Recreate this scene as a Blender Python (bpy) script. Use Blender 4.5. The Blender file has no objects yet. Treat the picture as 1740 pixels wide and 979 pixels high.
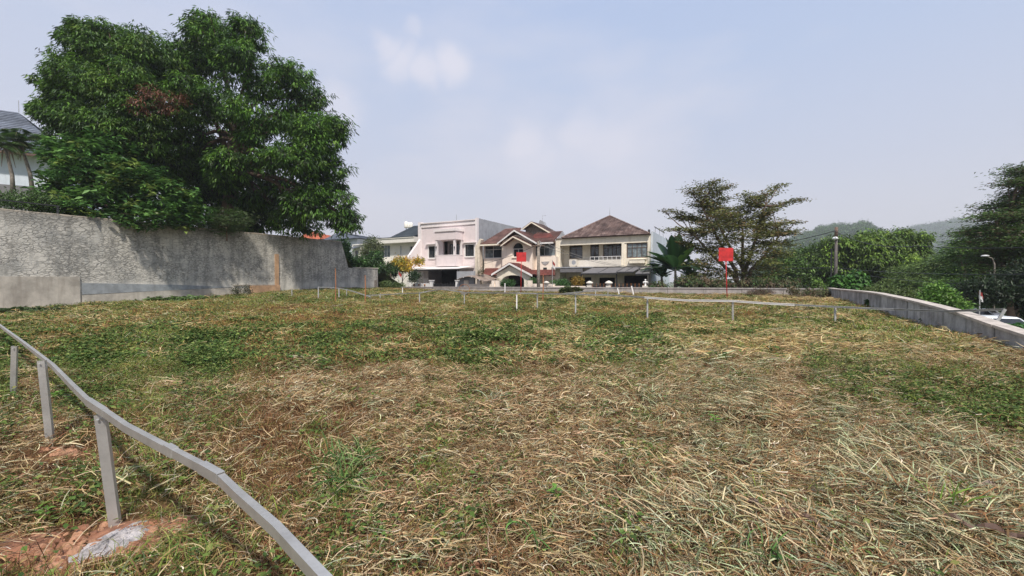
import bpy, math, random
import numpy as np
from math import radians as R, sin, cos, pi
from mathutils import Vector, Matrix
rng = np.random.default_rng(7)
random.seed(7)
SC = bpy.context.scene
COL = SC.collection

# ---------------------------------------------------------------- camera
EYE = 1.6
PITCH = R(1.06)
FPX = 730.0                      # focal length in photograph pixels (1740 wide)
cam = bpy.data.cameras.new('camera')
cam.sensor_width = 36.0
cam.lens = 36.0*FPX/1740.0
cam.clip_start = 0.05
cam.clip_end = 6000
camo = bpy.data.objects.new('camera', cam)
camo.location = (0, 0, EYE)
camo.rotation_euler = (R(90)-PITCH, 0, 0)
COL.objects.link(camo)
SC.camera = camo

# ---------------------------------------------------------------- exposure
SC.view_settings.view_transform = 'Standard'
SC.view_settings.look = 'None'
SC.view_settings.exposure = 0.08
SC.view_settings.gamma = 1.0

# ---------------------------------------------------------------- sun
SUN_EL, SUN_AZ = 55.0, 172.0     # azimuth measured from +Y towards +X (sun behind left shoulder)
sun = bpy.data.lights.new('sun', 'SUN')
sun.energy = 4.9
sun.angle = R(3.0)
sun.color = (1.0, 0.93, 0.84)
suno = bpy.data.objects.new('sun', sun)
sd = Vector((sin(R(SUN_AZ))*cos(R(SUN_EL)), cos(R(SUN_AZ))*cos(R(SUN_EL)), sin(R(SUN_EL))))
suno.rotation_euler = sd.to_track_quat('Z', 'Y').to_euler()
suno.location = (0, 0, 60)
COL.objects.link(suno)

# ---------------------------------------------------------------- node helpers
def nn(nt, t, **kw):
    n = nt.nodes.new(t)
    for k, v in kw.items():
        setattr(n, k, v)
    return n
def lk(nt, a, b): nt.links.new(a, b)
def mathn(nt, op, a, b=None, c=None, clamp=False):
    n = nn(nt, 'ShaderNodeMath', operation=op)
    n.use_clamp = clamp
    for i, x in enumerate((a, b, c)):
        if x is None: continue
        if isinstance(x, (int, float)): n.inputs[i].default_value = x
        else: lk(nt, x, n.inputs[i])
    return n.outputs[0]
def mixc(nt, f, a, b, blend='MIX'):
    n = nn(nt, 'ShaderNodeMix', data_type='RGBA', blend_type=blend)
    n.clamp_factor = True
    for s, x in ((n.inputs[0], f), (n.inputs[6], a), (n.inputs[7], b)):
        if isinstance(x, (int, float)): s.default_value = x
        elif isinstance(x, tuple): s.default_value = (*x[:3], 1)
        else: lk(nt, x, s)
    return n.outputs[2]
def ramp(nt, f, stops):
    n = nn(nt, 'ShaderNodeValToRGB')
    e = n.color_ramp.elements
    while len(e) < len(stops): e.new(0.5)
    for el, (p, c) in zip(e, stops):
        el.position = p
        el.color = (*c, 1) if isinstance(c, tuple) else (c, c, c, 1)
    lk(nt, f, n.inputs[0])
    return n.outputs[0]

# ---------------------------------------------------------------- world sky
def pix_dir(px, py):
    u = (px-870)/FPX; v = (489.5-py)/FPX
    d = Vector((u, cos(PITCH)+v*sin(PITCH), v*cos(PITCH)-sin(PITCH)))
    return d
W = bpy.data.worlds.new('World')
SC.world = W
W.use_nodes = True
nt = W.node_tree
nt.nodes.clear()
wo = nn(nt, 'ShaderNodeOutputWorld')
bg = nn(nt, 'ShaderNodeBackground')
bg.inputs[1].default_value = 0.1
lk(nt, bg.outputs[0], wo.inputs[0])
sky = nn(nt, 'ShaderNodeTexSky', sky_type='NISHITA')
sky.sun_disc = False
sky.sun_elevation = R(SUN_EL)
sky.sun_rotation = R(SUN_AZ)
sky.air_density = 1.2; sky.dust_density = 3.0; sky.ozone_density = 1.0
tc = nn(nt, 'ShaderNodeTexCoord')
sep = nn(nt, 'ShaderNodeSeparateXYZ'); lk(nt, tc.outputs['Generated'], sep.inputs[0])
hz = ramp(nt, sep.outputs[2], [(0.0, (8.2, 7.9, 8.3)), (0.10, (7.5, 7.4, 8.1)), (0.22, (6.4, 6.8, 8.2)), (0.42, (5.3, 6.3, 8.5)),
                               (0.70, (4.3, 5.6, 8.6)), (1.0, (3.2, 4.5, 7.6))])
# pale towards the left of the view as in the hazy air nearer the sun
left = mathn(nt, 'MULTIPLY_ADD', sep.outputs[0], -0.32, 0.05, clamp=True)
hz = mixc(nt, left, hz, (7.2, 7.2, 8.2))
skyc = mixc(nt, 0.86, sky.outputs[0], hz)
nz = nn(nt, 'ShaderNodeTexNoise'); nz.inputs['Scale'].default_value = 10; nz.inputs['Detail'].default_value = 5
lk(nt, tc.outputs['Generated'], nz.inputs['Vector'])
wv = nn(nt, 'ShaderNodeVectorMath', operation='MULTIPLY_ADD')
wv.inputs[1].default_value = (0.085, 0.085, 0.085)
lk(nt, nz.outputs['Color'], wv.inputs[0]); lk(nt, tc.outputs['Generated'], wv.inputs[2])
off = Vector((0.042, 0.042, 0.042))
clouds = [(655, 74, 26, .45), (685, 98, 34, .5), (725, 112, 34, .52), (765, 102, 32, .55), (697, 38, 20, .25),
          (885, 245, 42, .42), (905, 270, 55, .3), (985, 222, 50, .35), (1030, 250, 70, .3), (575, 185, 45, .4), (1000, 330, 160, .22)]
tot = None
for (cx, cy, r, s) in clouds:
    d = pix_dir(cx, cy); L = d.length
    dn = d.normalized() + off
    rr = r/FPX/L
    vd = nn(nt, 'ShaderNodeVectorMath', operation='DISTANCE')
    lk(nt, wv.outputs[0], vd.inputs[0]); vd.inputs[1].default_value = dn
    mr = nn(nt, 'ShaderNodeMapRange', interpolation_type='SMOOTHSTEP')
    lk(nt, vd.outputs['Value'], mr.inputs[0])
    mr.inputs[1].default_value = rr*0.25; mr.inputs[2].default_value = rr*1.35
    mr.inputs[3].default_value = s; mr.inputs[4].default_value = 0
    tot = mr.outputs[0] if tot is None else mathn(nt, 'MAXIMUM', tot, mr.outputs[0])
n2 = nn(nt, 'ShaderNodeTexNoise'); n2.inputs['Scale'].default_value = 2.3; n2.inputs['Detail'].default_value = 6
mp2 = nn(nt, 'ShaderNodeMapping'); mp2.inputs['Scale'].default_value = (1, 1, 2.6); lk(nt, tc.outputs['Generated'], mp2.inputs[0]); lk(nt, mp2.outputs[0], n2.inputs['Vector'])
skyc = mixc(nt, ramp(nt, n2.outputs[0], [(.45, 0.0), (.75, .55)]), skyc, (7.9, 7.6, 8.2))
skyc = mixc(nt, tot, skyc, (8.6, 8.2, 8.8))
lk(nt, skyc, bg.inputs[0])

# ---------------------------------------------------------------- measuring helpers
def AT(px, py, d):
    r = pix_dir(px, py)
    return Vector((r.x/r.y*d, d, EYE + r.z/r.y*d))
CA, SA = cos(R(28)), sin(R(28))       # the plot lies 28 degrees askew to the view
def to_ab(x, y): return x*CA - y*SA, x*SA + y*CA
def to_xy(a, b): return a*CA + b*SA, -a*SA + b*CA
def on_b(px, py, B):
    r = pix_dir(px, py); d = B/(SA*r.x/r.y + CA); p = AT(px, py, d)
    return to_ab(p.x, p.y)[0], p.z, d
def on_a(px, py, A):
    r = pix_dir(px, py); d = A/(CA*r.x/r.y - SA); p = AT(px, py, d)
    return to_ab(p.x, p.y)[1], p.z, d

A_L, A_R, B_F = -32.2, 4.9, 33.1      # field edges: left wall, right wall, far wall

# ---------------------------------------------------------------- ground height
ctrl = []
for y in (0, 2.5, 5, 8):
    for x in (-12, -6, 0, 5):
        if not (y == 8 and x == 5): ctrl.append((x, y, 0.0))
ctrl += [(-18, 0, 0), (-22, 8, 0), (0, -6, 0), (-10, -6, 0), (8, 0, 0.1), (9, -5, .1)]
for (px, py, d) in [(1419, 551, 14), (1245, 548, 15), (1100, 545, 16), (978, 533.6, 18.5), (878, 527, 20.5), (713, 514.5, 25.5),
                    (541, 507, 27), (1236, 507, 24.5), (870, 497, 36), (1105, 499, 32), (1370, 501, 27.6), (642, 490, 43),
                    (1412, 508, 26), (1480, 518, 20), (1560, 541, 14.5), (1640, 565, 11), (1740, 594, 8.6), (750, 494, 39), (1000, 498, 33.5)]:
    p = AT(px, py, d); ctrl.append((p.x, p.y, p.z))
for (px, py) in [(0, 530), (130, 518), (300, 510), (395, 502), (475, 495), (580, 490)]:
    r = on_a(px, py, A_L); x, y = to_xy(A_L, r[0]); ctrl.append((x, y, r[1]))
ctrl = np.array(ctrl)
def _phi(r): return np.sqrt(r*r+4.0)
_K = _phi(np.hypot(ctrl[:, None, 0]-ctrl[None, :, 0], ctrl[:, None, 1]-ctrl[None, :, 1]))
_m = ctrl[:, 2].mean()
_w = np.linalg.solve(_K + np.eye(len(ctrl))*(-0.25), ctrl[:, 2]-_m)
def vnoise(x, y, seed=0):
    x = np.asarray(x, float)+seed*17.3; y = np.asarray(y, float)+seed*9.1
    xi = np.floor(x); yi = np.floor(y); fx = x-xi; fy = y-yi
    fx = fx*fx*(3-2*fx); fy = fy*fy*(3-2*fy)
    def h(i, j):
        s = np.sin(i*127.1+j*311.7+seed*3.7)*43758.5453
        return s-np.floor(s)
    return (h(xi, yi)*(1-fx)+h(xi+1, yi)*fx)*(1-fy)+(h(xi, yi+1)*(1-fx)+h(xi+1, yi+1)*fx)*fy
def ground_z(x, y):
    x = np.asarray(x, float); y = np.asarray(y, float)
    z = np.full(x.shape, _m)
    for i in range(len(ctrl)):
        z = z + _w[i]*_phi(np.hypot(x-ctrl[i, 0], y-ctrl[i, 1]))
    z = np.clip(z, -.25, 1.3)
    z = z + (vnoise(x*.45, y*.45, 1)-.5)*.10 + (vnoise(x*1.7, y*1.7, 2)-.5)*.08 + (vnoise(x*5, y*5, 3)-.5)*.06
    return z
def gz(x, y): return float(ground_z(np.array([x]), np.array([y]))[0])
def on_ground(px, py):
    r = pix_dir(px, py); ux = r.x/r.y; uz = r.z/r.y
    ds = np.arange(1.0, 46, 0.05)
    zz = ground_z(ux*ds, ds)
    k = np.argmax((EYE+uz*ds) <= zz)
    d = ds[k] if (EYE+uz*ds[k]) <= zz[k] else 36.0
    return Vector((ux*d, d, float(ground_z(np.array([ux*d]), np.array([d]))[0])))

# ---------------------------------------------------------------- object helpers
def tag(o, label=None, cat=None, group=None, kind=None):
    if label: o['label'] = label
    if cat: o['category'] = cat
    if group: o['group'] = group
    if kind: o['kind'] = kind
    return o
def empty(name, loc, rz=0.0, label=None, cat=None, group=None):
    o = bpy.data.objects.new(name, None)
    o.location = loc; o.rotation_euler = (0, 0, rz)
    o.empty_display_size = .3
    COL.objects.link(o)
    return tag(o, label, cat, group)
def link(name, me, mat=None, parent=None, smooth=False):
    o = bpy.data.objects.new(name, me)
    COL.objects.link(o)
    if mat is not None and len(me.materials) == 0: me.materials.append(mat)
    if parent is not None: o.parent = parent
    if smooth: me.polygons.foreach_set('use_smooth', [True]*len(me.polygons))
    return o
def copy_tree(o, parent=None):
    c = o.copy(); COL.objects.link(c)
    if parent is not None: c.parent = parent
    for ch in list(o.children): copy_tree(ch, c)
    return c
class MB:
    def __init__(s): s.v = []; s.f = []
    def add(s, vs, fs):
        n = len(s.v); s.v += [tuple(v) for v in vs]; s.f += [tuple(i+n for i in f) for f in fs]; return s
    def box(s, x0, x1, y0, y1, z0, z1):
        if x0 > x1: x0, x1 = x1, x0
        if y0 > y1: y0, y1 = y1, y0
        if z0 > z1: z0, z1 = z1, z0
        return s.add([(x0, y0, z0), (x1, y0, z0), (x1, y1, z0), (x0, y1, z0), (x0, y0, z1), (x1, y0, z1), (x1, y1, z1), (x0, y1, z1)],
                     [(0, 3, 2, 1), (4, 5, 6, 7), (0, 1, 5, 4), (1, 2, 6, 5), (2, 3, 7, 6), (3, 0, 4, 7)])
    def prism(s, pts, y0, y1):           # outline in XZ, extruded along Y
        n = len(pts)
        vs = [(p[0], y0, p[1]) for p in pts]+[(p[0], y1, p[1]) for p in pts]
        fs = [tuple(range(n)), tuple(range(2*n-1, n-1, -1))]+[(i, i+n, (i+1) % n+n, (i+1) % n) for i in range(n)]
        return s.add(vs, fs)
    def prismx(s, pts, x0, x1):          # outline in YZ, extruded along X
        n = len(pts)
        vs = [(x0, p[0], p[1]) for p in pts]+[(x1, p[0], p[1]) for p in pts]
        fs = [tuple(range(n)), tuple(range(2*n-1, n-1, -1))]+[(i, i+n, (i+1) % n+n, (i+1) % n) for i in range(n)]
        return s.add(vs, fs)
    def slab(s, quad, t):                # thick sheet under four corners
        q = [Vector(p) for p in quad]; m = [p-Vector((0, 0, t)) for p in q]
        n = len(q)
        return s.add(q+m, [tuple(range(n)), tuple(range(2*n-1, n-1, -1))]+[(i, i+n, (i+1) % n+n, (i+1) % n) for i in range(n)])
    def tube(s, pts, rad, n=6, cap=True):
        pts = [Vector(p) for p in pts]
        if not hasattr(rad, '__len__'): rad = [rad]*len(pts)
        rings = []; up = Vector((0, 0, 1))
        prev = None
        for i, p in enumerate(pts):
            t = (pts[min(i+1, len(pts)-1)]-pts[max(i-1, 0)])
            t = t.normalized() if t.length > 1e-9 else Vector((0, 0, 1))
            if prev is None:
                a = t.orthogonal().normalized()
            else:
                a = (prev-t*prev.dot(t)); a = a.normalized() if a.length > 1e-6 else t.orthogonal().normalized()
            prev = a; b = t.cross(a)
            rings.append([p+(a*cos(2*pi*k/n)+b*sin(2*pi*k/n))*rad[i] for k in range(n)])
        vs = [v for r in rings for v in r]; fs = []
        for i in range(len(pts)-1):
            for k in range(n):
                k2 = (k+1) % n
                fs.append((i*n+k, i*n+k2, (i+1)*n+k2, (i+1)*n+k))
        if cap: fs += [tuple(range(n-1, -1, -1)), tuple(range((len(pts)-1)*n, len(pts)*n))]
        return s.add(vs, fs)
    def rev(s, prof, c=(0, 0, 0), n=14):  # prof: (r, z)
        vs = []; fs = []
        for (r, z) in prof:
            for k in range(n): vs.append((c[0]+r*cos(2*pi*k/n), c[1]+r*sin(2*pi*k/n), c[2]+z))
        for i in range(len(prof)-1):
            for k in range(n):
                k2 = (k+1) % n; fs.append((i*n+k, i*n+k2, (i+1)*n+k2, (i+1)*n+k))
        fs += [tuple(range(n-1, -1, -1)), tuple(range((len(prof)-1)*n, len(prof)*n))]
        return s.add(vs, fs)
    def holes(s, x0, x1, z0, z1, y0, y1, holes):   # a wall from y0 (front) to y1 with rectangular openings
        xs = sorted(set([x0, x1]+[min(max(h[i], x0), x1) for h in holes for i in (0, 1)]))
        zs = sorted(set([z0, z1]+[min(max(h[i], z0), z1) for h in holes for i in (2, 3)]))
        def solid(i, j):
            if i < 0 or j < 0 or i >= len(xs)-1 or j >= len(zs)-1: return False
            cx = (xs[i]+xs[i+1])/2; cz = (zs[j]+zs[j+1])/2
            return not any(h[0] < cx < h[1] and h[2] < cz < h[3] for h in holes)
        for i in range(len(xs)-1):
            for j in range(len(zs)-1):
                if not solid(i, j): continue
                a, b, c, d = xs[i], xs[i+1], zs[j], zs[j+1]
                s.add([(a, y0, c), (b, y0, c), (b, y0, d), (a, y0, d)], [(0, 1, 2, 3)])
                s.add([(a, y1, c), (b, y1, c), (b, y1, d), (a, y1, d)], [(3, 2, 1, 0)])
                if not solid(i-1, j): s.add([(a, y0, c), (a, y1, c), (a, y1, d), (a, y0, d)], [(3, 2, 1, 0)])
                if not solid(i+1, j): s.add([(b, y0, c), (b, y1, c), (b, y1, d), (b, y0, d)], [(0, 1, 2, 3)])
                if not solid(i, j-1): s.add([(a, y0, c), (b, y0, c), (b, y1, c), (a, y1, c)], [(3, 2, 1, 0)])
                if not solid(i, j+1): s.add([(a, y0, d), (b, y0, d), (b, y1, d), (a, y1, d)], [(0, 1, 2, 3)])
        return s
    def mesh(s, name='m'):
        me = bpy.data.meshes.new(name); me.from_pydata(s.v, [], s.f); me.update()
        return me
    def build(s, name, mat, parent=None, smooth=False, label=None):
        o = link(name, s.mesh(name), mat, parent, smooth)
        if label: o['label'] = label
        return o
def np_mesh(name, verts, faces, cols=None):
    """fast mesh from arrays: verts Nx3, faces Mx3 or Mx4"""
    me = bpy.data.meshes.new(name)
    verts = np.ascontiguousarray(verts, dtype=np.float32); faces = np.ascontiguousarray(faces, dtype=np.int32)
    k = faces.shape[1]
    me.vertices.add(len(verts)); me.vertices.foreach_set('co', verts.ravel())
    me.loops.add(faces.size); me.loops.foreach_set('vertex_index', faces.ravel())
    me.polygons.add(len(faces)); me.polygons.foreach_set('loop_start', np.arange(0, faces.size, k, dtype=np.int32))
    if cols is not None:
        at = me.color_attributes.new('Col', 'FLOAT_COLOR', 'POINT')
        c4 = np.ones((len(verts), 4), np.float32); c4[:, :3] = cols
        at.data.foreach_set('color', c4.ravel())
    me.update(calc_edges=True)
    return me

# ---------------------------------------------------------------- materials
def pmat(name, col, rough=.8, var=.12, scale=3.0, bump=.0, bscale=30.0, metal=0.0, streak=0.0, col2=None, spec=.5, dirt=None):
    m = bpy.data.materials.new(name); m.use_nodes = True; nt = m.node_tree
    bs = nt.nodes['Principled BSDF']
    geo = nn(nt, 'ShaderNodeNewGeometry')
    n1 = nn(nt, 'ShaderNodeTexNoise'); n1.inputs['Scale'].default_value = scale; n1.inputs['Detail'].default_value = 6; n1.inputs['Roughness'].default_value = .65
    lk(nt, geo.outputs['Position'], n1.inputs['Vector'])
    lo = tuple(max(0, c*(1-var*1.6)) for c in col); hi = tuple(min(1, c*(1+var)) for c in col)
    if col2: lo = col2
    c = ramp(nt, n1.outputs[0], [(.32, lo), (.62, hi)])
    if streak > 0:     # vertical rain stains
        mp = nn(nt, 'ShaderNodeMapping'); mp.inputs['Scale'].default_value = (2.2, 2.2, .22)
        lk(nt, geo.outputs['Position'], mp.inputs[0])
        n2 = nn(nt, 'ShaderNodeTexNoise'); n2.inputs['Scale'].default_value = 2.0; n2.inputs['Detail'].default_value = 5
        lk(nt, mp.outputs[0], n2.inputs['Vector'])
        f = ramp(nt, n2.outputs[0], [(.48, 0.0), (.72, 1.0)])
        f = mathn(nt, 'MULTIPLY', f, streak)
        dc = dirt if dirt else tuple(x*.45 for x in col)
        c = mixc(nt, f, c, dc)
    lk(nt, c, bs.inputs['Base Color'])
    bs.inputs['Roughness'].default_value = rough; bs.inputs['Metallic'].default_value = metal
    bs.inputs['Specular IOR Level'].default_value = spec
    if bump > 0:
        n3 = nn(nt, 'ShaderNodeTexNoise'); n3.inputs['Scale'].default_value = bscale; n3.inputs['Detail'].default_value = 4
        lk(nt, geo.outputs['Position'], n3.inputs['Vector'])
        bp = nn(nt, 'ShaderNodeBump'); bp.inputs['Strength'].default_value = bump; bp.inputs['Distance'].default_value = .02
        lk(nt, n3.outputs[0], bp.inputs['Height']); lk(nt, bp.outputs[0], bs.inputs['Normal'])
    return m
def leafmat(name, trans=.3, rough=.5, sat=1.0, spec=.35):
    m = bpy.data.materials.new(name); m.use_nodes = True; nt = m.node_tree
    bs = nt.nodes['Principled BSDF']; out = nt.nodes['Material Output']
    at = nn(nt, 'ShaderNodeAttribute'); at.attribute_name = 'Col'
    oi = nn(nt, 'ShaderNodeObjectInfo')
    hs = nn(nt, 'ShaderNodeHueSaturation')
    lk(nt, at.outputs['Color'], hs.inputs['Color'])
    lk(nt, mathn(nt, 'MULTIPLY_ADD', oi.outputs['Random'], .3, .85), hs.inputs['Value'])
    hs.inputs['Saturation'].default_value = sat
    lk(nt, hs.outputs[0], bs.inputs['Base Color'])
    bs.inputs['Roughness'].default_value = rough
    bs.inputs['Specular IOR Level'].default_value = spec
    if trans > 0:
        tr = nn(nt, 'ShaderNodeBsdfTranslucent'); lk(nt, hs.outputs[0], tr.inputs[0])
        mx = nn(nt, 'ShaderNodeMixShader'); mx.inputs[0].default_value = trans
        lk(nt, bs.outputs[0], mx.inputs[1]); lk(nt, tr.outputs[0], mx.inputs[2]); lk(nt, mx.outputs[0], out.inputs[0])
    return m
M = {}
M['leaf'] = leafmat('leaf_green', .28, .45)
M['blade'] = leafmat('grass_blade', .2, .75, spec=.15)
M['bark'] = pmat('bark', (.15, .10, .075), .9, .3, 6, .6, 20)
M['bark_grey'] = pmat('bark_grey', (.22, .19, .16), .9, .3, 6, .5, 20)
M['glass'] = pmat('window_glass_dark', (.025, .03, .036), .08, .3, 1.2, spec=.8)
M['glass_grey'] = pmat('window_glass_curtained', (.15, .18, .19), .15, .4, 2.5, spec=.6)
M['white'] = pmat('white_paint', (.74, .72, .70), .6, .05, 2, 0, streak=.25, dirt=(.45, .43, .40))
M['pink'] = pmat('pale_pink_render', (.67, .585, .58), .75, .04, 2, .1, streak=.12, dirt=(.50, .40, .38))
M['pinkw'] = pmat('pinkish_white_trim', (.74, .68, .67), .7, .04, 2, streak=.15, dirt=(.5, .46, .44))
M['cream'] = pmat('cream_render', (.80, .73, .60), .75, .06, 2, .1, streak=.25, dirt=(.50, .41, .29))
M['beige'] = pmat('beige_pink_render', (.86, .745, .63), .8, .05, 2, .1, streak=.18, dirt=(.38, .30, .23))
M['grey'] = pmat('grey_render', (.33, .34, .36), .85, .1, 1.5, .15, streak=.3)
M['bluewhite'] = pmat('sky_tinted_white_render', (.55, .60, .66), .8, .05, 2, streak=.2)  # white with the blue cast of sky-lit shade mixed into the colour
M['darkgrey'] = pmat('dark_grey_roof', (.045, .055, .065), .55, .2, 3)
M['canopy_grey'] = pmat('grey_canopy_sheet', (.15, .145, .15), .5, .12, 3)
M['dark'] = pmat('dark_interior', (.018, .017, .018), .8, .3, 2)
M['black'] = pmat('black_metal', (.02, .02, .022), .45, .2, 5)
M['wood'] = pmat('brown_wood_frame', (.10, .055, .035), .6, .2, 8)
M['metal'] = pmat('galvanised_steel', (.52, .51, .485), .38, .10, 5, .06, 60, metal=.6, streak=.12, dirt=(.30, .28, .26))
M['metal_pale'] = pmat('pale_steel', (.43, .43, .42), .5, .12, 9, metal=.3)
M['red'] = pmat('red_paint', (.50, .022, .022), .55, .22, 3, .1, 12, streak=.4, dirt=(.38, .03, .03))
M['rust'] = pmat('rusty_wood_stake', (.33, .14, .06), .85, .25, 12)
M['asphalt'] = pmat('asphalt', (.06, .06, .06), .9, .2, 8, .3, 60)
M['carwhite'] = pmat('white_car_paint', (.72, .76, .80), .25, .02, 2, spec=.7)
M['tyre'] = pmat('tyre_rubber', (.02, .02, .02), .9, .1, 5)
M['lamp'] = pmat('lamp_glass', (.75, .75, .75), .3, .05, 5)
M['concrete'] = pmat('rough_concrete', (.38, .36, .35), .95, .22, 9, .8, 45, streak=.2)
M['soil'] = pmat('red_soil', (.22, .10, .055), .95, .45, 7, .9, 30, col2=(.13, .06, .035))
M['soil_pale'] = pmat('orange_clay', (.36, .19, .11), .95, .3, 12, .6, 40)
# ================================================================ SETTING
def smooth(x, a, b):
    t = np.clip((x-a)/(b-a), 0, 1); return t*t*(3-2*t)
# ---- the wide ground outside the plot
def outer_z(a, b):
    z = np.full(np.shape(a), -.15)
    z = z - 1.45*smooth(a, 4, 8)*(1-smooth(b, 36, 60)*.3)
    z = z - 6.5*smooth(a, 14, 42)
    z = z - 6.0*smooth(b, 75, 140)*(1-smooth(a, 14, 42)*.6)
    inside = (a > A_L-.5) & (a < A_R+1) & (b < B_F+.4)
    z = np.where(inside, np.minimum(z, -1.3), z)
    z = z - 1.0*smooth(-b, 8, 20)*0
    return z
g1 = np.concatenate([-np.geomspace(60, 1700, 12)[::-1], np.arange(-56, 57, 2.0), np.geomspace(60, 1700, 12)])
GA, GB = np.meshgrid(g1, g1, indexing='ij')
gx, gy = to_xy(GA, GB)
gzz = outer_z(GA, GB)
n = len(g1)
idx = np.arange(n*n).reshape(n, n)
fc = np.stack([idx[:-1, :-1], idx[1:, :-1], idx[1:, 1:], idx[:-1, 1:]], -1).reshape(-1, 4)
M['scrub'] = pmat('scrub_ground', (.10, .12, .045), .95, .4, .6, .5, 8, col2=(.06, .075, .03))
tag(link('ground', np_mesh('ground', np.stack([gx, gy, gzz], -1).reshape(-1, 3), fc), M['scrub']), kind='structure')

# ---- the plot itself
masks = {'hay': [], 'straw': [], 'green': [], 'weed': [], 'brown': [], 'bare': []}
def blob(kind, px, py, rx, ry, w):
    w = w*{'straw': .6, 'weed': .62, 'green': .8, 'brown': 1.1, 'bare': 1.0, 'hay': .5}[kind]
    p = on_ground(px, py); d = p.y
    masks[kind].append((p.x, p.y, max(rx*d/FPX, .15), max(ry*d*d/(FPX*1.5), .15), w))
for args in [('straw', 1350, 880, 420, 160, 1.6), ('straw', 1100, 660, 190, 60, 1.2), ('straw', 730, 655, 110, 18, 3.5), ('straw', 1000, 800, 240, 110, .9),
             ('straw', 1180, 600, 130, 22, 1.6), ('straw', 1250, 567, 150, 14, 1.5), ('straw', 480, 660, 150, 10, 3.0), ('straw', 1400, 610, 200, 18, .8),
             ('straw', 1400, 700, 120, 40, 1.3), ('straw', 1660, 800, 160, 120, 1.4), ('straw', 845, 690, 50, 22, 1.5), ('straw', 1500, 545, 130, 10, .9),
             ('straw', 120, 548, 90, 4, 1.2), ('straw', 1230, 506, 200, 4, 1.3), ('straw', 700, 790, 120, 60, .5), ('straw', 1560, 590, 160, 16, .5),
             ('straw', 60, 740, 50, 14, 1.0), ('straw', 1350, 640, 150, 22, .9), ('straw', 650, 700, 100, 15, .7),
             ('green', 400, 507, 240, 10, 1.6), ('green', 620, 520, 200, 9, .8), ('green', 1050, 540, 260, 10, .8), ('green', 620, 800, 60, 45, 2.5), ('green', 330, 880, 150, 70, 1.6), ('brown', 430, 800, 140, 60, 1.2), ('green', 300, 660, 160, 14, 1.0),
             ('green', 1600, 560, 160, 18, 1.0), ('green', 100, 880, 120, 40, 1.0), ('green', 250, 950, 90, 30, .9), ('green', 1550, 620, 200, 30, .6),
             ('green', 60, 640, 100, 25, .9), ('green', 180, 590, 200, 20, .6),
             ('weed', 300, 575, 320, 26, 1.1), ('weed', 420, 622, 230, 22, 1.0), ('weed', 850, 575, 220, 22, .9), ('weed', 1590, 655, 120, 34, 7.0), ('weed', 1520, 640, 60, 20, 3.0), ('hay', 1390, 760, 170, 45, 4.0), ('hay', 1480, 880, 260, 50, 3.5), ('hay', 1130, 610, 90, 30, 2.5), ('hay', 1230, 680, 110, 35, 2.5), ('hay', 1670, 830, 120, 60, 2.5), ('hay', 1280, 950, 150, 40, 2.5), ('hay', 1050, 860, 60, 50, 1.8), ('hay', 830, 750, 60, 30, 1.2), ('hay', 700, 820, 40, 50, 1.2),
             ('weed', 1660, 695, 60, 18, 4.0), ('weed', 600, 890, 110, 50, 1.3), ('weed', 100, 690, 50, 12, .9), ('weed', 960, 560, 160, 12, .6),
             ('weed', 1100, 560, 80, 8, .8), ('weed', 1150, 950, 50, 30, .5), ('weed', 150, 860, 70, 30, .8), ('weed', 900, 530, 70, 8, .9),
             ('weed', 250, 640, 200, 16, .7), ('weed', 1400, 660, 70, 16, .5),
             ('brown', 400, 725, 220, 55, 1.4), ('brown', 600, 530, 260, 8, 1.8), ('brown', 800, 610, 130, 22, 1.2), ('brown', 880, 900, 200, 70, .9),
             ('brown', 1130, 700, 80, 40, .7), ('brown', 960, 740, 120, 40, .6), ('brown', 150, 600, 120, 10, .6), ('brown', 1600, 720, 120, 16, .8),
             ('brown', 500, 800, 120, 60, .8), ('brown', 1000, 545, 150, 10, .7), ('brown', 300, 555, 160, 8, .9),
             ('bare', 20, 935, 90, 16, 9.0), ('bare', 110, 772, 34, 7, 6), ('bare', 760, 600, 80, 7, 2.6), ('bare', 700, 570, 70, 5, 2.2), ('bare', 880, 590, 50, 5, 1.2), ('brown', 560, 540, 160, 6, 2.0),
             ('bare', 330, 690, 45, 10, .9), ('bare', 215, 900, 75, 12, 7.0), ('bare', 150, 965, 60, 12, 5.0), ('bare', 870, 960, 120, 30, .8), ('bare', 450, 640, 50, 5, .5),
             ('bare', 800, 740, 60, 15, .5), ('bare', 1040, 820, 60, 20, .5), ('bare', 1570, 700, 60, 8, .7)]:
    blob(*args)
base_w = {'straw': .15, 'green': .26, 'weed': .10, 'brown': .48, 'bare': .05, 'hay': .02}
def weights(x, y):
    out = {}
    wx = x + (vnoise(x*.5, y*.5, 11)-.5)*1.6*np.clip(y/8, .25, 1.5); wy = y + (vnoise(x*.5, y*.5, 12)-.5)*1.6*np.clip(y/8, .25, 1.5)
    far = np.clip(y/7, .35, 1.6)
    for i, k in enumerate(base_w):
        w = np.zeros(np.shape(x))
        for (cx, cy, rx, ry, s) in masks[k]:
            w = w + s*np.exp(-.5*(((wx-cx)/rx)**2+((wy-cy)/ry)**2))
        nz = vnoise(x*1.1/far, y*.8/far, 20+i)*.45+vnoise(x*3.1/far, y*2.6/far, 30+i)*.55
        q = np.clip(.06+(nz*1.75)**4.2, 0, 4.0)
        w = base_w[k]*q+w*(.22+.78*q)
        out[k] = w
    t = sum(out.values())
    for k in out: out[k] = out[k]/t
    return out
fa = np.concatenate([np.arange(A_L, -14, .30), np.arange(-14, A_R+.05, .16)])
fb = np.concatenate([np.arange(-9, 14, .16), np.arange(14, B_F+.2, .30)])
FA_, FB_ = np.meshgrid(fa, fb, indexing='ij')
fx, fy = to_xy(FA_, FB_)
fz = ground_z(fx, fy)
idx = np.arange(fx.size).reshape(fx.shape)
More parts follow.
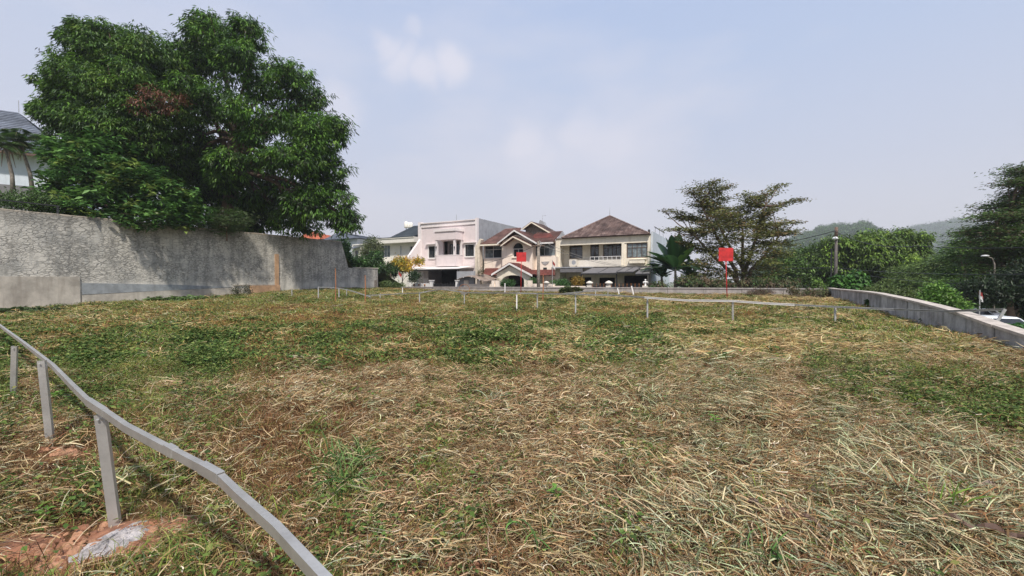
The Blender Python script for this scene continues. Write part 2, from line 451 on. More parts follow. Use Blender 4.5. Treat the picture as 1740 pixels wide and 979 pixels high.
fc = np.stack([idx[:-1, :-1], idx[1:, :-1], idx[1:, 1:], idx[:-1, 1:]], -1).reshape(-1, 4)
w = weights(fx, fy)
gc = {'straw': (.12, .078, .04), 'hay': (.09, .07, .04), 'green': (.08, .08, .025), 'weed': (.05, .06, .02), 'brown': (.095, .048, .023), 'bare': (.19, .092, .05)}
cols = sum(w[k][..., None]*np.array(gc[k]) for k in gc).reshape(-1, 3)
me = np_mesh('field', np.stack([fx, fy, fz], -1).reshape(-1, 3), fc, cols)
m = bpy.data.materials.new('mown_ground'); m.use_nodes = True; nt = m.node_tree; bs = nt.nodes['Principled BSDF']
at = nn(nt, 'ShaderNodeAttribute'); at.attribute_name = 'Col'
geo = nn(nt, 'ShaderNodeNewGeometry')
def noi(sc, det=5):
    n_ = nn(nt, 'ShaderNodeTexNoise'); n_.inputs['Scale'].default_value = sc; n_.inputs['Detail'].default_value = det; n_.inputs['Roughness'].default_value = .7
    lk(nt, geo.outputs['Position'], n_.inputs['Vector']); return n_.outputs[0]
c = mixc(nt, 1.0, at.outputs['Color'], ramp(nt, noi(22), [(.32, (.30, .27, .25)), (.66, (1.45, 1.4, 1.35))]), 'MULTIPLY')
c = mixc(nt, ramp(nt, noi(6), [(.50, 0.0), (.68, .65)]), c, (.22, .11, .06))
c = mixc(nt, ramp(nt, noi(9), [(.55, 0.0), (.72, .5)]), c, (.09, .12, .035))
lk(nt, c, bs.inputs['Base Color']); bs.inputs['Roughness'].default_value = .95; bs.inputs['Specular IOR Level'].default_value = .1
bp = nn(nt, 'ShaderNodeBump'); bp.inputs['Strength'].default_value = .9; bp.inputs['Distance'].default_value = .05
lk(nt, noi(28), bp.inputs['Height']); lk(nt, bp.outputs[0], bs.inputs['Normal'])
o = link('field', me, m, None, True); tag(o, kind='structure')

# ---- road between plot and houses, road on the right
def strip(name, a0, a1, b0, b1, mat, lift, na=30, nb=30):
    aa = np.linspace(a0, a1, na); bb = np.linspace(b0, b1, nb); A, B = np.meshgrid(aa, bb, indexing='ij')
    x, y = to_xy(A, B); z = outer_z(A, B)+lift
    i = np.arange(A.size).reshape(A.shape)
    f = np.stack([i[:-1, :-1], i[1:, :-1], i[1:, 1:], i[:-1, 1:]], -1).reshape(-1, 4)
    return tag(link(name, np_mesh(name, np.stack([x, y, z], -1).reshape(-1, 3), f), mat), kind='structure')
strip('road', -80, 5.6, 34.2, 39.4, M['asphalt'], .05, 40, 6)
strip('side_road', 6.6, 12.5, -30, 60, M['asphalt'], .05, 10, 40)
M['pave'] = pmat('pavement_slab', (.30, .29, .27), .9, .15, 4)
strip('pavement', -80, 0, 39.5, 41.0, M['pave'], .14, 40, 3)

# ---- terrace behind the tall wall
mb = MB()
def ab(a, b, z):
    x, y = to_xy(a, b); return (x, y, z)
prof = [(-30, 4.75), (27.3, 4.75), (29.3, 2.35), (33, 2.3), (38, .0)]
for i in range(len(prof)-1):
    (b0, z0), (b1, z1) = prof[i], prof[i+1]
    mb.add([ab(-110, b0, z0), ab(A_L-.30, b0, z0), ab(A_L-.30, b1, z1), ab(-110, b1, z1)], [(0, 1, 2, 3)])
mb.add([ab(-110, -30, 4.75), ab(A_L-.3, -30, 4.75), ab(A_L-.3, -30, -1), ab(-110, -30, -1)], [(0, 1, 2, 3)])
tag(mb.build('terrace', M['scrub']), kind='structure')

# ---- tall retaining wall
def crack_mat():
    m = bpy.data.materials.new('crazed_plaster'); m.use_nodes = True; nt = m.node_tree; bs = nt.nodes['Principled BSDF']
    geo = nn(nt, 'ShaderNodeTexCoord')
    P = geo.outputs['Object']
    def noi(sc, det=6, vec=None, rough=.65):
        n_ = nn(nt, 'ShaderNodeTexNoise'); n_.inputs['Scale'].default_value = sc; n_.inputs['Detail'].default_value = det; n_.inputs['Roughness'].default_value = rough
        lk(nt, vec or P, n_.inputs['Vector']); return n_
    def mapping(s):
        mp = nn(nt, 'ShaderNodeMapping'); mp.inputs['Scale'].default_value = s; lk(nt, P, mp.inputs[0]); return mp.outputs[0]
    base = ramp(nt, noi(.9).outputs[0], [(.35, (.38, .375, .345)), (.55, (.60, .575, .51)), (.7, (.49, .47, .42))])
    st = noi(1.6, 6, mapping((1, 1.1, .16))).outputs[0]
    base = mixc(nt, ramp(nt, st, [(.46, 0.0), (.70, .75)]), base, (.135, .135, .125))
    st2 = noi(2.2, 5, mapping((1, 1.6, .25))).outputs[0]
    base = mixc(nt, ramp(nt, st2, [(.56, 0.0), (.70, .35)]), base, (.50, .52, .50))
    sp = nn(nt, 'ShaderNodeSeparateXYZ'); lk(nt, P, sp.inputs[0])
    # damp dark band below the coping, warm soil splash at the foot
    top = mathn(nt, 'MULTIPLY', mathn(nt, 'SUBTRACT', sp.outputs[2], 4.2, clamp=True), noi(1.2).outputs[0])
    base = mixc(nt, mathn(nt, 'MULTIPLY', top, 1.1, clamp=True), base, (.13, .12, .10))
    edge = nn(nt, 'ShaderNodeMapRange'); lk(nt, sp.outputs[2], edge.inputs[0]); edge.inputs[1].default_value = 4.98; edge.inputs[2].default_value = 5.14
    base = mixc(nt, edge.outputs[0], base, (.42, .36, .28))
    # crazing: warped cells, finer to the right
    wn = noi(2.2, 3)
    wv = nn(nt, 'ShaderNodeVectorMath', operation='MULTIPLY_ADD'); wv.inputs[1].default_value = (.22, .22, .22)
    lk(nt, wn.outputs['Color'], wv.inputs[0]); lk(nt, P, wv.inputs[2])
    cr = None
    for (sc, th) in ((2.7, .075), (4.4, .085)):
        mp = nn(nt, 'ShaderNodeMapping'); mp.inputs['Scale'].default_value = (.2, 1.0, 2.1); lk(nt, wv.outputs[0], mp.inputs[0])
        vo = nn(nt, 'ShaderNodeTexVoronoi', feature='DISTANCE_TO_EDGE'); vo.inputs['Scale'].default_value = sc
        lk(nt, mp.outputs[0], vo.inputs['Vector'])
        line = ramp(nt, vo.outputs['Distance'], [(0.0, 1.0), (th*.6, .8), (th*1.5, 0.0)])
        keep = ramp(nt, noi(.55, 3).outputs[0] if sc < 4 else noi(.8, 3).outputs[0], [(.40, 0.0), (.52, 1.0)] if sc > 4 else [(.44, 1.0), (.58, .25)])
        line = mathn(nt, 'MULTIPLY', line, keep)
        cr = line if cr is None else mathn(nt, 'MAXIMUM', cr, line)
    hgt = nn(nt, 'ShaderNodeMapRange'); lk(nt, sp.outputs[2], hgt.inputs[0]); hgt.inputs[1].default_value = 1.25; hgt.inputs[2].default_value = 1.7
    cr = mathn(nt, 'MULTIPLY', cr, hgt.outputs[0])
    cr = mathn(nt, 'MULTIPLY', cr, ramp(nt, noi(7, 3).outputs[0], [(.30, .35), (.55, 1.0)]))
    base = mixc(nt, mathn(nt, 'MULTIPLY', cr, .72), base, (.10, .098, .09))
    base = mixc(nt, .18, base, mixc(nt, 1.0, base, ramp(nt, noi(14).outputs[0], [(.3, .5), (.7, 1.5)]), 'MULTIPLY'))
    lk(nt, base, bs.inputs['Base Color']); bs.inputs['Roughness'].default_value = .95; bs.inputs['Specular IOR Level'].default_value = .15
    hh = mathn(nt, 'MULTIPLY_ADD', cr, -1.0, mathn(nt, 'MULTIPLY', noi(9).outputs[0], .6))
    bp = nn(nt, 'ShaderNodeBump'); bp.inputs['Strength'].default_value = .5; bp.inputs['Distance'].default_value = .03
    lk(nt, hh, bp.inputs['Height']); lk(nt, bp.outputs[0], bs.inputs['Normal'])
    return m
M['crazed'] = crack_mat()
M['plain_conc'] = pmat('patched_cement_render', (.44, .405, .345), .95, .2, 1.1, .4, 25, streak=.55, dirt=(.25, .22, .18))
M['smooth_cement'] = pmat('blue_grey_cement', (.27, .29, .30), .9, .15, 2.5, .3, 20, streak=.4, dirt=(.16, .17, .17))
M['orange_cement'] = pmat('soil_stained_cement', (.46, .29, .17), .95, .15, 3, .3, 20)
b_end = on_a(580, 410, A_L)[0]
b_foot = on_a(592, 456, A_L)[0]
b_low = on_a(642, 457, A_L)[0]
z_low = on_a(615, 456, A_L)[1]
wall = empty('retaining_wall', ab(A_L, 0, 0), -R(28), 'tall weathered concrete retaining wall with crazed plaster, below the big trees', 'wall')
# local frame of the wall: X = a offset, Y = b, Z up
mb = MB()
ys = list(np.linspace(-9, b_end, 70)); n = len(ys)
vs = []
for y_ in ys:
    t_ = 5.14+(vnoise(y_*1.3, 3.0, 5)-.5)*.05
    t_ = float(t_)
    vs += [(0, y_, -1.2), (0, y_, t_-.02), (-.04, y_, t_), (-.34, y_, t_), (-.34, y_, -1.2)]
fs = []
for i in range(n-1):
    for k in range(5):
        k2 = (k+1) % 5; fs.append((i*5+k, (i+1)*5+k, (i+1)*5+k2, i*5+k2))
fs += [(4, 3, 2, 1, 0)]
mb.add(vs, fs)
mb.prismx([(b_end, -1.2), (b_foot+.8, -1.2), (b_foot+.8, z_low+.02), (b_foot, z_low+.02), (b_end, 5.12)], -.34, 0)
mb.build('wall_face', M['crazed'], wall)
def W_(px, py): r = on_a(px, py, A_L); return r[0], r[1]
(y0, _), (y1, z1_) = W_(-400, 500), W_(135, 470)
y0 = -9
MB().box(0, .07, y0, y1, -1, W_(70, 470)[1]).build('footing_band', M['plain_conc'], wall, label='pale smooth render patch at the left foot')
(y2, z2) = W_(139, 500); (y3, z3) = W_(395, 490)
MB().prismx([(y2, -1), (y3+2.0, -1), (y3+2.0, W_(440, 493)[1]), (y3, W_(395, 489)[1]), (W_(280, 490)[0], W_(280, 494)[1]), (y2, W_(139, 502)[1])], 0, .07).build('footing_band', M['plain_conc'], wall)
MB().prismx([(y2, W_(139, 501)[1]+.012), (W_(280, 492)[0], W_(280, 494)[1]+.012), (W_(395, 490)[0], W_(395, 488)[1]), (W_(300, 484)[0], W_(300, 484)[1]), (y2, W_(139, 481)[1])], 0, .045).build('cement_repair', M['smooth_cement'], wall, label='smooth blue grey cement repair strip')
MB().box(0, .10, W_(467, 480)[0], W_(473, 480)[0], -.2, W_(470, 432)[1]).build('pilaster', M['orange_cement'], wall, label='narrow pale vertical strip')
MB().box(0, .16, W_(424, 490)[0], W_(474, 490)[0], -.2, W_(450, 485)[1]).build('plinth_block', M['orange_cement'], wall, label='orange stained block at the foot of the strip')
MB().box(0, .09, W_(397, 488)[0], W_(466, 488)[0], W_(430, 485)[1], W_(430, 484)[1]+.03).build('ledge', M['plain_conc'], wall)
lw = empty('low_concrete_wall', ab(A_L, b_foot+.8, 0), -R(28), 'shorter plain grey concrete wall stepping down from the tall wall, dark greenery above', 'wall')
MB().box(-.25, -.002, 0, b_low-b_foot-.8, -1, z_low).build('wall_body', M['crazed'], lw)
MB().box(-.32, .05, 0, b_low-b_foot-.8+.05, z_low+.002, z_low+.09).build('coping', M['plain_conc'], lw)
MB().box(-.002, .04, 2.4, 2.75, -.2, 1.6).build('damp_streak_pier', M['bark_grey'], lw)

# railing on the tall wall
ra = empty('metal_railing', ab(A_L-.18, 0, 5.12), -R(28), 'thin black metal railing on top of the tall concrete wall, far left', 'railing')
yA = -6.0; yB = W_(103, 350)[0]
MB().box(-.03, .03, yA, yB, .42, .48).build('top_rail', M['black'], ra)
for i, y_ in enumerate((yB-.06, yB-3.4, yB-6.8, yB-10.2)):
    MB().box(-.035, .035, y_-.035, y_+.035, 0, .42).build('post', M['black'], ra)

# ---- low block wall at the far edge, made of cast panels
M['block'] = pmat('grey_block', (.36, .33, .31), .95, .14, 2.5, .5, 25, streak=.5, dirt=(.19, .175, .16))
M['blockr'] = pmat('grey_cast_block', (.36, .355, .35), .95, .3, 1.6, .6, 25, streak=.8, dirt=(.17, .165, .15))
M['coping'] = pmat('pale_coping', (.46, .41, .36), .9, .2, 3, .3, 25, streak=.3)
fw = empty('boundary_wall', ab(0, B_F, 0), -R(28), 'low grey concrete wall along the far edge of the plot in front of the houses', 'wall')
a_l = on_b(642, 488, B_F)[0]
top_pts = [(on_b(px, py, B_F)[0], on_b(px, py, B_F)[1]) for px, py in ((642, 487.5), (870, 488), (1105, 489), (1370, 490.5))]
top_pts.append((A_R, top_pts[-1][1]))
ta = np.array(top_pts)
segs = np.arange(a_l, A_R-1.0, 2.4)
for i, s0 in enumerate(segs):
    s1 = min(s0+2.4, A_R+.002) if i < len(segs)-1 else A_R-.28
    z0 = float(np.interp(s0, ta[:, 0], ta[:, 1])); z1 = float(np.interp(s1, ta[:, 0], ta[:, 1]))
    j = random.uniform(-.012, .012)
    MB().prism([(s0+.012, -1.2), (s1-.012, -1.2), (s1-.012, z1-.06), (s0+.012, z0-.06)], j, .22).build('wall_panel', M['block'], fw)
    MB().prism([(s0+.004, z0-.058), (s1-.004, z1-.058), (s1-.004, z1+.02), (s0+.004, z0+.02)], -.04+j, .26).build('coping_slab', M['block'], fw)
MB().box(segs[0], A_R-.3, .05, .18, -1.2, .4).build('mortar_core', M['block'], fw)
# right wall: descends towards the camera
rp = []
for (px, pt, pb) in ((1412, 490.5, 508), (1480, 496.6, 518), (1560, 513, 541), (1640, 534.5, 565), (1740, 572, 594)):
    r1 = on_a(px, pt, A_R); rp.append((r1[0], r1[1]))
rp = [(B_F-.05, 1.1)]+rp+[(5, rp[-1][1]-.22), (-9, rp[-1][1]-.6)]
ra_ = np.array(rp[::-1])
rw = empty('boundary_wall', ab(A_R, 0, 0), -R(28), 'low grey wall with pale coping sloping down along the right side of the plot', 'wall')
bs_ = np.arange(-9, B_F-.5, 1.85)
for i, s0 in enumerate(bs_):
    s1 = min(s0+1.85, B_F+.2); 
    z0 = float(np.interp(s0, ra_[:, 0], ra_[:, 1])); z1 = float(np.interp(s1, ra_[:, 0], ra_[:, 1])); j = random.uniform(-.015, .015)
    MB().prismx([(s0+.01, -1.4), (s1-.01, -1.4), (s1-.01, z1-.05), (s0+.01, z0-.05)], j, .24).build('wall_panel', M['blockr'], rw)
    MB().prismx([(s0+.004, z0-.048), (s1-.004, z1-.048), (s1-.004, z1+.015), (s0+.004, z0+.015)], -.035+j, .27).build('coping_slab', M['coping'], rw)
MB().box(.05, .2, -9, B_F, -1.4, .0).build('mortar_core', M['blockr'], rw)
# ================================================================ HOUSES
B_H = 41.3
def tile_mat(name, c1, c2, c3, sx=3.4, sz=3.2):
    m = bpy.data.materials.new(name); m.use_nodes = True; nt = m.node_tree; bs = nt.nodes['Principled BSDF']
    tc = nn(nt, 'ShaderNodeTexCoord')
    vo = nn(nt, 'ShaderNodeTexVoronoi'); vo.inputs['Scale'].default_value = 1
    mp = nn(nt, 'ShaderNodeMapping'); mp.inputs['Scale'].default_value = (sx, .6, sz); lk(nt, tc.outputs['Object'], mp.inputs[0]); lk(nt, mp.outputs[0], vo.inputs['Vector'])
    n1 = nn(nt, 'ShaderNodeTexNoise'); n1.inputs['Scale'].default_value = .7; n1.inputs['Detail'].default_value = 6; lk(nt, tc.outputs['Object'], n1.inputs['Vector'])
    c = ramp(nt, vo.outputs['Color'], [(.15, c1), (.5, c2), (.85, c3)])
    c = mixc(nt, ramp(nt, n1.outputs[0], [(.42, 0.0), (.68, .75)]), c, tuple(x*.42 for x in c1))
    wv = nn(nt, 'ShaderNodeTexWave', wave_type='BANDS', bands_direction='X'); wv.inputs['Scale'].default_value = 1.1
    lk(nt, tc.outputs['Object'], wv.inputs[0])
    bp = nn(nt, 'ShaderNodeBump'); bp.inputs['Strength'].default_value = .6; bp.inputs['Distance'].default_value = .05
    lk(nt, wv.outputs['Fac'], bp.inputs['Height']); lk(nt, bp.outputs[0], bs.inputs['Normal'])
    lk(nt, c, bs.inputs['Base Color']); bs.inputs['Roughness'].default_value = .85
    return m
M['tile_brown'] = tile_mat('brown_clay_tiles', (.12, .078, .068), (.17, .112, .096), (.26, .185, .16))
M['tile_dull'] = tile_mat('weathered_clay_tiles', (.12, .065, .052), (.16, .08, .065), (.20, .105, .085))
M['tile_red'] = tile_mat('red_clay_tiles', (.17, .05, .04), (.21, .06, .045), (.14, .045, .035))
M['tile_orange'] = tile_mat('orange_clay_tiles', (.48, .13, .06), (.55, .16, .08), (.40, .10, .05))
M['tile_slate'] = tile_mat('blue_grey_tiles', (.055, .075, .09), (.07, .09, .105), (.045, .06, .075))
M['tile_slate2'] = tile_mat('grey_blue_tiles', (.13, .15, .19), (.16, .18, .22), (.11, .13, .165))

def house(px, B, label, name='house'):
    a0 = on_b(px, 480, B)[0]
    e = empty(name, ab(a0, B, -.15), -R(28), label, 'house')
    def H(px, py, off=0.0):
        r = on_b(px, py, B+off); return r[0]-a0, r[1]+.15
    return e, H
def courses(mb, bl, br, tr, tl, n=12, t=.05):
    """overlapping tile courses between a lower edge bl-br and an upper edge tl-tr"""
    bl, br, tr, tl = map(Vector, (bl, br, tr, tl))
    nrm = (br-bl).cross(tl-bl)
    if nrm.length < 1e-6: nrm = (br-bl).cross(tr-bl)
    nrm.normalize()
    if nrm.z < 0: nrm = -nrm
    for i in range(n):
        f0, f1 = i/n, (i+1)/n
        a, b = bl.lerp(tl, f0), br.lerp(tr, f0); c, d = br.lerp(tr, f1), bl.lerp(tl, f1)
        up = nrm*t; lo = nrm*.002
        vs = [a+up, b+up, c+lo*6, d+lo*6, a-nrm*.04, b-nrm*.04, c-nrm*.04, d-nrm*.04]
        mb.add(vs, [(0, 1, 2, 3), (4, 7, 6, 5), (0, 4, 5, 1), (1, 5, 6, 2), (2, 6, 7, 3), (3, 7, 4, 0)])
    return mb
def window(parent, x0, x1, z0, z1, y, cols=2, rows=1, frame='white', glass='glass', fw_=.06, depth=.14, rowsplit=None, label=None):
    """frame ring with mullions, panes set back; y is the wall's front face"""
    f = MB()
    f.box(x0, x0+fw_, y+.03, y+depth, z0, z1); f.box(x1-fw_, x1, y+.03, y+depth, z0, z1)
    f.box(x0+fw_, x1-fw_, y+.03, y+depth, z0, z0+fw_); f.box(x0+fw_, x1-fw_, y+.03, y+depth, z1-fw_, z1)
    zs = [z0+fw_, z1-fw_]
    if rowsplit: zs = [z0+fw_, z0+(z1-z0)*rowsplit, z1-fw_]
    elif rows > 1: zs = list(np.linspace(z0+fw_, z1-fw_, rows+1))
    xs = list(np.linspace(x0+fw_, x1-fw_, cols+1)); b = .022
    for z in zs[1:-1]: f.box(x0+fw_, x1-fw_, y+.045, y+depth-.01, z-b, z+b)
    for j in range(len(zs)-1):
        for x in xs[1:-1]: f.box(x-b, x+b, y+.04, y+depth-.015, zs[j]+(b if j else 0), zs[j+1]-(b if j < len(zs)-2 else 0))
    o = f.build('window', M[frame], parent)
    if label: o['label'] = label
    for j in range(len(zs)-1):
        for i in range(cols):
            MB().box(xs[i]+.002, xs[i+1]-.002, y+depth-.06, y+depth-.04, zs[j]+.002, zs[j+1]-.002).build('pane', M[glass if not isinstance(glass, (list, tuple)) else glass[(i+j) % len(glass)]], o)
    return o

# ---------------------------------------------------------------- pale pink house
def Z2(x, y): return 560+x/5.76, 350+y/5.76
e, H = house(717, B_H, 'pale pink flat-roofed two-storey house with a central balcony and white canopy')
def h2(zx, zy, off=0.0): return H(*Z2(zx, zy), off)
xR = h2(1440, 400)[0]; xL = 0.0
ztop = h2(1175, 150)[1]; zcan = h2(1175, 600)[1]; D = 10.0
wl = (h2(972, 450)[0], h2(1032, 450)[0], h2(1000, 508)[1], h2(1000, 395)[1])
wr = (h2(1330, 450)[0], h2(1415, 450)[0], h2(1372, 492)[1], h2(1372, 380)[1])
bay = (h2(1095, 450)[0], h2(1282, 450)[0]); 
dz0 = h2(1170, 595)[1]+.12; dz1 = h2(1170, 345)[1]
mb = MB().holes(xL, xR, zcan, ztop-.55, 0, .25, [wl, wr, (bay[0]+.25, bay[1]-.15, dz0, dz1)])
gnd_open = (h2(965, 700)[0], h2(1250, 700)[0])
mb.holes(xL, xR, 0, zcan, 0, .25, [(gnd_open[0], gnd_open[1], 0, zcan-.35), (h2(860, 700)[0], h2(935, 700)[0], 0, zcan-.5)])
mb.box(xL, xL+.25, .25, D, 0, ztop-.55).box(xL+.25, xR-.25, D-.25, D, 0, ztop-.55)
mb.build('front_wall', M['pink'], e)
MB().box(xR-.25, xR+.12, .26, D, 0, ztop+.12).build('side_wall', M['grey'], e, label='bare grey rendered side wall')
mb = MB().box(xR-.12, xR+.14, -.12, .25, 0, ztop+.14); mb.build('corner_pilaster', M['pinkw'], e)
mb = MB().box(xL-.05, xR-.13, -.10, .25, ztop-.55, ztop-.10).box(xL-.12, xR-.13, -.22, .25, ztop-.10, ztop); mb.build('cornice', M['pinkw'], e)
MB().box(xL+.25, xR-.26, .26, D-.3, ztop-.75, ztop-.6).build('roof_slab', M['grey'], e)
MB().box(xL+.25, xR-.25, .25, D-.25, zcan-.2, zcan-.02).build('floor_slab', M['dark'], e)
# left wing wall with slanted white edge
w0 = h2(872, 170); w1 = h2(872, 320, -.5); w2 = h2(800, 520, -.9)
MB().box(xL-.55, xL-.002, -.05, .6, zcan-.4, w0[1]+.1).build('wing_wall', M['pinkw'], e)
mb = MB().prismx([(-.05, h2(850, 330)[1]), (-.05, zcan-.6), (-3.6, zcan-.6), (-3.6, zcan-.2)], xL-.42, xL-.12); mb.build('sloping_wing', M['pinkw'], e)
for (wn_, lab) in ((wl, None), (wr, None)):
    fr = MB(); t = .13
    fr.box(wn_[0]-t, wn_[0], -.05, .05, wn_[2]-t, wn_[3]+t).box(wn_[1], wn_[1]+t, -.05, .05, wn_[2]-t, wn_[3]+t)
    fr.box(wn_[0], wn_[1], -.05, .05, wn_[3], wn_[3]+t).box(wn_[0]-.01, wn_[1]+.01, -.12, .05, wn_[2]-t-.01, wn_[2]-.001)
    fr.build('window_surround', M['white'], e)
    window(e, wn_[0]+.003, wn_[1]-.003, wn_[2]+.003, wn_[3]-.003, .02, cols=2, frame='black', glass='glass', fw_=.07)
MB().box(wl[0]-.35, wl[1]+.35, -.32, .001, wl[3]+.2, wl[3]+.30).build('window_hood', M['pinkw'], e)
MB().box(wr[0]-.25, wr[1]+.35, -.32, .001, wr[3]+.2, wr[3]+.30).build('window_hood', M['pinkw'], e)
# bay: parapet with canted ends, posts, heavy head
bd = 1.25; bx0, bx1 = h2(1035, 450, -1.25)[0], h2(1288, 450, -.4)[0]
zp0 = dz0-.12; zp1 = h2(1150, 492)[1]
def cant(z0, z1, g=0.0, t=.14):
    m_ = MB(); o_ = [(bx0-g, 0), (bx0-g, -bd+.0-g), (h2(1238, 450, -1.25)[0]+g*.5, -bd-g), (bx1+g, -.35), (bx1+g, 0)]
    return o_
def ringwall(m_, pts, z0, z1, t):
    for (p, q) in zip(pts[:-1], pts[1:]):
        p = Vector((*p, 0)); q = Vector((*q, 0)); d = (q-p).normalized(); nrm = Vector((d.y, -d.x, 0))
        a, b, c, d_ = p, q, q-nrm*t, p-nrm*t
        m_.add([(a.x, a.y, z0), (b.x, b.y, z0), (c.x, c.y, z0), (d_.x, d_.y, z0), (a.x, a.y, z1), (b.x, b.y, z1), (c.x, c.y, z1), (d_.x, d_.y, z1)],
               [(0, 3, 2, 1), (4, 5, 6, 7), (0, 1, 5, 4), (1, 2, 6, 5), (2, 3, 7, 6), (3, 0, 4, 7)])
    return m_
def plate(m_, pts, z0, z1):
    n_ = len(pts)
    m_.add([(x, y, z0) for x, y in pts]+[(x, y, z1) for x, y in pts],
           [tuple(range(n_)), tuple(range(2*n_-1, n_-1, -1))]+[(i, i+n_, (i+1) % n_+n_, (i+1) % n_) for i in range(n_)])
    return m_
pp = cant(0, 0)
plate(MB(), pp, zp0, zp0+.14).build('balcony_floor', M['pink'], e)
ringwall(MB(), pp[::-1], zp0+.141, zp1, -.13).build('balcony_parapet', M['pink'], e)
plate(MB(), cant(0, 0, .04), zp1+.001, zp1+.07).build('balcony_rail', M['pinkw'], e) if False else ringwall(MB(), cant(0, 0, .03)[::-1], zp1+.002, zp1+.07, -.19).build('balcony_rail', M['pinkw'], e)
zh0 = h2(1150, 342)[1]; zh1 = h2(1150, 240)[1]
plate(MB(), cant(0, 0, .05), zh0, zh1-.28).build('balcony_head', M['pink'], e)
plate(MB(), cant(0, 0, .16), zh1-.279, zh1).build('balcony_cornice', M['pinkw'], e)
for (x, y) in ((bx0+.02, -bd+.02), (h2(1210, 450, -1.25)[0], -bd+.02)):
    MB().box(x, x+.24, y, y+.24, zp1+.07, zh0).build('balcony_post', M['pinkw'], e)
MB().box(bx1-.2, bx1-.02, -.3, -.12, zp1+.07, zh0).build('balcony_post', M['pinkw'], e)
window(e, bay[0]+1.05, bay[1]-.2, dz0+.01, dz1-.35, .12, cols=4, frame='black', glass='glass', fw_=.08, label='dark glazed balcony doors')
MB().box(bay[0]+.1, bay[1]+.1, 1.1, 1.2, dz0-.2, dz1+.3).build('room_wall', M['pink'], e)
for zx in (1040, 1218):
    p = h2(zx, 408, -1.4); MB().rev([(.02, 0), (.07, .03), (.07, .2), (.02, .26)], (p[0], -bd-.1, p[1]-.1), 8).build('wall_lantern', M['black'], e)
# canopy
c0 = h2(905, 598); c1 = h2(1425, 590)
mb = MB(); zf = c0[1]-.35
lx = h2(752, 637, -3.2)[0]
mb.slab([(lx, -3.2, zf-.02), (xR-.25, -3.2, zf+.02), (xR-.25, -.13, c0[1]+.02), (xL-.3, -.13, c0[1]+.02)], .05)
mb.build('canopy', M['white'], e, label='white sloping sheet canopy')
MB().box(lx+.02, xR-.26, -3.18, -3.12, zf-.18, zf-.06).build('canopy_beam', M['black'], e)
for x in (lx+.3, gnd_open[0]-.3, xR-.4): MB().box(x, x+.09, -3.1, -3.01, 0, zf-.07).build('canopy_post', M['black'], e)
# ground floor: dark garage, block wall, gate, low fence
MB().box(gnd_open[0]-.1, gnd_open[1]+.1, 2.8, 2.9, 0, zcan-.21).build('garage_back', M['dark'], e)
g0 = h2(1020, 780, -4.3)[0]; g1_ = h2(1242, 780, -4.3)[0]
for k in range(int((g1_-g0)/.14)):
    pass
gt = MB().box(g0, g1_, -4.32, -4.28, .1, .18).box(g0, g1_, -4.32, -4.28, 1.3, 1.36)
gt.box(g0, g1_, -4.30, -4.285, .18, 1.3)
gate = gt.build('gate', M['black'], e)
for k in range(9): x = g0+(g1_-g0)*k/8; MB().box(x-.03, x+.03, -4.36, -4.321, .05, 1.5).build('gate_bar', M['black'], gate)
bw = (h2(1256, 700, -4.0)[0], h2(1428, 700, -4.0)[0])
mb = MB().box(bw[0], bw[1], -4.2, -4.0, 0, h2(1340, 640, -4.1)[1]); mb.build('block_wall', M['grey'], e, label='unpainted grey block wall beside the gate')
MB().box(bw[0]+.2, bw[1]+.8, -.2, -.02, 0, zcan-.6).build('inner_wall', M['beige'], e)
f0 = h2(760, 760, -4.2)[0]; f1 = h2(980, 760, -4.2)[0]; zt = h2(870, 757, -4.2)[1]
MB().box(f0, f1, -4.3, -4.12, 0, zt).build('fence_wall', M['white'], e)
for zx, w_ in ((778, .32), (997, .34), (1250, .3)):
    x = h2(zx, 750, -4.3)[0]; zt2 = h2(zx, 735, -4.3)[1]
    MB().box(x-w_/2, x+w_/2, -4.42, -4.06, 0, zt2).box(x-w_/2-.05, x+w_/2+.05, -4.47, -4.01, zt2+.001, zt2+.1).build('gate_pillar', M['white'], e)
for zx in (830, 880, 935):
    x = h2(zx, 783, -4.3)[0]; MB().rev([(.03, 0), (.09, .05), (.09, .15), (.03, .2)], (x, -4.38, zt-.28), 8).build('fence_ornament', M['rust'], e)
for k in range(14):
    x = f0+.2+(f1-f0-.4)*k/13; MB().box(x-.015, x+.015, -4.23, -4.19, zt, zt+.55).build('fence_bar', M['metal'], e)
MB().tube([(h2(1168, 130)[0], 1.5, ztop-.6), (h2(1168, 130)[0], 1.5, ztop+1.0)], .025, 5).build('antenna', M['grey'], e)

# ---------------------------------------------------------------- cream column with creeper between the two houses
ax = h2(1465, 500, -.6)[0]
pz_ = h2(1470, 395, -.6)[1]
M['stained'] = pmat('stained_cream_render', (.66, .58, .47), .85, .12, 3, .3, 20, streak=.95, dirt=(.22, .18, .13))
p0_ = xR+.16; MB().box(p0_, p0_+.62, -.6, .0, 0, pz_).prism([(p0_, pz_), (p0_+.62, pz_), (p0_+.85, pz_+.75), (p0_+.62, pz_+.85), (p0_+.35, pz_+.35)], -.6, .0).build('party_wall_pier', M['stained'], e, label='stained cream pier between the pink and beige houses')

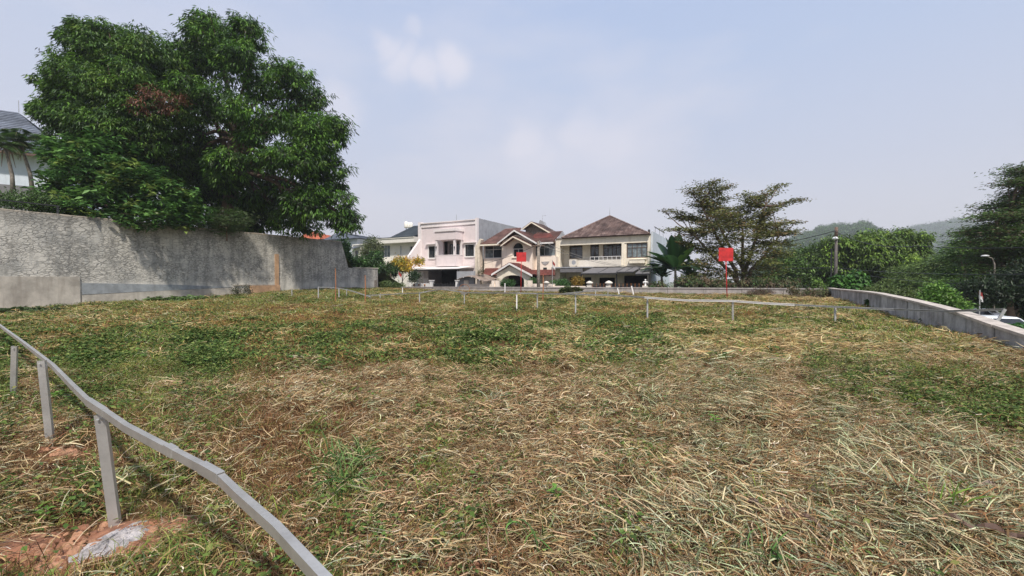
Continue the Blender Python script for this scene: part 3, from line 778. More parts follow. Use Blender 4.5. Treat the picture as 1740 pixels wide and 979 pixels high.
# ---------------------------------------------------------------- beige gabled house
def Z3(x, y): return 790+x/6.12, 350+y/6.12
e, H = house(823, B_H+.2, 'weathered beige two-storey house with brown gabled tile roofs and an arched porch')
def h3(zx, zy, off=0.0): return H(*Z3(zx, zy), off)
X = lambda zx, off=0.0: h3(zx, 500, off)[0]
Zz = lambda zx, zy, off=0.0: h3(zx, zy, off)[1]
xl = X(198); xr = X(945); z_e = Zz(560, 385); z_f = Zz(500, 655)
wL = (X(203), X(383), Zz(290, 545), Zz(290, 412)); wR = (X(712), X(938), Zz(830, 520), Zz(830, 385))
wA = (X(500, -.9), X(607, -.9), Zz(550, 532, -.9), Zz(550, 445, -.9))
# main wall
mb = MB().holes(xl, xr, z_f-.3, z_e+.1, 0, .25, [wL, wR])
mb.holes(xl, xr, 0, z_f-.3, 0, .25, [(X(200), X(240), 0, 2.1), (X(250), X(370), .9, 2.0), (X(700), X(740), 0, 2.1)])
mb.box(xl, xl+.25, .25, 9, 0, z_e).box(xr-.25, xr, .25, 9, 0, z_e).box(xl+.25, xr-.25, 8.75, 9, 0, z_e)
mb.build('wall', M['beige'], e)
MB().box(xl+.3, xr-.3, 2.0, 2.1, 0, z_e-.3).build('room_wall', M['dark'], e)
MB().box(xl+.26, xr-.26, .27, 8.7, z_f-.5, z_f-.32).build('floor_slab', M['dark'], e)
window(e, *wL, .03, cols=2, frame='white', glass=['glass_grey', 'glass'], fw_=.07, rowsplit=.68)
window(e, *wR, .03, cols=4, frame='grey', glass=['glass_grey', 'glass', 'glass'], fw_=.07, rowsplit=.62)
# centre bay, projecting, gabled
bx0, bx1 = X(388, -.9), X(700, -.9); zb = z_f-.2; y_b = -.9
zpk = Zz(512, 300, -.9)
bw_ = bx1-bx0; 
ax0, ax1, az0, az1 = wA
zhead = az1+(ax1-ax0)/2*1.0
mb = MB().holes(bx0, bx1, zb, zhead+.15, y_b, y_b+.2, [(ax0, ax1, az0, zhead+.15)])
# arch spandrels
cx = (ax0+ax1)/2; rr = (ax1-ax0)/2
arc = [(cx+rr*cos(t), az1+rr*sin(t)) for t in np.linspace(0, pi/2, 8)]
mb.prism(arc+[(cx, zhead+.15), (ax1, zhead+.15)], y_b, y_b+.2)
arc = [(cx-rr*cos(t), az1+rr*sin(t)) for t in np.linspace(0, pi/2, 8)]
mb.prism(arc+[(cx, zhead+.15), (ax0, zhead+.15)], y_b, y_b+.2)
mb.prism([(bx0, zhead+.15), (bx1, zhead+.15), (bx1, zhead+.3), ((bx0+bx1)/2-.1, zpk), (bx0, zhead+.3)], y_b, y_b+.2)
mb.box(bx0, bx0+.2, y_b+.2, -.001, zb, z_e).box(bx1-.2, bx1, y_b+.2, -.001, zb, z_e).box(bx0+.2, bx1-.2, y_b+.2, -.001, zb, zb+.15)
mb.build('bay_wall', M['beige'], e)
MB().prism([(cx+(rr+.14)*cos(t), az1+(rr+.14)*sin(t)) for t in np.linspace(0, pi, 14)]+[(cx+(rr-.0)*cos(t), az1+(rr-.0)*sin(t)) for t in np.linspace(pi, 0, 14)], y_b-.06, y_b+.02).build('arch_trim', M['cream'], e)
wo_ = window(e, ax0+.002, ax1-.002, az0, az1, y_b+.03, cols=2, frame='white', glass='glass', fw_=.06)
MB().prism([(cx+(rr-.02)*cos(t), az1+.03+(rr-.03)*sin(t)) for t in np.linspace(0, pi, 14)], y_b+.1, y_b+.13).build('pane', M['glass'], wo_, label='half-round top pane')
MB().box(ax0-.12, ax1+.12, y_b-.1, y_b+.01, az0-.1, az0-.002).build('sill', M['cream'], wo_)
# gable roofs (ridge runs away from the viewer): prism with thickness
def gable(name, apex, le, re, y0, y1, mat, t=.16, barge='white', parent=e, bt=.2):
    """apex/le/re: (x,z)"""
    o = MB()
    for (lo, sgn) in ((le, -1), (re, 1)):
        courses(o, (lo[0], y0, lo[1]), (lo[0], y1, lo[1]), (apex[0], y1, apex[1]), (apex[0], y0, apex[1]), 9, .06)
    r_ = o.build(name, mat, parent)
    b = MB()
    for lo in (le, re):
        d = Vector((apex[0]-lo[0], apex[1]-lo[1])); 
        b.prism([(lo[0], lo[1]-.03), (apex[0], apex[1]-.03), (apex[0], apex[1]-.03-bt), (lo[0], lo[1]-.03-bt)], y0-.05, y0+.03)
    b.build('bargeboard', M[barge], r_)
    return r_
A1 = h3(512, 245, -1.35); L1 = h3(335, 385, -1.35); R1 = h3(745, 378, -1.35)
gable('gable_roof', (A1[0], A1[1]), (L1[0], L1[1]), (R1[0], R1[1]), -1.35, 4.0, M['tile_dull'], bt=.17)
A2 = h3(500, 312, -1.75); L2 = h3(372, 408, -1.75); R2 = h3(690, 405, -1.75)
gable('lower_gable_roof', A2, L2, R2, -1.75, -.3, M['tile_dull'], barge='cream', bt=.13)
# hip roof over the left wing
ez = Zz(230, 395, -.7)
p0 = (X(160, -.8), -.8, ez); p1 = (A1[0]+2.3, -.8, ez); qa = h3(425, 238, 3.2); qb = h3(585, 226, 3.2); q0 = (qa[0], 3.2, qa[1]); q1 = (qb[0], 3.2, qb[1])
mb = MB(); courses(mb, p0, (A1[0], -.8, ez), q1, q0, 12, .06)
courses(mb, (p0[0], 8.5, ez), p0, q0, (q0[0], 4.2, q0[2]), 12, .06)
rf = mb.build('hip_roof', M['tile_dull'], e)
MB().box(X(160, -.8), A1[0]-2.2, -.95, -.72, ez-.22, ez-.06).build('fascia', M['cream'], rf)
# right wing roof
ez2 = Zz(840, 375, -.7); zr = Zz(800, 290, .8)
mb = MB(); courses(mb, (A1[0]+1.0, -.8, ez2), (xr+.05, -.8, ez2), (xr-.1, 2.3, zr+.35), (A1[0]+1.0, 2.3, zr+.35), 12, .06)
rf = mb.build('right_wing_roof', M['tile_dull'], e)
MB().box(X(775, -.8), xr+.04, -.95, -.72, ez2-.2, ez2-.05).build('fascia', M['white'], rf)
mb = MB(); courses(mb, (X(700, .3), .3, Zz(800, 335, .3)), (X(925, .3), .3, Zz(800, 335, .3)), (X(890, 1.6), 1.6, Zz(800, 290, 1.6)), (X(720, 1.6), 1.6, Zz(800, 290, 1.6)), 4, .06)
mb.build('red_roof_strip', M['tile_red'], e)
# upper gable
A3 = h3(692, 162, 2.0); L3 = h3(590, 240, 2.0); R3 = h3(935, 300, 2.0)
gable('upper_gable_roof', A3, L3, R3, 2.0, 5.2, M['tile_brown'], barge='cream', bt=.14)
mb = MB().prism([(L3[0]+.2, L3[1]-1.2), (R3[0]-.3, R3[1]-.8), (R3[0]-.3, R3[1]-.1), (A3[0], A3[1]-.25), (L3[0]+.2, L3[1]-.1)], 2.6, 2.8)
mb.build('gable_wall', M['bark_grey'], e)
MB().prism([(h3(750, 185, 5)[0], h3(750, 185, 5)[1]-.5), (h3(850, 185, 5)[0], h3(850, 200, 5)[1]-.5), (h3(815, 165, 5)[0], h3(815, 165, 5)[1]), (h3(780, 145, 5)[0], h3(780, 145, 5)[1])], 5, 5.6).build('ridge_cap', M['grey'], e)
MB().prism([(h3(955, 350, .6)[0], h3(955, 350, .6)[1]), (h3(1050, 350, .6)[0], h3(1050, 340, .6)[1]), (h3(1010, 262, .6)[0], h3(1010, 262, .6)[1])], .6, 1.0).build('grey_parapet', M['grey'], e)
MB().tube([(h3(805, 160, 5)[0], 5, h3(805, 160, 5)[1]-.3), (h3(805, 100, 5)[0], 5, h3(805, 100, 5)[1]), (h3(845, 100, 5)[0], 5, h3(845, 100, 5)[1])], .02, 4).build('antenna', M['grey'], e)
# balcony on the right with a raised grey fan shape
pb0, pb1 = X(782, -1.0), X(945, -1.0); zb0, zb1 = Zz(860, 662, -1.0), Zz(860, 527, -1.0)
MB().box(pb0, pb1, -1.0, -.86, zb0, zb1).box(pb0, pb0+.14, -.86, -.001, zb0, zb1).box(pb1-.14, pb1, -.86, -.001, zb0, zb1).box(pb0+.14, pb1-.14, -.86, -.001, zb0, zb0+.14).build('balcony', M['beige'], e)
cxo, czo = X(838, -1.0), Zz(838, 578, -1.0)
MB().prism([(cxo-.45, czo), (cxo+.45, czo), (cxo+.28, czo-.22), (cxo, czo-.36), (cxo-.28, czo-.22)], -1.05, -1.001).build('fan_plate', M['concrete'], e)
MB().box(cxo-.22, cxo+.16, -1.06, -1.001, czo-.85, czo-.62).build('wall_box', M['black'], e)
# lower roofs and porch
mb = MB(); zt_ = Zz(260, 648, -.1); zl_ = Zz(240, 722, -1.6)
courses(mb, (X(165, -1.6), -1.6, zl_), (X(350, -1.6), -1.6, zl_), (X(350), -.02, zt_), (X(215), -.02, zt_), 6, .05); mb.build('porch_side_roof', M['tile_red'], e)
mb = MB(); zt_ = Zz(860, 664, -1.05); zl_ = Zz(860, 722, -2.2)
courses(mb, (X(700, -2.2), -2.2, zl_), (X(935, -2.2), -2.2, zl_), (X(935, -1.05), -1.06, zt_), (X(700, -1.05), -1.06, zt_), 6, .05); mb.build('porch_side_roof', M['tile_red'], e)
A4 = h3(463, 588, -3.0); L4 = h3(275, 705, -3.0); R4 = h3(700, 712, -3.0)
gable('porch_gable_roof', A4, L4, R4, -3.0, -.05, M['tile_red'], bt=.2)
# arch wall of the porch
yp = -2.7
px0, px1 = X(330, yp), X(675, yp); o0, o1 = X(385, yp), X(615, yp); zs_ = Zz(500, 775, yp); zc_ = Zz(500, 720, yp)
cx = (o0+o1)/2; rx = (o1-o0)/2; rz = zc_-zs_
arcpts = [(cx+rx*cos(t), zs_+rz*sin(t)) for t in np.linspace(pi, 0, 16)]
ag = h3(465, 625, yp)
MB().prism([(px0, 0), (o0, 0), (o0, zs_)]+arcpts[1:-1]+[(o1, zs_), (o1, 0), (px1, 0), (px1, Zz(675, 715, yp)), ag, (px0, Zz(330, 705, yp))], yp, yp+.2).build('porch_wall', M['cream'], e)
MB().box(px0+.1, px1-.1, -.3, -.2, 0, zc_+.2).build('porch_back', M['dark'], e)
for x in (X(660, yp-.1), X(345, yp-.1)):
    MB().rev([(.03, 0), (.08, .04), (.07, .2), (.02, .26)], (x, yp-.09, zs_-.4), 8).build('porch_lantern', M['black'], e)
# curved brown carport sheet on the left
pts = []
for t in np.linspace(0, 1, 9):
    zx = -40+t*330; zy = 775-48*sin(pi*min(1, t*1.15+.05)); pts.append(h3(zx, zy, -4.2))
M['sheet_brown'] = pmat('weathered_brown_sheet', (.26, .20, .16), .8, .3, 2, streak=.6)
mb = MB()
for p, q in zip(pts[:-1], pts[1:]): mb.slab([(p[0], -5.2, p[1]-.05), (q[0], -5.2, q[1]-.05), (q[0], -2.8, q[1]+.25), (p[0], -2.8, p[1]+.25)], .04)
cp = mb.build('carport_sheet', M['sheet_brown'], e)
for i in (2, 4, 6): MB().box(pts[i][0]-.04, pts[i][0]+.04, -5.26, -5.18, pts[i][1]-.13, pts[i][1]-.05).build('carport_rib', M['white'], cp)
for zx in (245, 135): x = X(zx, -4.0); MB().box(x-.07, x+.07, -4.05, -3.91, 0, Zz(zx, 760, -4)).build('carport_post', M['white'], e)
for zx, w_ in ((20, .5), (150, .35), (345, .35), (680, .4), (300, .3)):
    x = X(zx, -4.4); MB().box(x-w_/2, x+w_/2, -4.6, -4.3, 0, Zz(zx, 775, -4.4)).build('gate_pillar', M['beige'], e)
MB().box(X(10, -4.4), X(330, -4.4), -4.5, -4.4, 0, Zz(200, 812, -4.4)).build('front_fence', M['beige'], e)
MB().box(X(680, -4.4), X(940, -4.4), -4.5, -4.4, 0, Zz(800, 810, -4.4)).build('front_fence', M['beige'], e)

# ---------------------------------------------------------------- cream house on the right, hip roof
def Z4(x, y): return 930+x/6.12, 350+y/6.12
e, H = house(944, B_H, 'cream two-storey house with a brown hipped tile roof and grey canopies, rightmost of the row')
def h4(zx, zy, off=0.0): return H(*Z4(zx, zy), off)
X = lambda zx, off=0.0: h4(zx, 500, off)[0]
Zz = lambda zx, zy, off=0.0: h4(zx, zy, off)[1]
xl, xr = X(88), X(1068); D = 9.5
zb1 = Zz(560, 325); zb0 = Zz(560, 396); zfl = Zz(560, 632)
yb = 1.6       # recess depth of the balcony
mb = MB().box(xl, xr, 0, .3, zb0, zb1).box(xl, X(130), 0, .3, 0, zb0).box(X(1042), xr, 0, .3, 0, zb0).box(X(772), X(800), 0, .25, zfl, zb0)
mb.box(xr-.28, xr, .3, D, zfl, zb1).box(xl, xl+.25, .3, D, 0, zb1).box(xl+.25, xr-.25, D-.25, D, 0, zb1)
mb.build('frame_wall', M['cream'], e)
MB().box(xl-.02, xr+.02, -.08, .32, zb1+.001, zb1+.07).build('roof_edge', M['wood'], e)
s0 = X(1071); MB().box(xr+.003, xr+.2, .35, D+1.5, 0, Zz(1075, 262)).build('side_wall', M['bluewhite'], e, label='white side wall with blue shade in its colour')  # the blue of open shade is put into this wall's colour
for k in range(3):
    MB().tube([(xr+.12, 2+k*2.4, Zz(1075, 262)), (xr+.12, 2+k*2.4, Zz(1075, 262)+.6)], .03, 4).build('steel_rod', M['grey'], e)
MB().box(xr+.06, xr+.16, 1.6, 8, Zz(1075, 262)+.55, Zz(1075, 262)+.61).build('rod_rail', M['grey'], e)
MB().box(X(1045), X(1062), 0.0, .3, zb1+.071, zb1+.5).build('chimney_stub', M['black'], e)
# recessed back wall with openings
r0, r1 = xl+.25, X(772)
Xb = lambda zx: h4(zx, 500, yb)[0]
op1 = (Xb(228), Xb(366), Zz(300, 548, yb), Zz(300, 412, yb)); op2 = (Xb(447), Xb(537), Zz(490, 575, yb), Zz(490, 402, yb)); op3 = (Xb(580), Xb(768), Zz(670, 536, yb), Zz(670, 398, yb))
mb = MB().holes(r0, Xb(790), zfl, zb0+.25, yb, yb+.2, [op1, op2, op3]); mb.build('balcony_back_wall', M['cream'], e)
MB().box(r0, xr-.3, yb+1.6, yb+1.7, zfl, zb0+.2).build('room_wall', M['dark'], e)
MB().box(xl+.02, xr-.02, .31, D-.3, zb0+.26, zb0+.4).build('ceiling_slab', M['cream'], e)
window(e, *op3, yb+.03, cols=4, frame='wood', glass=['glass', 'glass_grey'], fw_=.07, rowsplit=.72)
window(e, *op2, yb+.03, cols=2, frame='wood', glass='glass', fw_=.07, rowsplit=.78, label='glazed balcony door')
window(e, *op1, yb+.03, cols=2, frame='wood', glass='glass', fw_=.05, rowsplit=.7)
# right room window wall
w4 = (X(822), X(1040), Zz(930, 540), Zz(930, 383)); 
MB().holes(X(800)+.002, X(1042)-.002, zfl, zb0-.002, .06, .26, [w4]).build('right_wall', M['cream'], e)
window(e, *w4, .08, cols=4, frame='wood', glass=['glass_grey'], fw_=.08, rowsplit=.68)
MB().box(X(862), X(1022), -.38, .059, Zz(940, 597), Zz(940, 560)).box(X(855), X(1030), -.42, .058, Zz(940, 560)+.001, Zz(940, 560)+.06).build('window_planter', M['cream'], e)
# balcony parapet & thin rail, ac unit
zp = Zz(600, 560); 
M['offwhite'] = pmat('off_white_render', (.70, .65, .57), .75, .05, 2, streak=.3, dirt=(.48, .43, .36))
MB().box(X(310), X(772)-.002, -.12, .02, zfl, zp).box(X(225), X(310)-.002, .25, .4, zfl, zp-.02).build('balcony_parapet', M['offwhite'], e)
rl = MB().box(X(445), X(770), -.06, -.02, zp+.28, zp+.33)
rl = rl.build('balcony_rail', M['white'], e)
for k in range(8):
    x = X(448)+(X(766)-X(448))*k/7; MB().box(x-.02, x+.02, -.06, -.02, zp, zp+.28).build('baluster', M['white'], rl)
ac = MB().box(X(232, -.5), X(305, -.5), -.62, -.28, zfl+.12, zfl+.75).build('air_conditioner', M['offwhite'], e)
fx_, fz_ = X(275, -.6), zfl+.44
MB().add([(fx_+.22*cos(t), -.625, fz_+.22*sin(t)) for t in np.linspace(0, 2*pi, 14, endpoint=False)]+[(fx_+.22*cos(t), -.60, fz_+.22*sin(t)) for t in np.linspace(0, 2*pi, 14, endpoint=False)],
         [tuple(range(13, -1, -1))]+[(i, (i+1) % 14, (i+1) % 14+14, i+14) for i in range(14)]).build('fan_grille', M['grey'], ac)
MB().box(xl-.1, X(480), -.9, .0-.13, zfl-.10, zfl-.002).build('ledge_slab', M['grey'], e)
MB().box(xl+.02, xr-.02, -.118, .35, zfl-.35, zfl-.103).build('floor_band', M['offwhite'], e)
# ground floor
mb = MB().holes(xl+.3, xr-.3, 0, zfl-.36, 2.3, 2.5, [(X(148), X(385), 0, Zz(260, 740)), (X(470), X(640), 0, 2.0), (X(740), X(1000), 0, 2.2)])
mb.build('ground_floor_wall', M['cream'], e)
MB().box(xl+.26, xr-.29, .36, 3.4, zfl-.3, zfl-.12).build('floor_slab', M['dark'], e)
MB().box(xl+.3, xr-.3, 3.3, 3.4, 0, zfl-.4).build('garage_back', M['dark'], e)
MB().box(X(215), X(235), 2.28, 2.299, 0, Zz(225, 740)).build('mullion', M['cream'], e)
MB().box(X(130, -.9), X(365, -.9), -.85, -.7, Zz(250, 690, -.8), Zz(250, 640, -.8)).build('dark_fascia', M['canopy_grey'], e)
def canopy(x0, x1, zA, zB, ya, yb_, lab=None, sk=0.0):
    mb = MB().slab([(x0, ya, zA), (x1, ya, zA+.02), (x1+sk, yb_, zB), (x0+sk, yb_, zB)], .04)
    c = mb.build('canopy', M['canopy_grey'], e)
    n_ = max(2, int((x1-x0)/1.1))
    for k in range(n_+1):
        x = x0+(x1-x0)*k/n_; MB().slab([(x-.02, ya, zA+.03), (x+.02, ya, zA+.03), (x+.02+sk, yb_, zB+.03), (x-.02+sk, yb_, zB+.03)], .028).build('batten', M['black'], c)
    MB().box(x0, x1, ya+.01, ya+.06, zA-.14, zA-.045).build('canopy_edge', M['black'], c)
    return c
canopy(X(350, -3.2), X(715, -3.2), Zz(530, 697, -3.2), Zz(560, 642, -.9), -3.2, -.9, sk=.35)
canopy(X(722, -3.4), X(905, -3.4), Zz(815, 683, -3.4), Zz(840, 640, -1.2), -3.4, -1.2, sk=.2)
canopy(X(915, -3.6), X(1062, -3.6), Zz(990, 702, -3.6), Zz(985, 655, -1.2), -3.6, -1.2, sk=-.1)
for zx in (355, 720, 1060): x = X(zx, -3.1); MB().box(x-.05, x+.05, -3.1, -3.0, 0, Zz(zx, 705, -3.1)).build('canopy_post', M['black'], e)
# front fence: dark gate with spikes, pillars
g0, g1_ = X(475, -4.3), X(1000, -4.3); zg = Zz(740, 822, -4.3)
gt = MB().box(g0, g1_, -4.32, -4.29, .1, zg-.08).build('gate', M['black'], e)
n_ = 40
for k in range(n_):
    x = g0+(g1_-g0)*k/(n_-1); MB().box(x-.015, x+.015, -4.36, -4.325, .1, zg+.05).add([(x-.03, -4.34, zg+.05), (x+.03, -4.34, zg+.05), (x, -4.31, zg+.05), (x, -4.335, zg+.18)], [(0, 1, 3), (1, 2, 3), (2, 0, 3), (0, 2, 1)]).build('gate_bar', M['rust'] if k % 3 == 0 else M['black'], gt)
MB().box(X(45, -4.3), X(400, -4.3), -4.4, -4.25, 0, zg-.12).build('front_fence', M['beige'], e)
for zx in (440, 640, 1020): x = X(zx, -4.3); MB().box(x-.2, x+.2, -4.5, -4.15, 0, zg-.04).build('gate_pillar', M['offwhite'], e)
# hip roof
ap = h4(650, 110, 4.6); el = h4(150, 338, -.35); er = h4(1050, 297, -.35)
zl = (el[1]+er[1])/2-.02
P0 = (el[0], -.35, zb1+.05); P1 = (er[0]+.1, -.35, zb1+.05); P2 = (er[0]+.1, D+.3, zb1+.05); P3 = (el[0], D+.3, zb1+.05); AP = (ap[0], 4.6, ap[1])
mb = MB()
courses(mb, P0, P1, AP, AP, 16, .07); courses(mb, P1, P2, AP, AP, 16, .07); courses(mb, P3, P0, AP, AP, 16, .07); courses(mb, P2, P3, AP, AP, 16, .07)
rf = mb.build('hip_roof', M['tile_brown'], e)
for (p, q) in ((P0, AP), (P1, AP)):
    MB().tube([Vector(p)+Vector((0, 0, .05)), Vector(q)+Vector((0, 0, .05))], .10, 6).build('ridge_tiles', M['tile_brown'], rf)
for s_, zx in ((-1, 460), (1, 850)):
    c = h4(zx, 185, 6.5); MB().prism([(c[0]-.9*(s_ < 0)-.1, c[1]-.75), (c[0]+.9*(s_ > 0)+.1, c[1]-.75), (c[0], c[1])], 6.3, 8.5).build('rear_roof_wing', M['tile_dull'], rf)
MB().tube([(ap[0], 4.6, ap[1]), (ap[0], 4.6, ap[1]+1.0)], [.03, .012], 5).build('lightning_rod', M['grey'], rf)

# ---------------------------------------------------------------- things in front of the cream house
def globe(px, py, r, lab):
    p = AT(px, py, on_b(px, py, B_H-4.3)[2])
    o = MB().rev([(.04, -r*.9), (r*.55, -r*.62), (r*1.25, -.02), (r*1.25, .04), (r*.95, r*.42), (r*.4, r*.7), (.04, r*.8)], (0, 0, 0), 16).build('planter_globe', M['offwhite'], None, True)
    o.location = (p.x, p.y, p.z); tag(o, lab, 'ornament', 'white ornaments on the gate posts'); return o
globe(930+440/6.12, 350+803/6.12, .25, 'white rounded ornament on the gate post left of the garage of the cream house')
globe(930+640/6.12, 350+803/6.12, .27, 'white rounded ornament on the gate post in front of the dark garage')
globe(790+848/6.12, 350+800/6.12, .22, 'white rounded ornament on the gate post beside the brown utility pole')
p = on_b(930+1020/6.12, 350+835/6.12, B_H-4.3); q = AT(930+1020/6.12, 350+835/6.12, p[2])
o = empty('garden_statue', (q.x, q.y, q.z), 0, 'small white statue on the right gate post of the cream house', 'statue')
MB().rev([(.14, -.1), (.14, 0), (.08, .06), (.07, .22), (.12, .32), (.10, .42), (.04, .46)], (0, 0, 0), 10).build('body', M['white'], o, True)
MB().rev([(.02, .44), (.07, .48), (.07, .56), (.02, .60)], (0, 0, 0), 8).build('head', M['white'], o, True)
MB().tube([(-.08, 0, .40), (-.2, -.02, .34), (-.17, -.08, .24)], [.04, .035, .03], 6).build('arm', M['white'], o, True)
MB().tube([(.08, 0, .40), (.2, -.02, .34), (.17, -.08, .24)], [.04, .035, .03], 6).build('arm', M['white'], o, True)

# ---------------------------------------------------------------- white house with blue grey roof (left of pink)
B2 = B_H+1.5
e, H = house(642, B2, 'white two-storey house with a dark blue grey hipped roof, left of the pink house')
def h5(zx, zy, off=0.0): return H(*Z2(zx, zy), off)
X = lambda zx, off=0.0: h5(zx, 500, off)[0]
Zz = lambda zx, zy, off=0.0: h5(zx, zy, off)[1]
M['wh2'] = pmat('warm_white_render', (.76, .73, .66), .75, .04, 2, streak=.2, dirt=(.55, .52, .46))
x0, x1 = X(470), X(872); zt = Zz(600, 330)
w1 = (X(500), X(592), Zz(545, 505), Zz(545, 385)); w2 = (X(785), X(832), Zz(808, 500), Zz(808, 392))
MB().holes(x0, x1, 0, Zz(600, 372), 0, .25, [w1, w2]).box(x0, x0+.25, .25, 9, 0, zt).box(x0+.25, x1, 8.75, 9, 0, zt).box(x1-.2, x1, .25, 8.75, 0, zt).build('wall', M['wh2'], e)
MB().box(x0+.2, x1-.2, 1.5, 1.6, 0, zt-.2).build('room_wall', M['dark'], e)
MB().box(x0-.3, x1, -.9, .4, Zz(600, 371), zt).box(x0-.38, x1, -.98, .4, zt+.002, zt+.12).build('eaves_band', M['wh2'], e)
window(e, *w1, .03, cols=3, frame='white', glass=['glass', 'glass_grey', 'glass_grey'], fw_=.06)
window(e, *w2, .03, cols=2, frame='white', glass='glass', fw_=.06)
MB().box(X(695), X(702), -.04, 0, Zz(690, 500), Zz(690, 390)).build('downpipe', M['grey'], e)
apx = h5(830, 195, 5.0); rid = h5(980, 200, 5.0)
mb = MB(); E0 = (h5(590, 310, -1)[0], -1.0, zt+.13); E1 = (x1+.0, -1.0, zt+.13)
courses(mb, E0, E1, (x1+.0, 5, apx[1]), (apx[0], 5, apx[1]), 14, .06); courses(mb, (E0[0], 10, E0[2]), E0, (apx[0], 5, apx[1]), (apx[0], 5.3, apx[1]), 14, .06)
mb.build('hip_roof', M['tile_slate'], e)
a_ = h5(470, 290, 1.5); c_ = h5(595, 305, 1.5)
mb = MB(); courses(mb, (X(470, -1), -1, zt+.13), (E0[0], -1, zt+.13), (X(560, 3), 3, zt+.55), (X(480, 3), 3, zt+.75), 6, .05); mb.build('low_side_roof', M['tile_slate'], e)
MB().box(X(480), X(600), -1.4, 0, Zz(540, 600)-.12, Zz(540, 600)).build('entrance_canopy', M['cream'], e)
tk = empty('water_tanks', ab(0, 0, 0), 0, 'cluster of pale rooftop water tanks above the blue grey roof', 'water tank')
tk.location = e.matrix_world @ Vector((0, 0, 0)) if False else (0, 0, 0)
for i, (zx, r_) in enumerate(((750, .30), (775, .26), (800, .24))):
    d = on_b(*Z2(zx, 190), B2+7)[2]; p = AT(*Z2(zx, 215), d); q = AT(*Z2(zx, 160 if i else 150), d)
    MB().rev([(r_*.9, 0), (r_, .1), (r_, (q.z-p.z)*.8), (r_*.6, (q.z-p.z)*.92), (.08, q.z-p.z)], tuple(p), 12).build('tank', M['wh2'], tk, True)
    MB().tube([tuple(p-Vector((0, 0, 3))), tuple(p)], .06, 5).build('tank_stand', M['grey'], tk)

# ---------------------------------------------------------------- far white house with grey roof, left
B3 = B_H+6
e, H = house(560, B3, 'distant white house with a low grey hipped roof beyond the end of the tall wall')
def h6(zx, zy, off=0.0): return H(*Z2(zx, zy), off)
X = lambda zx, off=0.0: h6(zx, 500, off)[0]
Zz = lambda zx, zy, off=0.0: h6(zx, zy, off)[1]
MB().box(X(-20), X(275), 0, 8, 0, Zz(130, 330)).build('wall', M['bluewhite'], e)
wd = (X(292), X(320), Zz(300, 515), Zz(300, 440))
MB().holes(X(260), X(480), 0, Zz(380, 385), -.8, -.55, [wd]).box(X(260), X(480), -.549, 5, 0, Zz(380, 385)).build('side_wing', M['wh2'], e)
window(e, *wd, -.78, cols=1, frame='wood', glass='glass', fw_=.05)
MB().box(X(275), X(470), -1, 3, Zz(380, 385)+.002, Zz(380, 385)+.15).build('wing_roof', M['wh2'], e)
MB().slab([(X(255), -2, Zz(300, 430)), (X(345), -2, Zz(300, 420)), (X(345), -.81, Zz(300, 405)), (X(275), -.81, Zz(300, 405))], .08).build('door_canopy', M['tile_slate2'], e)
apx = h6(100, 258, 4); zt = Zz(130, 330)
mb = MB(); p0, p1, p2, p3 = (X(-40), -.7, zt), (X(330), -.7, zt), (X(330), 8.7, zt), (X(-40), 8.7, zt); ap_ = (apx[0], 4, apx[1]); 
for (p, q) in ((p0, p1), (p1, p2), (p2, p3), (p3, p0)): courses(mb, p, q, ap_, ap_, 10, .06)
mb.build('hip_roof', M['tile_slate2'], e)
# orange roofed house glimpsed under the tree
e, H = house(500, B3+4, 'low house with an orange tile roof glimpsed between tree branches')
q0, q1, q2 = H(505, 410), H(556, 410), H(530, 393, 4)
MB().box(q0[0]+.3, q1[0]-.3, 0, 6, 0, q0[1]).build('wall', M['wh2'], e)
mb = MB(); ap_ = (q2[0], 3.5, q2[1]); P = [(q0[0], -.6, q0[1]), (q1[0], -.6, q0[1]), (q1[0], 7, q0[1]), (q0[0], 7, q0[1])]
for i in range(4): courses(mb, P[i], P[(i+1) % 4], ap_, ap_, 9, .06)
mb.build('hip_roof', M['tile_orange'], e)

# ---------------------------------------------------------------- house on the terrace, far left edge
d0 = 38.0
e = empty('house', (AT(60, 300, d0).x, d0, 4.75), R(30), 'large house with a sloping blue grey tiled roof on the terrace at the far left', 'house')
Mi = (Matrix.Translation(e.location) @ Matrix.Rotation(R(30), 4, 'Z')).inverted()
def hl(px, py, y_):
    # point on the local plane Y = y_ along the sight line
    o_ = Mi @ Vector((0, 0, EYE)); d_ = (Mi.to_3x3() @ pix_dir(px, py)); t = (y_-o_.y)/d_.y; return o_+d_*t
zev = hl(40, 262, 0).z
wx0, wx1 = hl(-150, 280, 0).x, hl(92, 280, 0).x
MB().box(wx0, wx1, 0, 12, 0, zev).build('wall', M['bluewhite'], e)
MB().box(wx0, wx1+.02, -.06, -.001, 0, hl(40, 316, 0).z).build('dark_plinth', M['canopy_grey'], e)
# roof: front slope ends in a hip on the right
rz_ = hl(5, 188, 7).z
B0 = (wx0, -1.0, zev-.05); B1_ = (wx1+1.3, -1.0, zev-.05); T1 = (hl(30, 192, 7).x, 7, rz_); T0 = (wx0, 7, rz_)
mb = MB(); courses(mb, B0, B1_, T1, T0, 22, .06); courses(mb, B1_, (wx1+1.3, 15, zev-.05), (T1[0], 7.5, rz_), T1, 22, .06); mb.build('hip_roof', M['tile_slate2'], e)
MB().box(wx0, wx1+1.25, -1.05, -.85, zev-.28, zev-.10).build('fascia', M['wood'], e)
MB().box(wx0, wx1+1.2, -.84, -.01, zev-.14, zev-.09).build('soffit', M['cream'], e)
MB().tube([(hl(32, 190, 7).x, 7, rz_), (hl(32, 190, 7).x, 7, rz_+1.2)], .03, 4).build('lightning_rod', M['grey'], e)
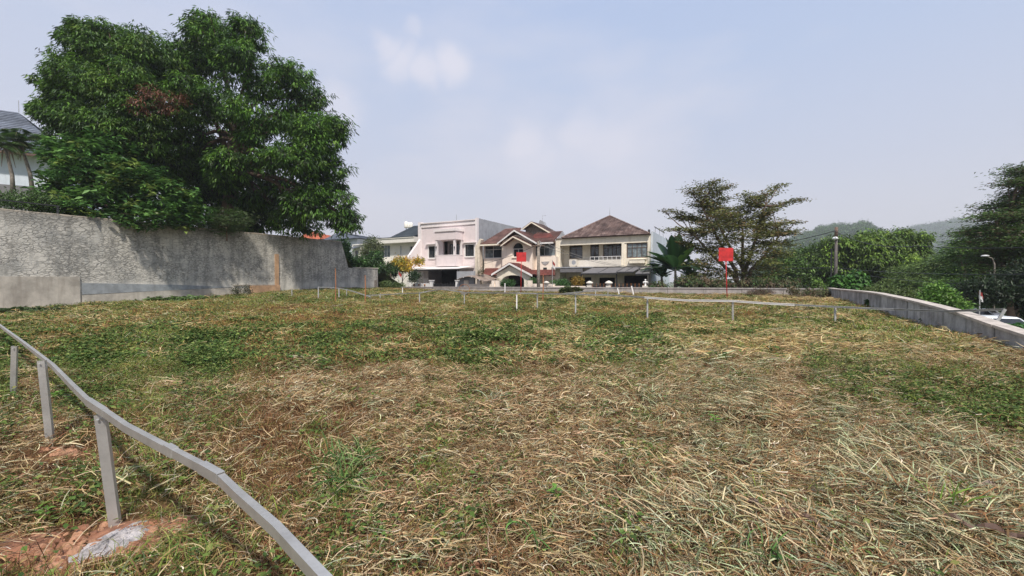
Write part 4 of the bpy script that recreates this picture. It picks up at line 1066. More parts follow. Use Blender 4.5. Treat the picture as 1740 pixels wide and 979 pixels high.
# ================================================================ VEGETATION
def unit(v): return v/np.maximum(np.linalg.norm(v, axis=-1, keepdims=True), 1e-9)
def leaf_arrays(C, Dn, N, L, Wd, cols, fold=.18):
    """one folded leaf (two triangles) per row: base C, direction Dn, face normal N"""
    Dn = unit(Dn); S = unit(np.cross(Dn, N)); N = np.cross(S, Dn)
    L = np.asarray(L).reshape(-1, 1); Wd = np.asarray(Wd).reshape(-1, 1)
    base = C; tip = C+Dn*L - N*L*.12
    mid = C+Dn*L*.45
    l = mid+S*Wd*.5+N*Wd*fold; r = mid-S*Wd*.5+N*Wd*fold
    V = np.stack([base, l, tip, r], 1).reshape(-1, 3)
    n = len(C); i = np.arange(n)*4
    F = np.concatenate([np.stack([i, i+1, i+2], -1), np.stack([i, i+2, i+3], -1)], 0)
    return V, F, np.repeat(cols, 4, 0)
def leaf_cols(n, pal, wts=None, jit=.18, r=rng):
    pal = np.array(pal); k = r.choice(len(pal), n, p=wts)
    return np.clip(pal[k]*(1+r.normal(0, jit, (n, 1)))*(1+r.normal(0, .05, (n, 3))), .005, .9)
def billows(lobes, per_lobe=9, size=.42, r=rng):
    """break each lobe into smaller rounded masses with gaps between them"""
    out = []; L0 = np.array(lobes, float)
    for l in L0:
        for k in range(per_lobe):
            d = unit(r.normal(size=3)+np.array([0, -.45, .25])); s = size*r.uniform(.65, 1.25)
            p = l[:3]+d*l[3:6]*r.uniform(.52, .86)
            q = np.linalg.norm((p-L0[:, :3])/L0[:, 3:6], axis=1)
            if (q < .55).sum() > 0: continue
            out.append((p[0], p[1], p[2], max(.5, l[3]*s), max(.5, l[4]*s), max(.4, l[5]*s*.8)))
    return out
def crown(lobes, n_cl, per, L, asp, pal, wts=None, style='droop', rcl=.45, shell=.5, r=rng, cull=.72, band=False, billow=0):
    """leaf clumps spread through ellipsoid lobes"""
    if billow:
        a_ = crown(billows(lobes, billow, r=r), int(n_cl*.78), per, L, asp, pal, wts, style, rcl*.72, .72, r, .6)
        b_ = crown(lobes, int(n_cl*.30), per, L, asp, pal, wts, style, rcl, .15, r, .0)
        return np.concatenate([a_[0], b_[0]]), np.concatenate([a_[1], b_[1]+len(a_[0])]), np.concatenate([a_[2], b_[2]])
    lob = np.array(lobes, float)
    area = (lob[:, 3]*lob[:, 5])**.8; area = area/area.sum()
    k = r.choice(len(lob), n_cl, p=area)
    d = unit(r.normal(size=(n_cl, 3)))
    f = shell+(1-shell)*r.random((n_cl, 1))**.6
    f = f*(1+ .22*(vnoise(d[:, 0]*3+k*7, d[:, 2]*3+d[:, 1]*2, 5)[:, None]-.5)*2)
    P = lob[k, :3]+d*lob[k, 3:6]*f
    keep = np.ones(n_cl, bool)
    for j in range(len(lob)):
        q = np.linalg.norm((P-lob[j, :3])/lob[j, 3:6], axis=1)
        keep &= ~((q < cull) & (k != j) & (r.random(n_cl) < .7))
    P = P[keep]; d = d[keep]; n = len(P)
    tone = r.normal(0, .22, (n, 1))
    kk = r.choice(len(pal), n, p=wts)
    C = np.repeat(P, per, 0); O = np.repeat(d, per, 0); m = len(C)
    if style == 'flat':
        C = C+r.normal(size=(m, 3))*np.array([rcl, rcl, rcl*.22]); Dn = unit(O*np.array([1, 1, 0])+r.normal(size=(m, 3))*np.array([.8, .8, .15])+np.array([0, 0, -.05])); N = unit(r.normal(size=(m, 3))*.5+np.array([0, -.25, 1]))
    elif style == 'droop':
        a = r.random(m)*2*pi; q = r.random(m)**.7; H3 = np.stack([np.cos(a), np.sin(a), np.zeros(m)], -1)
        rcl = rcl*np.repeat(r.uniform(.6, 1.5, n), per)[:, None]
        C = C+H3*(.62*q)[:, None]*rcl+O*(.35*(1-q))[:, None]*rcl+np.array([0, 0, 1.])*(.30-.75*q*q)[:, None]*rcl+r.normal(size=(m, 3))*rcl*.10
        Dn = unit(H3*.8+O*.35+r.normal(size=(m, 3))*.28+np.array([0, 0, -.75])); N = unit(H3*.75+O*.35+np.array([0, 0, .75])+r.normal(size=(m, 3))*.22)
    elif style == 'rosette':
        a = r.random(m)*2*pi; C = C+r.normal(size=(m, 3))*rcl*.3; Dn = np.stack([np.cos(a), np.sin(a), r.normal(0, .3, m)-.05], -1); N = unit(r.normal(size=(m, 3))*.35+np.array([0, 0, 1]))
    else:
        C = C+r.normal(size=(m, 3))*rcl*.55; Dn = unit(O*.4+r.normal(size=(m, 3))); N = unit(r.normal(size=(m, 3))*.6+O*.5+np.array([0, 0, .5]))
    pal = np.array(pal)
    cols = pal[np.repeat(kk, per)]*(1+np.repeat(tone, per, 0))*(1+r.normal(0, .14, (m, 1)))
    cols = np.clip(cols, .004, .9)
    LL = L*r.uniform(.65, 1.2, m)
    return leaf_arrays(C, Dn, N, LL, LL*asp, cols)
def limbs(mb, base, top, lobes, r0, r=random, sub=4):
    base = Vector(base); top = Vector(top)
    tr = []
    for i in range(7):
        t = i/6; p = base.lerp(top, t)+Vector((sin(t*5+base.x)*.12, cos(t*4)*.1, 0))*(top-base).length*.12; tr.append(p)
    mb.tube(tr, [r0*(1.25 if i == 0 else 1-.4*i/6) for i in range(7)], 10)
    for lb in lobes:
        c = Vector(lb[:3]); s = tr[-1] if r.random() < .65 else tr[4]
        m_ = s.lerp(c, .5)+Vector((r.uniform(-.1, .1), r.uniform(-.1, .1), .08))*(c-s).length
        q1 = s.lerp(m_, .5)+Vector((0, 0, .03))*(c-s).length
        mb.tube([s, q1, m_, m_.lerp(c, .55), c], [r0*.45, r0*.36, r0*.26, r0*.18, r0*.10], 7)
        for k in range(sub):
            a = r.uniform(0, 2*pi); e_ = r.uniform(-.4, 1.1)
            tip = c+Vector((cos(a)*cos(e_)*lb[3], sin(a)*cos(e_)*lb[4], sin(e_)*lb[5]))*.85
            st = m_.lerp(c, r.uniform(.2, 1))
            mb.tube([st, st.lerp(tip, .5)+Vector((0, 0, .05))*(tip-st).length, tip], [r0*.13, r0*.08, r0*.03], 5)
    return mb
def make_tree(name, cat, label, base, fork, lobes, r0, n_cl, per, L, asp, pal, wts=None, style='droop', rcl=.45, shell=.5, group=None, bark='bark', sub=4, cull=.72, extra=None, billow=0):
    """base/fork world points; lobes in world coordinates"""
    b = Vector(base); e = empty(name, b, 0, label, cat, group)
    rel = [(l[0]-b.x, l[1]-b.y, l[2]-b.z, l[3], l[4], l[5]) for l in lobes]
    limbs(MB(), (0, 0, -.3), Vector(fork)-b, rel, r0, sub=sub).build('trunk', M[bark], e, True)
    V, F, Cc = crown(rel, n_cl, per, L, asp, pal, wts, style, rcl, shell, cull=cull, billow=billow)
    if extra is not None:
        V2, F2, C2 = crown([(l[0]-b.x, l[1]-b.y, l[2]-b.z, l[3], l[4], l[5]) for l in extra[0]], *extra[1:])
        F = np.concatenate([F, F2+len(V)]); V = np.concatenate([V, V2]); Cc = np.concatenate([Cc, C2])
    link('crown', np_mesh('crown', V, F, Cc), M['leaf'], e)
    return e
def PL(px, py, rx, rz, d, off=0.0, ry=None):
    """a crown lobe measured in the photograph at distance d"""
    p = AT(px, py, d+off); s = (d+off)/FPX
    return (p.x, p.y, p.z, rx*s, (ry if ry else max(rx, rz))*s*.95, rz*s)
G_MANGO = [(.062, .14, .018), (.09, .195, .022), (.028, .062, .016), (.14, .25, .035), (.035, .05, .02)]
W_MANGO = [.36, .24, .25, .10, .05]
# big mango tree, right
d = 34.0
lobes = [PL(372, 75, 56, 44, d), PL(330, 120, 60, 50, d, 1.5), PL(420, 120, 52, 46, d, -1), PL(350, 180, 60, 40, d, -2.0), PL(480, 150, 54, 46, d, -.5), PL(520, 185, 48, 52, d, 1),
         PL(440, 215, 56, 32, d, -2.5), PL(530, 240, 46, 42, d, -1), PL(490, 275, 46, 34, d, -2.8), PL(550, 295, 44, 42, d, .8), PL(568, 345, 38, 36, d, 0), PL(525, 345, 44, 30, d, -1.5),
         PL(470, 330, 40, 26, d, 2.0), PL(590, 378, 20, 16, d, 0), PL(440, 365, 45, 26, d, 2.5), PL(500, 382, 40, 18, d, 1), PL(390, 275, 34, 24, d, -3), PL(300, 60+80, 40, 40, d, 0),
         PL(355, 300, 50, 34, d, 1.5), PL(420, 60, 30, 26, d, 0), PL(350, 45, 28, 22, d, 0), PL(340, 350, 50, 34, d, 2), PL(335, 235, 34, 30, d, 1.5), PL(325, 280, 36, 30, d, 2), PL(365, 245, 22, 16, d, 2.5), PL(430, 300, 30, 22, d, 2.5), PL(440, 345, 34, 20, d, .5), PL(365, 335, 30, 20, d, .5), PL(400, 370, 36, 14, d, 1.5), PL(385, 305, 26, 16, d, -1), PL(575, 215, 20, 18, d, 0), PL(405, 385, 40, 12, d, 2)]
make_tree('mango_tree', 'tree', 'tallest dark green spreading tree behind the right half of the tall concrete wall', AT(372, 405, d), AT(412, 235, d), lobes, .55,
          7000, 16, .38, .25, G_MANGO, W_MANGO, 'droop', .62, .42, sub=6, cull=.62, billow=9)
# tree, left of it, with some dry rusty foliage
d = 31.0
lobes = [PL(160, 80, 42, 32, d), PL(130, 118, 34, 34, d, .5), PL(195, 90, 50, 42, d, -.5), PL(245, 95, 44, 42, d), PL(275, 120, 40, 50, d, 1), PL(112, 160, 34, 36, d), PL(145, 140, 50, 44, d, -1.5),
         PL(210, 150, 52, 44, d, -2.2), PL(265, 190, 46, 44, d, -1.5), PL(122, 200, 40, 30, d, -.5), PL(170, 205, 48, 34, d, -2.4), PL(225, 235, 50, 36, d, -2), PL(285, 245, 40, 40, d, 0),
         PL(150, 68, 30, 20, d), PL(130, 245, 40, 30, d, 0), PL(90, 190, 18, 20, d), PL(200, 290, 60, 40, d, 1), PL(290, 300, 44, 44, d, 1)]
dry = [(.20, .085, .05), (.15, .07, .04), (.06, .10, .02)]
make_tree('mango_tree', 'tree', 'broad bright green tree at the left with a rusty dry patch in its crown', AT(215, 400, d), AT(205, 260, d), lobes, .42,
          5200, 16, .35, .24, [(.08, .165, .024), (.11, .225, .03), (.04, .085, .022), (.17, .27, .045)], [.36, .26, .24, .14], 'droop', .60, .42, sub=5, cull=.62, billow=9,
          extra=([PL(255, 175, 26, 24, d, -3.4), PL(290, 170, 22, 16, d, -2.2)], 70, 12, .30, .28, dry, [.5, .3, .2], 'droop', .5, .5))
# broad-leaved bush in front, leaning over the wall
d = 27.0
lobes = [PL(150, 300, 60, 44, d), PL(110, 340, 44, 36, d, -.5), PL(215, 310, 60, 44, d, -.3), PL(270, 340, 54, 38, d), PL(180, 350, 70, 34, d, -.8), PL(300, 365, 44, 24, d, .6), PL(120, 262, 40, 30, d, .6), PL(190, 255, 44, 28, d, .8), PL(250, 372, 60, 18, d, -.6)]
make_tree('leafy_bush', 'bush', 'large broad-leaved bright green bush leaning over the tall concrete wall, left', AT(200, 400, d), AT(190, 350, d), lobes, .12,
          1500, 12, .42, .42, [(.075, .17, .04), (.11, .22, .05), (.05, .12, .03), (.16, .22, .05)], [.4, .25, .25, .10], 'rosette', .35, .45, sub=4)
# feathery dark shrub by the trunk
d = 31.0
lobes = [PL(392, 372, 20, 20, d, -1), PL(372, 388, 24, 12, d, -1), PL(352, 380, 22, 18, d, -1)]
make_tree('feathery_shrub', 'shrub', 'small feathery shrub at the wall top beside the mango trunk', AT(385, 402, d-1), AT(385, 385, d-1), lobes, .05, 260, 14, .30, .16, [(.06, .12, .03), (.09, .13, .05)], None, 'flat', .35, .3)
lobes = [PL(40, 340, 50, 6, 25), PL(90, 343, 34, 8, 25), PL(60, 349, 50, 5, 25)]
make_tree('hedge', 'hedge', 'low straggling hedge behind the black railing, far left', AT(50, 350, 25), AT(50, 335, 25), lobes, .05, 420, 12, .16, .45, [(.07, .13, .03), (.05, .09, .025)], None, 'ball', .35, .2)

# two small palms by the far-left house
def palm(base, top, fr_len, label, n=13, seed=1):
    r_ = random.Random(seed); b = Vector(base); e = empty('palm_tree', b, 0, label, 'palm', 'small palms by the far-left house')
    t = Vector(top)-b
    pts = [Vector((0, 0, -.2)), t*.35+Vector((.15, 0, 0)), t*.7+Vector((.1, 0, 0)), t]
    MB().tube(pts, [.14, .11, .09, .08], 8).build('trunk', M['bark_grey'], e, True)
    for k in range(n):
        az = 2*pi*k/n+r_.uniform(-.2, .2); el = r_.uniform(.2, 1.0); L = fr_len*r_.uniform(.8, 1.1)
        pts = []
        for i in range(9):
            s = i/8; z = sin(el)*L*s - 1.0*L*s*s*.62; h = cos(el)*L*s*.9+.1*s
            pts.append(t+Vector((cos(az)*h, sin(az)*h, z)))
        C = []; Dn = []; N = []; LL = []
        for i in range(1, 33):
            s = i/33*8; j = min(int(s), 7); p = pts[j].lerp(pts[j+1], s-j); tg = (pts[j+1]-pts[j]).normalized(); sd = tg.cross(Vector((0, 0, 1))).normalized()
            for sg in (-1, 1):
                C.append(p); Dn.append(sd*sg+tg*.6+Vector((0, 0, -.35))); N.append(Vector((0, 0, 1))+sd*sg*.3); LL.append(.42*sin(pi*min(.97, .12+i/36))*fr_len/1.6)
        V, F, Cc = leaf_arrays(np.array([list(c) for c in C]), np.array([list(c) for c in Dn]), np.array([list(c) for c in N]), np.array(LL), np.full(len(C), .05), leaf_cols(len(C), [(.08, .15, .04), (.06, .11, .03)]))
        mb = MB().tube(pts, [.02]*4+[.014]*5, 4); nv = len(V)
        V = np.concatenate([V, np.array(mb.v)]); Cc = np.concatenate([Cc, np.tile([.13, .13, .05], (len(mb.v), 1))])
        F2 = []
        for f in mb.f:
            for q in range(1, len(f)-1): F2.append((f[0]+nv, f[q]+nv, f[q+1]+nv))
        link('frond', np_mesh('frond', V, np.concatenate([F, np.array(F2)]), Cc), M['leaf'], e)
    # dry hanging fronds
    mb = MB()
    for k in range(4):
        a = r_.uniform(0, 2*pi); mb.tube([t, t+Vector((cos(a)*.35, sin(a)*.35, -.3)), t+Vector((cos(a)*.55, sin(a)*.55, -1.3))], [.03, .05, .01], 5)
    mb.build('dry_frond', M['sheet_brown'], e)
    return e
palm(AT(22, 325, 30), AT(8, 250, 30), 2.6, 'left palm with brown hanging fronds in front of the far-left house wall', seed=3)
palm(AT(56, 325, 30.6), AT(32, 240, 30.6), 2.6, 'right palm of the pair in front of the far-left house, with a thin curved trunk', seed=5)

# plants between wall end and houses
make_tree('round_tree', 'tree', 'small rounded pale olive tree in front of the white house', AT(632, 470, 49), AT(631, 440, 49),
          [PL(631, 414, 13, 11, 49), PL(628, 425, 16, 10, 49), PL(640, 424, 10, 12, 49), PL(624, 432, 12, 8, 49)], .09, 460, 12, .20, .4, [(.13, .17, .07), (.17, .20, .09), (.09, .12, .05)], None, 'ball', .35, .3, sub=2)
make_tree('climbing_plant', 'plant', 'dark green creeper spilling over the shorter concrete wall', AT(610, 462, 44.5), AT(610, 452, 44.5),
          [PL(583, 425, 8, 16, 43), PL(587, 440, 9, 12, 43), PL(600, 447, 16, 7, 44), PL(620, 448, 18, 8, 44.5), PL(636, 445, 12, 10, 45), PL(640, 437, 9, 7, 45), PL(637, 455, 6, 8, 44)], .06, 900, 11, .26, .5, [(.045, .10, .03), (.07, .15, .035), (.03, .06, .02)], None, 'ball', .35, .2, sub=1)
make_tree('croton_bush', 'bush', 'yellow and orange leaved bush beside the white canopy', AT(684, 490, 49), AT(684, 470, 49),
          [PL(680, 445, 13, 8, 49), PL(690, 448, 12, 8, 49), PL(672, 450, 8, 8, 49), PL(712, 444, 8, 6, 49), PL(684, 455, 16, 6, 49)], .06, 360, 12, .24, .4, [(.62, .42, .04), (.60, .30, .03), (.16, .20, .04), (.45, .38, .08)], [.4, .2, .2, .2], 'ball', .3, .3, sub=2)
make_tree('dark_shrub', 'shrub', 'dark green shrubs under the yellow bush behind the wall', AT(665, 494, 47), AT(665, 470, 47),
          [PL(660, 458, 12, 9, 48.5), PL(652, 475, 8, 10, 47), PL(668, 462, 14, 8, 48.5), PL(648, 460, 6, 12, 47)], .05, 520, 11, .22, .5, [(.035, .07, .02), (.05, .10, .025)], None, 'ball', .3, .2, sub=1)
make_tree('creeping_weeds', 'weeds', 'tangle of pale green weeds at the wall beside the pink house fence', AT(668, 489, 43.8), AT(668, 486, 43.8),
          [PL(655, 484, 10, 5, 43.8), PL(668, 485, 12, 4, 43.8), PL(682, 486, 8, 3, 43.8)], .02, 240, 10, .16, .45, [(.13, .19, .05), (.09, .14, .04)], None, 'ball', .25, .2, sub=1)
make_tree('garden_shrub', 'shrub', 'small dark shrub behind the low white fence of the pink house', AT(704, 490, 46.5), AT(704, 478, 46.5), [PL(704, 470, 8, 8, 46.5)], .03, 130, 10, .18, .5, [(.04, .08, .03)], None, 'ball', .3, .2, sub=1)
make_tree('creeper', 'plant', 'brown green creeper clinging to the stained pier left of the beige house', AT(818, 480, 44.5), AT(818, 462, 44.5), [PL(821, 452, 2, 5, 44), PL(814, 464, 2.5, 5, 44), PL(820, 462, 2, 5, 44)], .03, 60, 8, .12, .4, [(.16, .14, .08), (.10, .10, .05)], None, 'ball', .12, .3, sub=1)
for (px, py, rx, rz, pal_, lab) in [(952, 482, 17, 5.5, [(.045, .12, .03), (.07, .16, .04)], 'clipped green hedge in front of the cream house'),
                                    (981, 479, 9.5, 6.5, [(.30, .19, .03), (.20, .15, .03)], 'rounded yellow brown bush in front of the cream house'),
                                    (908, 481, 11, 6, [(.06, .13, .04), (.08, .16, .05)], 'pale green shrub under the porch of the beige house'),
                                    (861, 482, 14, 5, [(.03, .08, .02), (.05, .12, .03)], 'low dark shrub inside the arched porch')]:
    dd = on_b(px, py, B_H-3.5)[2]
    make_tree('garden_bush', 'bush', lab, AT(px, py+8, dd), AT(px, py+3, dd), [PL(px-rx*.4, py, rx*.6, rz, dd), PL(px+rx*.4, py, rx*.6, rz, dd), PL(px, py-1, rx*.6, rz, dd)], .04, 240, 10, .13, .5, pal_, None, 'ball', .2, .3, sub=1)

# banana plants
M['banana'] = leafmat('banana_leaf', .35, .4)
def banana(base, h, label, n=9, L=2.2, seed=0, spread=1.0):
    r_ = random.Random(seed); e = empty('banana_plant', base, 0, label, 'banana plant')
    MB().tube([(0, 0, -.3), (.05, 0, h*.45), (0, 0, h*.9)], [.16, .13, .08], 9).build('stem', M['bark_grey'], e, True)
    for k in range(n):
        az = 2*pi*k/n*1.618*spread+r_.uniform(-.3, .3); el = r_.uniform(.3, 1.4) ; Lk = L*r_.uniform(.8, 1.15); w = .46*r_.uniform(.8, 1.2)*(L/2.2)**.6
        V = []; F = []; nseg = 12; mid = []
        for i in range(nseg+1):
            s = i/nseg; hh = cos(el)*Lk*s+.05; z = h*.8+sin(el)*Lk*s-.40*Lk*s*s*(1.2-el*.75); mid.append(Vector((cos(az)*hh, sin(az)*hh, z)))
        for i in range(nseg+1):
            tg = (mid[min(i+1, nseg)]-mid[max(0, i-1)]).normalized(); sd = tg.cross(Vector((0, 0, 1))); sd = sd.normalized() if sd.length > .05 else Vector((-sin(az), cos(az), 0)); up = sd.cross(tg)
            s = i/nseg; ww = w*(sin(pi*min(1, max(0, (s-.12))/.88)**.8)**.6 if s > .12 else .06)*1.0
            for q in (-1, -.5, 0, .5, 1):
                V.append(mid[i]+sd*ww*q+up*abs(q)*ww*.35-Vector((0, 0, abs(q)*ww*.25*s))+Vector((0, 0, r_.uniform(-.02, .02)*abs(q))))
        for i in range(nseg):
            for q in range(4):
                if q in (0, 3) and r_.random() < .12: continue
                F.append((i*5+q, i*5+q+1, (i+1)*5+q+1, (i+1)*5+q))
        c0 = (.032, .085, .024) if r_.random() < .8 else (.10, .20, .04)
        cc = np.tile(np.array(c0)*r_.uniform(.7, 1.25), (len(V), 1)); cc[2::5] *= 1.5
        link('leaf', np_mesh('leaf', np.array([list(v) for v in V]), np.array(F), cc), M['banana'], e)
    return e
z0_ = float(outer_z(np.array([-3.]), np.array([39.]))[()][0])
banana(AT(1147, 492, 37.5), 2.0, 'large banana plant with wide dark leaves right of the cream house', 26, 3.5, seed=4)
banana(AT(1124, 492, 38.2), 1.3, 'smaller banana plant close to the bluish side wall of the cream house', 9, 2.0, seed=9)
banana(AT(1172, 492, 39), 1.3, 'banana plant in the shade left of the spreading tree', 8, 2.2, seed=11)

# spreading tree with layered sprays, right of centre
d = 36.5
sp = []
for (ax_, ay_, bx_, by_, dr) in [(1205, 385, 1127, 350, 8), (1200, 360, 1170, 318, 3), (1200, 350, 1188, 306, 3), (1205, 345, 1216, 304, 2), (1205, 345, 1238, 312, 3), (1210, 360, 1232, 335, 2), (1200, 395, 1140, 388, 2), (1195, 380, 1150, 366, 4),
                            (1215, 375, 1180, 342, 3), (1220, 380, 1245, 350, 3), (1275, 370, 1268, 325, 3), (1278, 350, 1292, 330, 2), (1285, 350, 1324, 313, 2), (1290, 370, 1354, 335, 5), (1295, 365, 1335, 342, 3), (1290, 390, 1352, 372, 5),
                            (1295, 400, 1350, 392, 5), (1300, 415, 1342, 410, 6), (1240, 385, 1225, 350, 3), (1262, 385, 1255, 352, 3), (1290, 405, 1330, 385, 3), (1285, 385, 1310, 352, 3), (1180, 420, 1150, 408, 4)]:
    o_ = random.uniform(-1.6, 1.6)
    for i_ in range(7):
        t_ = i_/6; sp.append(PL(ax_+(bx_-ax_)*t_, ay_+(by_-ay_)*t_**.75+dr*t_**3, 9-3*t_, 4.2-1.6*t_, d, o_*t_, 9))
sp += [PL(1230, 365, 26, 9, d, -1.5), PL(1215, 385, 40, 10, d, -1.5), PL(1250, 378, 40, 9, d, 1), PL(1185, 400, 34, 8, d), PL(1298, 382, 40, 9, d, -1), PL(1325, 395, 30, 8, d), PL(1270, 400, 50, 11, d, -1.5), PL(1310, 412, 34, 8, d), PL(1230, 412, 40, 10, d, -1),
      PL(1195, 425, 28, 10, d), PL(1290, 425, 42, 10, d, -1), PL(1240, 432, 44, 10, d, -1.5), PL(1200, 448, 30, 10, d, -1), PL(1280, 445, 42, 10, d, -1), PL(1320, 432, 24, 8, d), PL(1225, 465, 34, 12, d, -1), PL(1275, 465, 30, 10, d), PL(1190, 470, 20, 14, d, -1),
      PL(1310, 455, 26, 10, d, 1), PL(1232, 390, 30, 8, d, 2)]
e = empty('spreading_tree', AT(1262, 492, d), 0, 'wide tree with layered sprays of dull green leaves behind the larger red sign', 'tree')
b = Vector(e.location)
rel = [(l[0]-b.x, l[1]-b.y, l[2]-b.z, l[3], l[4], l[5]) for l in sp]
mb = MB()
stems = [(1262, 455, 1215, 370), (1268, 455, 1300, 350), (1250, 460, 1190, 345), (1275, 460, 1325, 400), (1245, 465, 1180, 400), (1262, 450, 1262, 380)]
tips = []
for i, (ax_, ay_, tx_, ty_) in enumerate(stems):
    s0 = Vector((random.uniform(-.5, .5), random.uniform(-.4, .4), -.4)); s1 = AT(ax_, ay_, d)-b; s2 = AT(tx_, ty_, d-.5)-b
    mb.tube([s0, s1, s1.lerp(s2, .5)+Vector((0, 0, -.2)), s2], [.24, .17, .11, .06], 8); tips.append((s1, s2))
for l in rel[::3]:
    c = Vector(l[:3]); best = None
    for (s1, s2) in tips:
        for t in (0.0, .3, .6, 1.0):
            q = s1.lerp(s2, t)
            if q.z < c.z+.1 and (best is None or (q-c).length < (best-c).length): best = q
    if best is None: best = tips[0][0]
    mb.tube([best, best.lerp(c, .5)+Vector((0, 0, -.15)), c], [.07, .045, .015], 5)
    for k in range(5):
        a = random.uniform(0, 2*pi); tp = c+Vector((cos(a)*l[3]*.9, sin(a)*l[4]*.8, random.uniform(-.3, .5)*l[5])); mb.tube([c.lerp(best, .2), tp], [.02, .008], 4)
mb.build('trunk', M['bark'], e, True)
V, F, Cc = crown(rel, 2600, 13, .24, .42, [(.12, .135, .035), (.17, .18, .045), (.07, .08, .022), (.19, .13, .05)], [.4, .25, .2, .15], 'flat', .34, .15, cull=.3)
link('crown', np_mesh('crown', V, F, Cc), M['leaf'], e)

# trees on the right
T = [
 ('round_tree', 'dense rounded bright green tree behind the right utility pole', 50, (1490, 492), (1490, 455),
  [(1460, 415, 36, 22), (1500, 410, 38, 20), (1540, 412, 30, 20), (1420, 425, 28, 20), (1440, 445, 40, 22), (1490, 445, 46, 24), (1540, 445, 28, 24), (1400, 440, 20, 16), (1555, 425, 16, 16), (1470, 475, 50, 18), (1520, 478, 36, 16)], .32, 2600, 13, .42, .38,
  [(.13, .23, .03), (.10, .17, .025), (.18, .27, .04), (.06, .10, .02)], 'droop', .7),
 ('shade_tree', 'dark green tree between the spreading tree and the utility pole', 52, (1345, 495), (1345, 470),
  [(1330, 452, 30, 18), (1365, 445, 26, 20), (1395, 432, 22, 16), (1340, 475, 40, 14), (1385, 465, 30, 20), (1310, 478, 26, 12)], .25, 1400, 12, .40, .4,
  [(.08, .15, .03), (.11, .20, .035), (.045, .08, .02)], 'ball', .6),
 ('shade_tree', 'green tree with flat dark crown left of the utility pole against the hill', 60, (1385, 495), (1385, 450),
  [(1390, 432, 24, 9), (1365, 438, 18, 8), (1405, 442, 14, 8)], .25, 500, 12, .40, .4, [(.035, .07, .02), (.05, .10, .03)], 'flat', .7),
 ('feathery_tree', 'feathery light green tree in the valley beyond the sloping wall', 42, (1560, 530), (1560, 480),
  [(1560, 462, 34, 10), (1590, 452, 30, 10), (1580, 475, 44, 12), (1545, 485, 30, 14), (1600, 490, 36, 14), (1625, 465, 26, 10), (1570, 500, 40, 10), (1610, 440, 24, 8)], .16, 1700, 13, .30, .22,
  [(.12, .19, .05), (.08, .14, .035), (.16, .23, .06)], 'flat', .6),
 ('feathery_tree', 'tall slender feathery tree left of the darker trees at the right edge', 34, (1640, 540), (1645, 480),
  [(1645, 440, 26, 10), (1630, 425, 18, 7), (1650, 412, 26, 8), (1665, 455, 34, 10), (1640, 468, 34, 9), (1660, 485, 40, 12), (1620, 482, 26, 8), (1680, 430, 30, 12), (1690, 470, 30, 14), (1655, 397, 22, 6)], .18, 2000, 13, .27, .25,
  [(.09, .17, .035), (.13, .22, .045), (.05, .10, .025)], 'flat', .5),
 ('layered_tree', 'tall dark tree with layered branches and brownish tips at the right edge', 27, (1722, 560), (1722, 440),
  [(1738, 290, 16, 10), (1730, 310, 14, 7), (1745, 330, 22, 12), (1700, 348, 22, 8), (1725, 362, 30, 12), (1690, 368, 24, 7), (1755, 370, 30, 24), (1715, 388, 36, 12), (1680, 392, 30, 8), (1745, 410, 36, 20), (1700, 415, 38, 12), (1730, 440, 44, 18), (1780, 350, 34, 40), (1790, 430, 44, 46), (1690, 440, 36, 12), (1720, 470, 50, 18), (1770, 300, 26, 24)], .30, 4200, 14, .22, .3,
  [(.05, .095, .028), (.075, .135, .032), (.11, .085, .05), (.095, .165, .035)], 'flat', .45),
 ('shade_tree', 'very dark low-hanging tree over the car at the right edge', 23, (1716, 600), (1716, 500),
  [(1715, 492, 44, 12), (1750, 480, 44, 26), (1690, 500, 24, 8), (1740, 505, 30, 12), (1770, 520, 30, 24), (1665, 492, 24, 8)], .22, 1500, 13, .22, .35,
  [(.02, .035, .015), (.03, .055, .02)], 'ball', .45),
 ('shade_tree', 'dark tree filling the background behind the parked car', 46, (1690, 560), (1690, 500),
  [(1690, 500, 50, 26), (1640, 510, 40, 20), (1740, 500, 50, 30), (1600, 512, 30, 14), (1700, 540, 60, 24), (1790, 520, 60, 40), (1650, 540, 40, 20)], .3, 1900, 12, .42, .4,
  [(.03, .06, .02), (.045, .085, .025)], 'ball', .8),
 ('dense_tree', 'tree crown in the valley left of the parked car, paler green', 75, (1560, 560), (1560, 500),
  [(1545, 500, 40, 18), (1600, 505, 50, 20), (1650, 480, 50, 26), (1500, 500, 30, 14), (1700, 470, 50, 30), (1570, 520, 60, 20)], .3, 1500, 12, .60, .4,
  [(.06, .11, .03), (.085, .14, .04)], 'ball', 1.2)]
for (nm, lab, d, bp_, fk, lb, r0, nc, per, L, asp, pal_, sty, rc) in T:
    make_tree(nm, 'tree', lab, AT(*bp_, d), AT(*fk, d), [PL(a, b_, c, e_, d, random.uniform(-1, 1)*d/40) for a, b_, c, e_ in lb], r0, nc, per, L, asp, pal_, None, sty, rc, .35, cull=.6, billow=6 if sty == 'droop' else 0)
make_tree('round_bush', 'bush', 'small rounded bright green bush just beyond the sloping wall', AT(1592, 530, 19), AT(1592, 512, 19),
          [PL(1592, 500, 16, 13, 19), PL(1600, 512, 22, 10, 19), PL(1580, 512, 14, 10, 19), PL(1620, 520, 20, 7, 19)], .06, 620, 12, .15, .5, [(.09, .19, .03), (.06, .13, .025), (.13, .23, .04)], None, 'ball', .22, .35, sub=2)
make_tree('round_bush', 'bush', 'low pale shrub behind the corner of the sloping wall', AT(1530, 520, 26), AT(1530, 508, 26), [PL(1528, 500, 22, 6, 26), PL(1550, 506, 18, 6, 26), PL(1495, 494, 22, 5, 27)], .04, 340, 11, .16, .45, [(.11, .15, .05), (.08, .12, .03)], None, 'ball', .25, .3, sub=1)
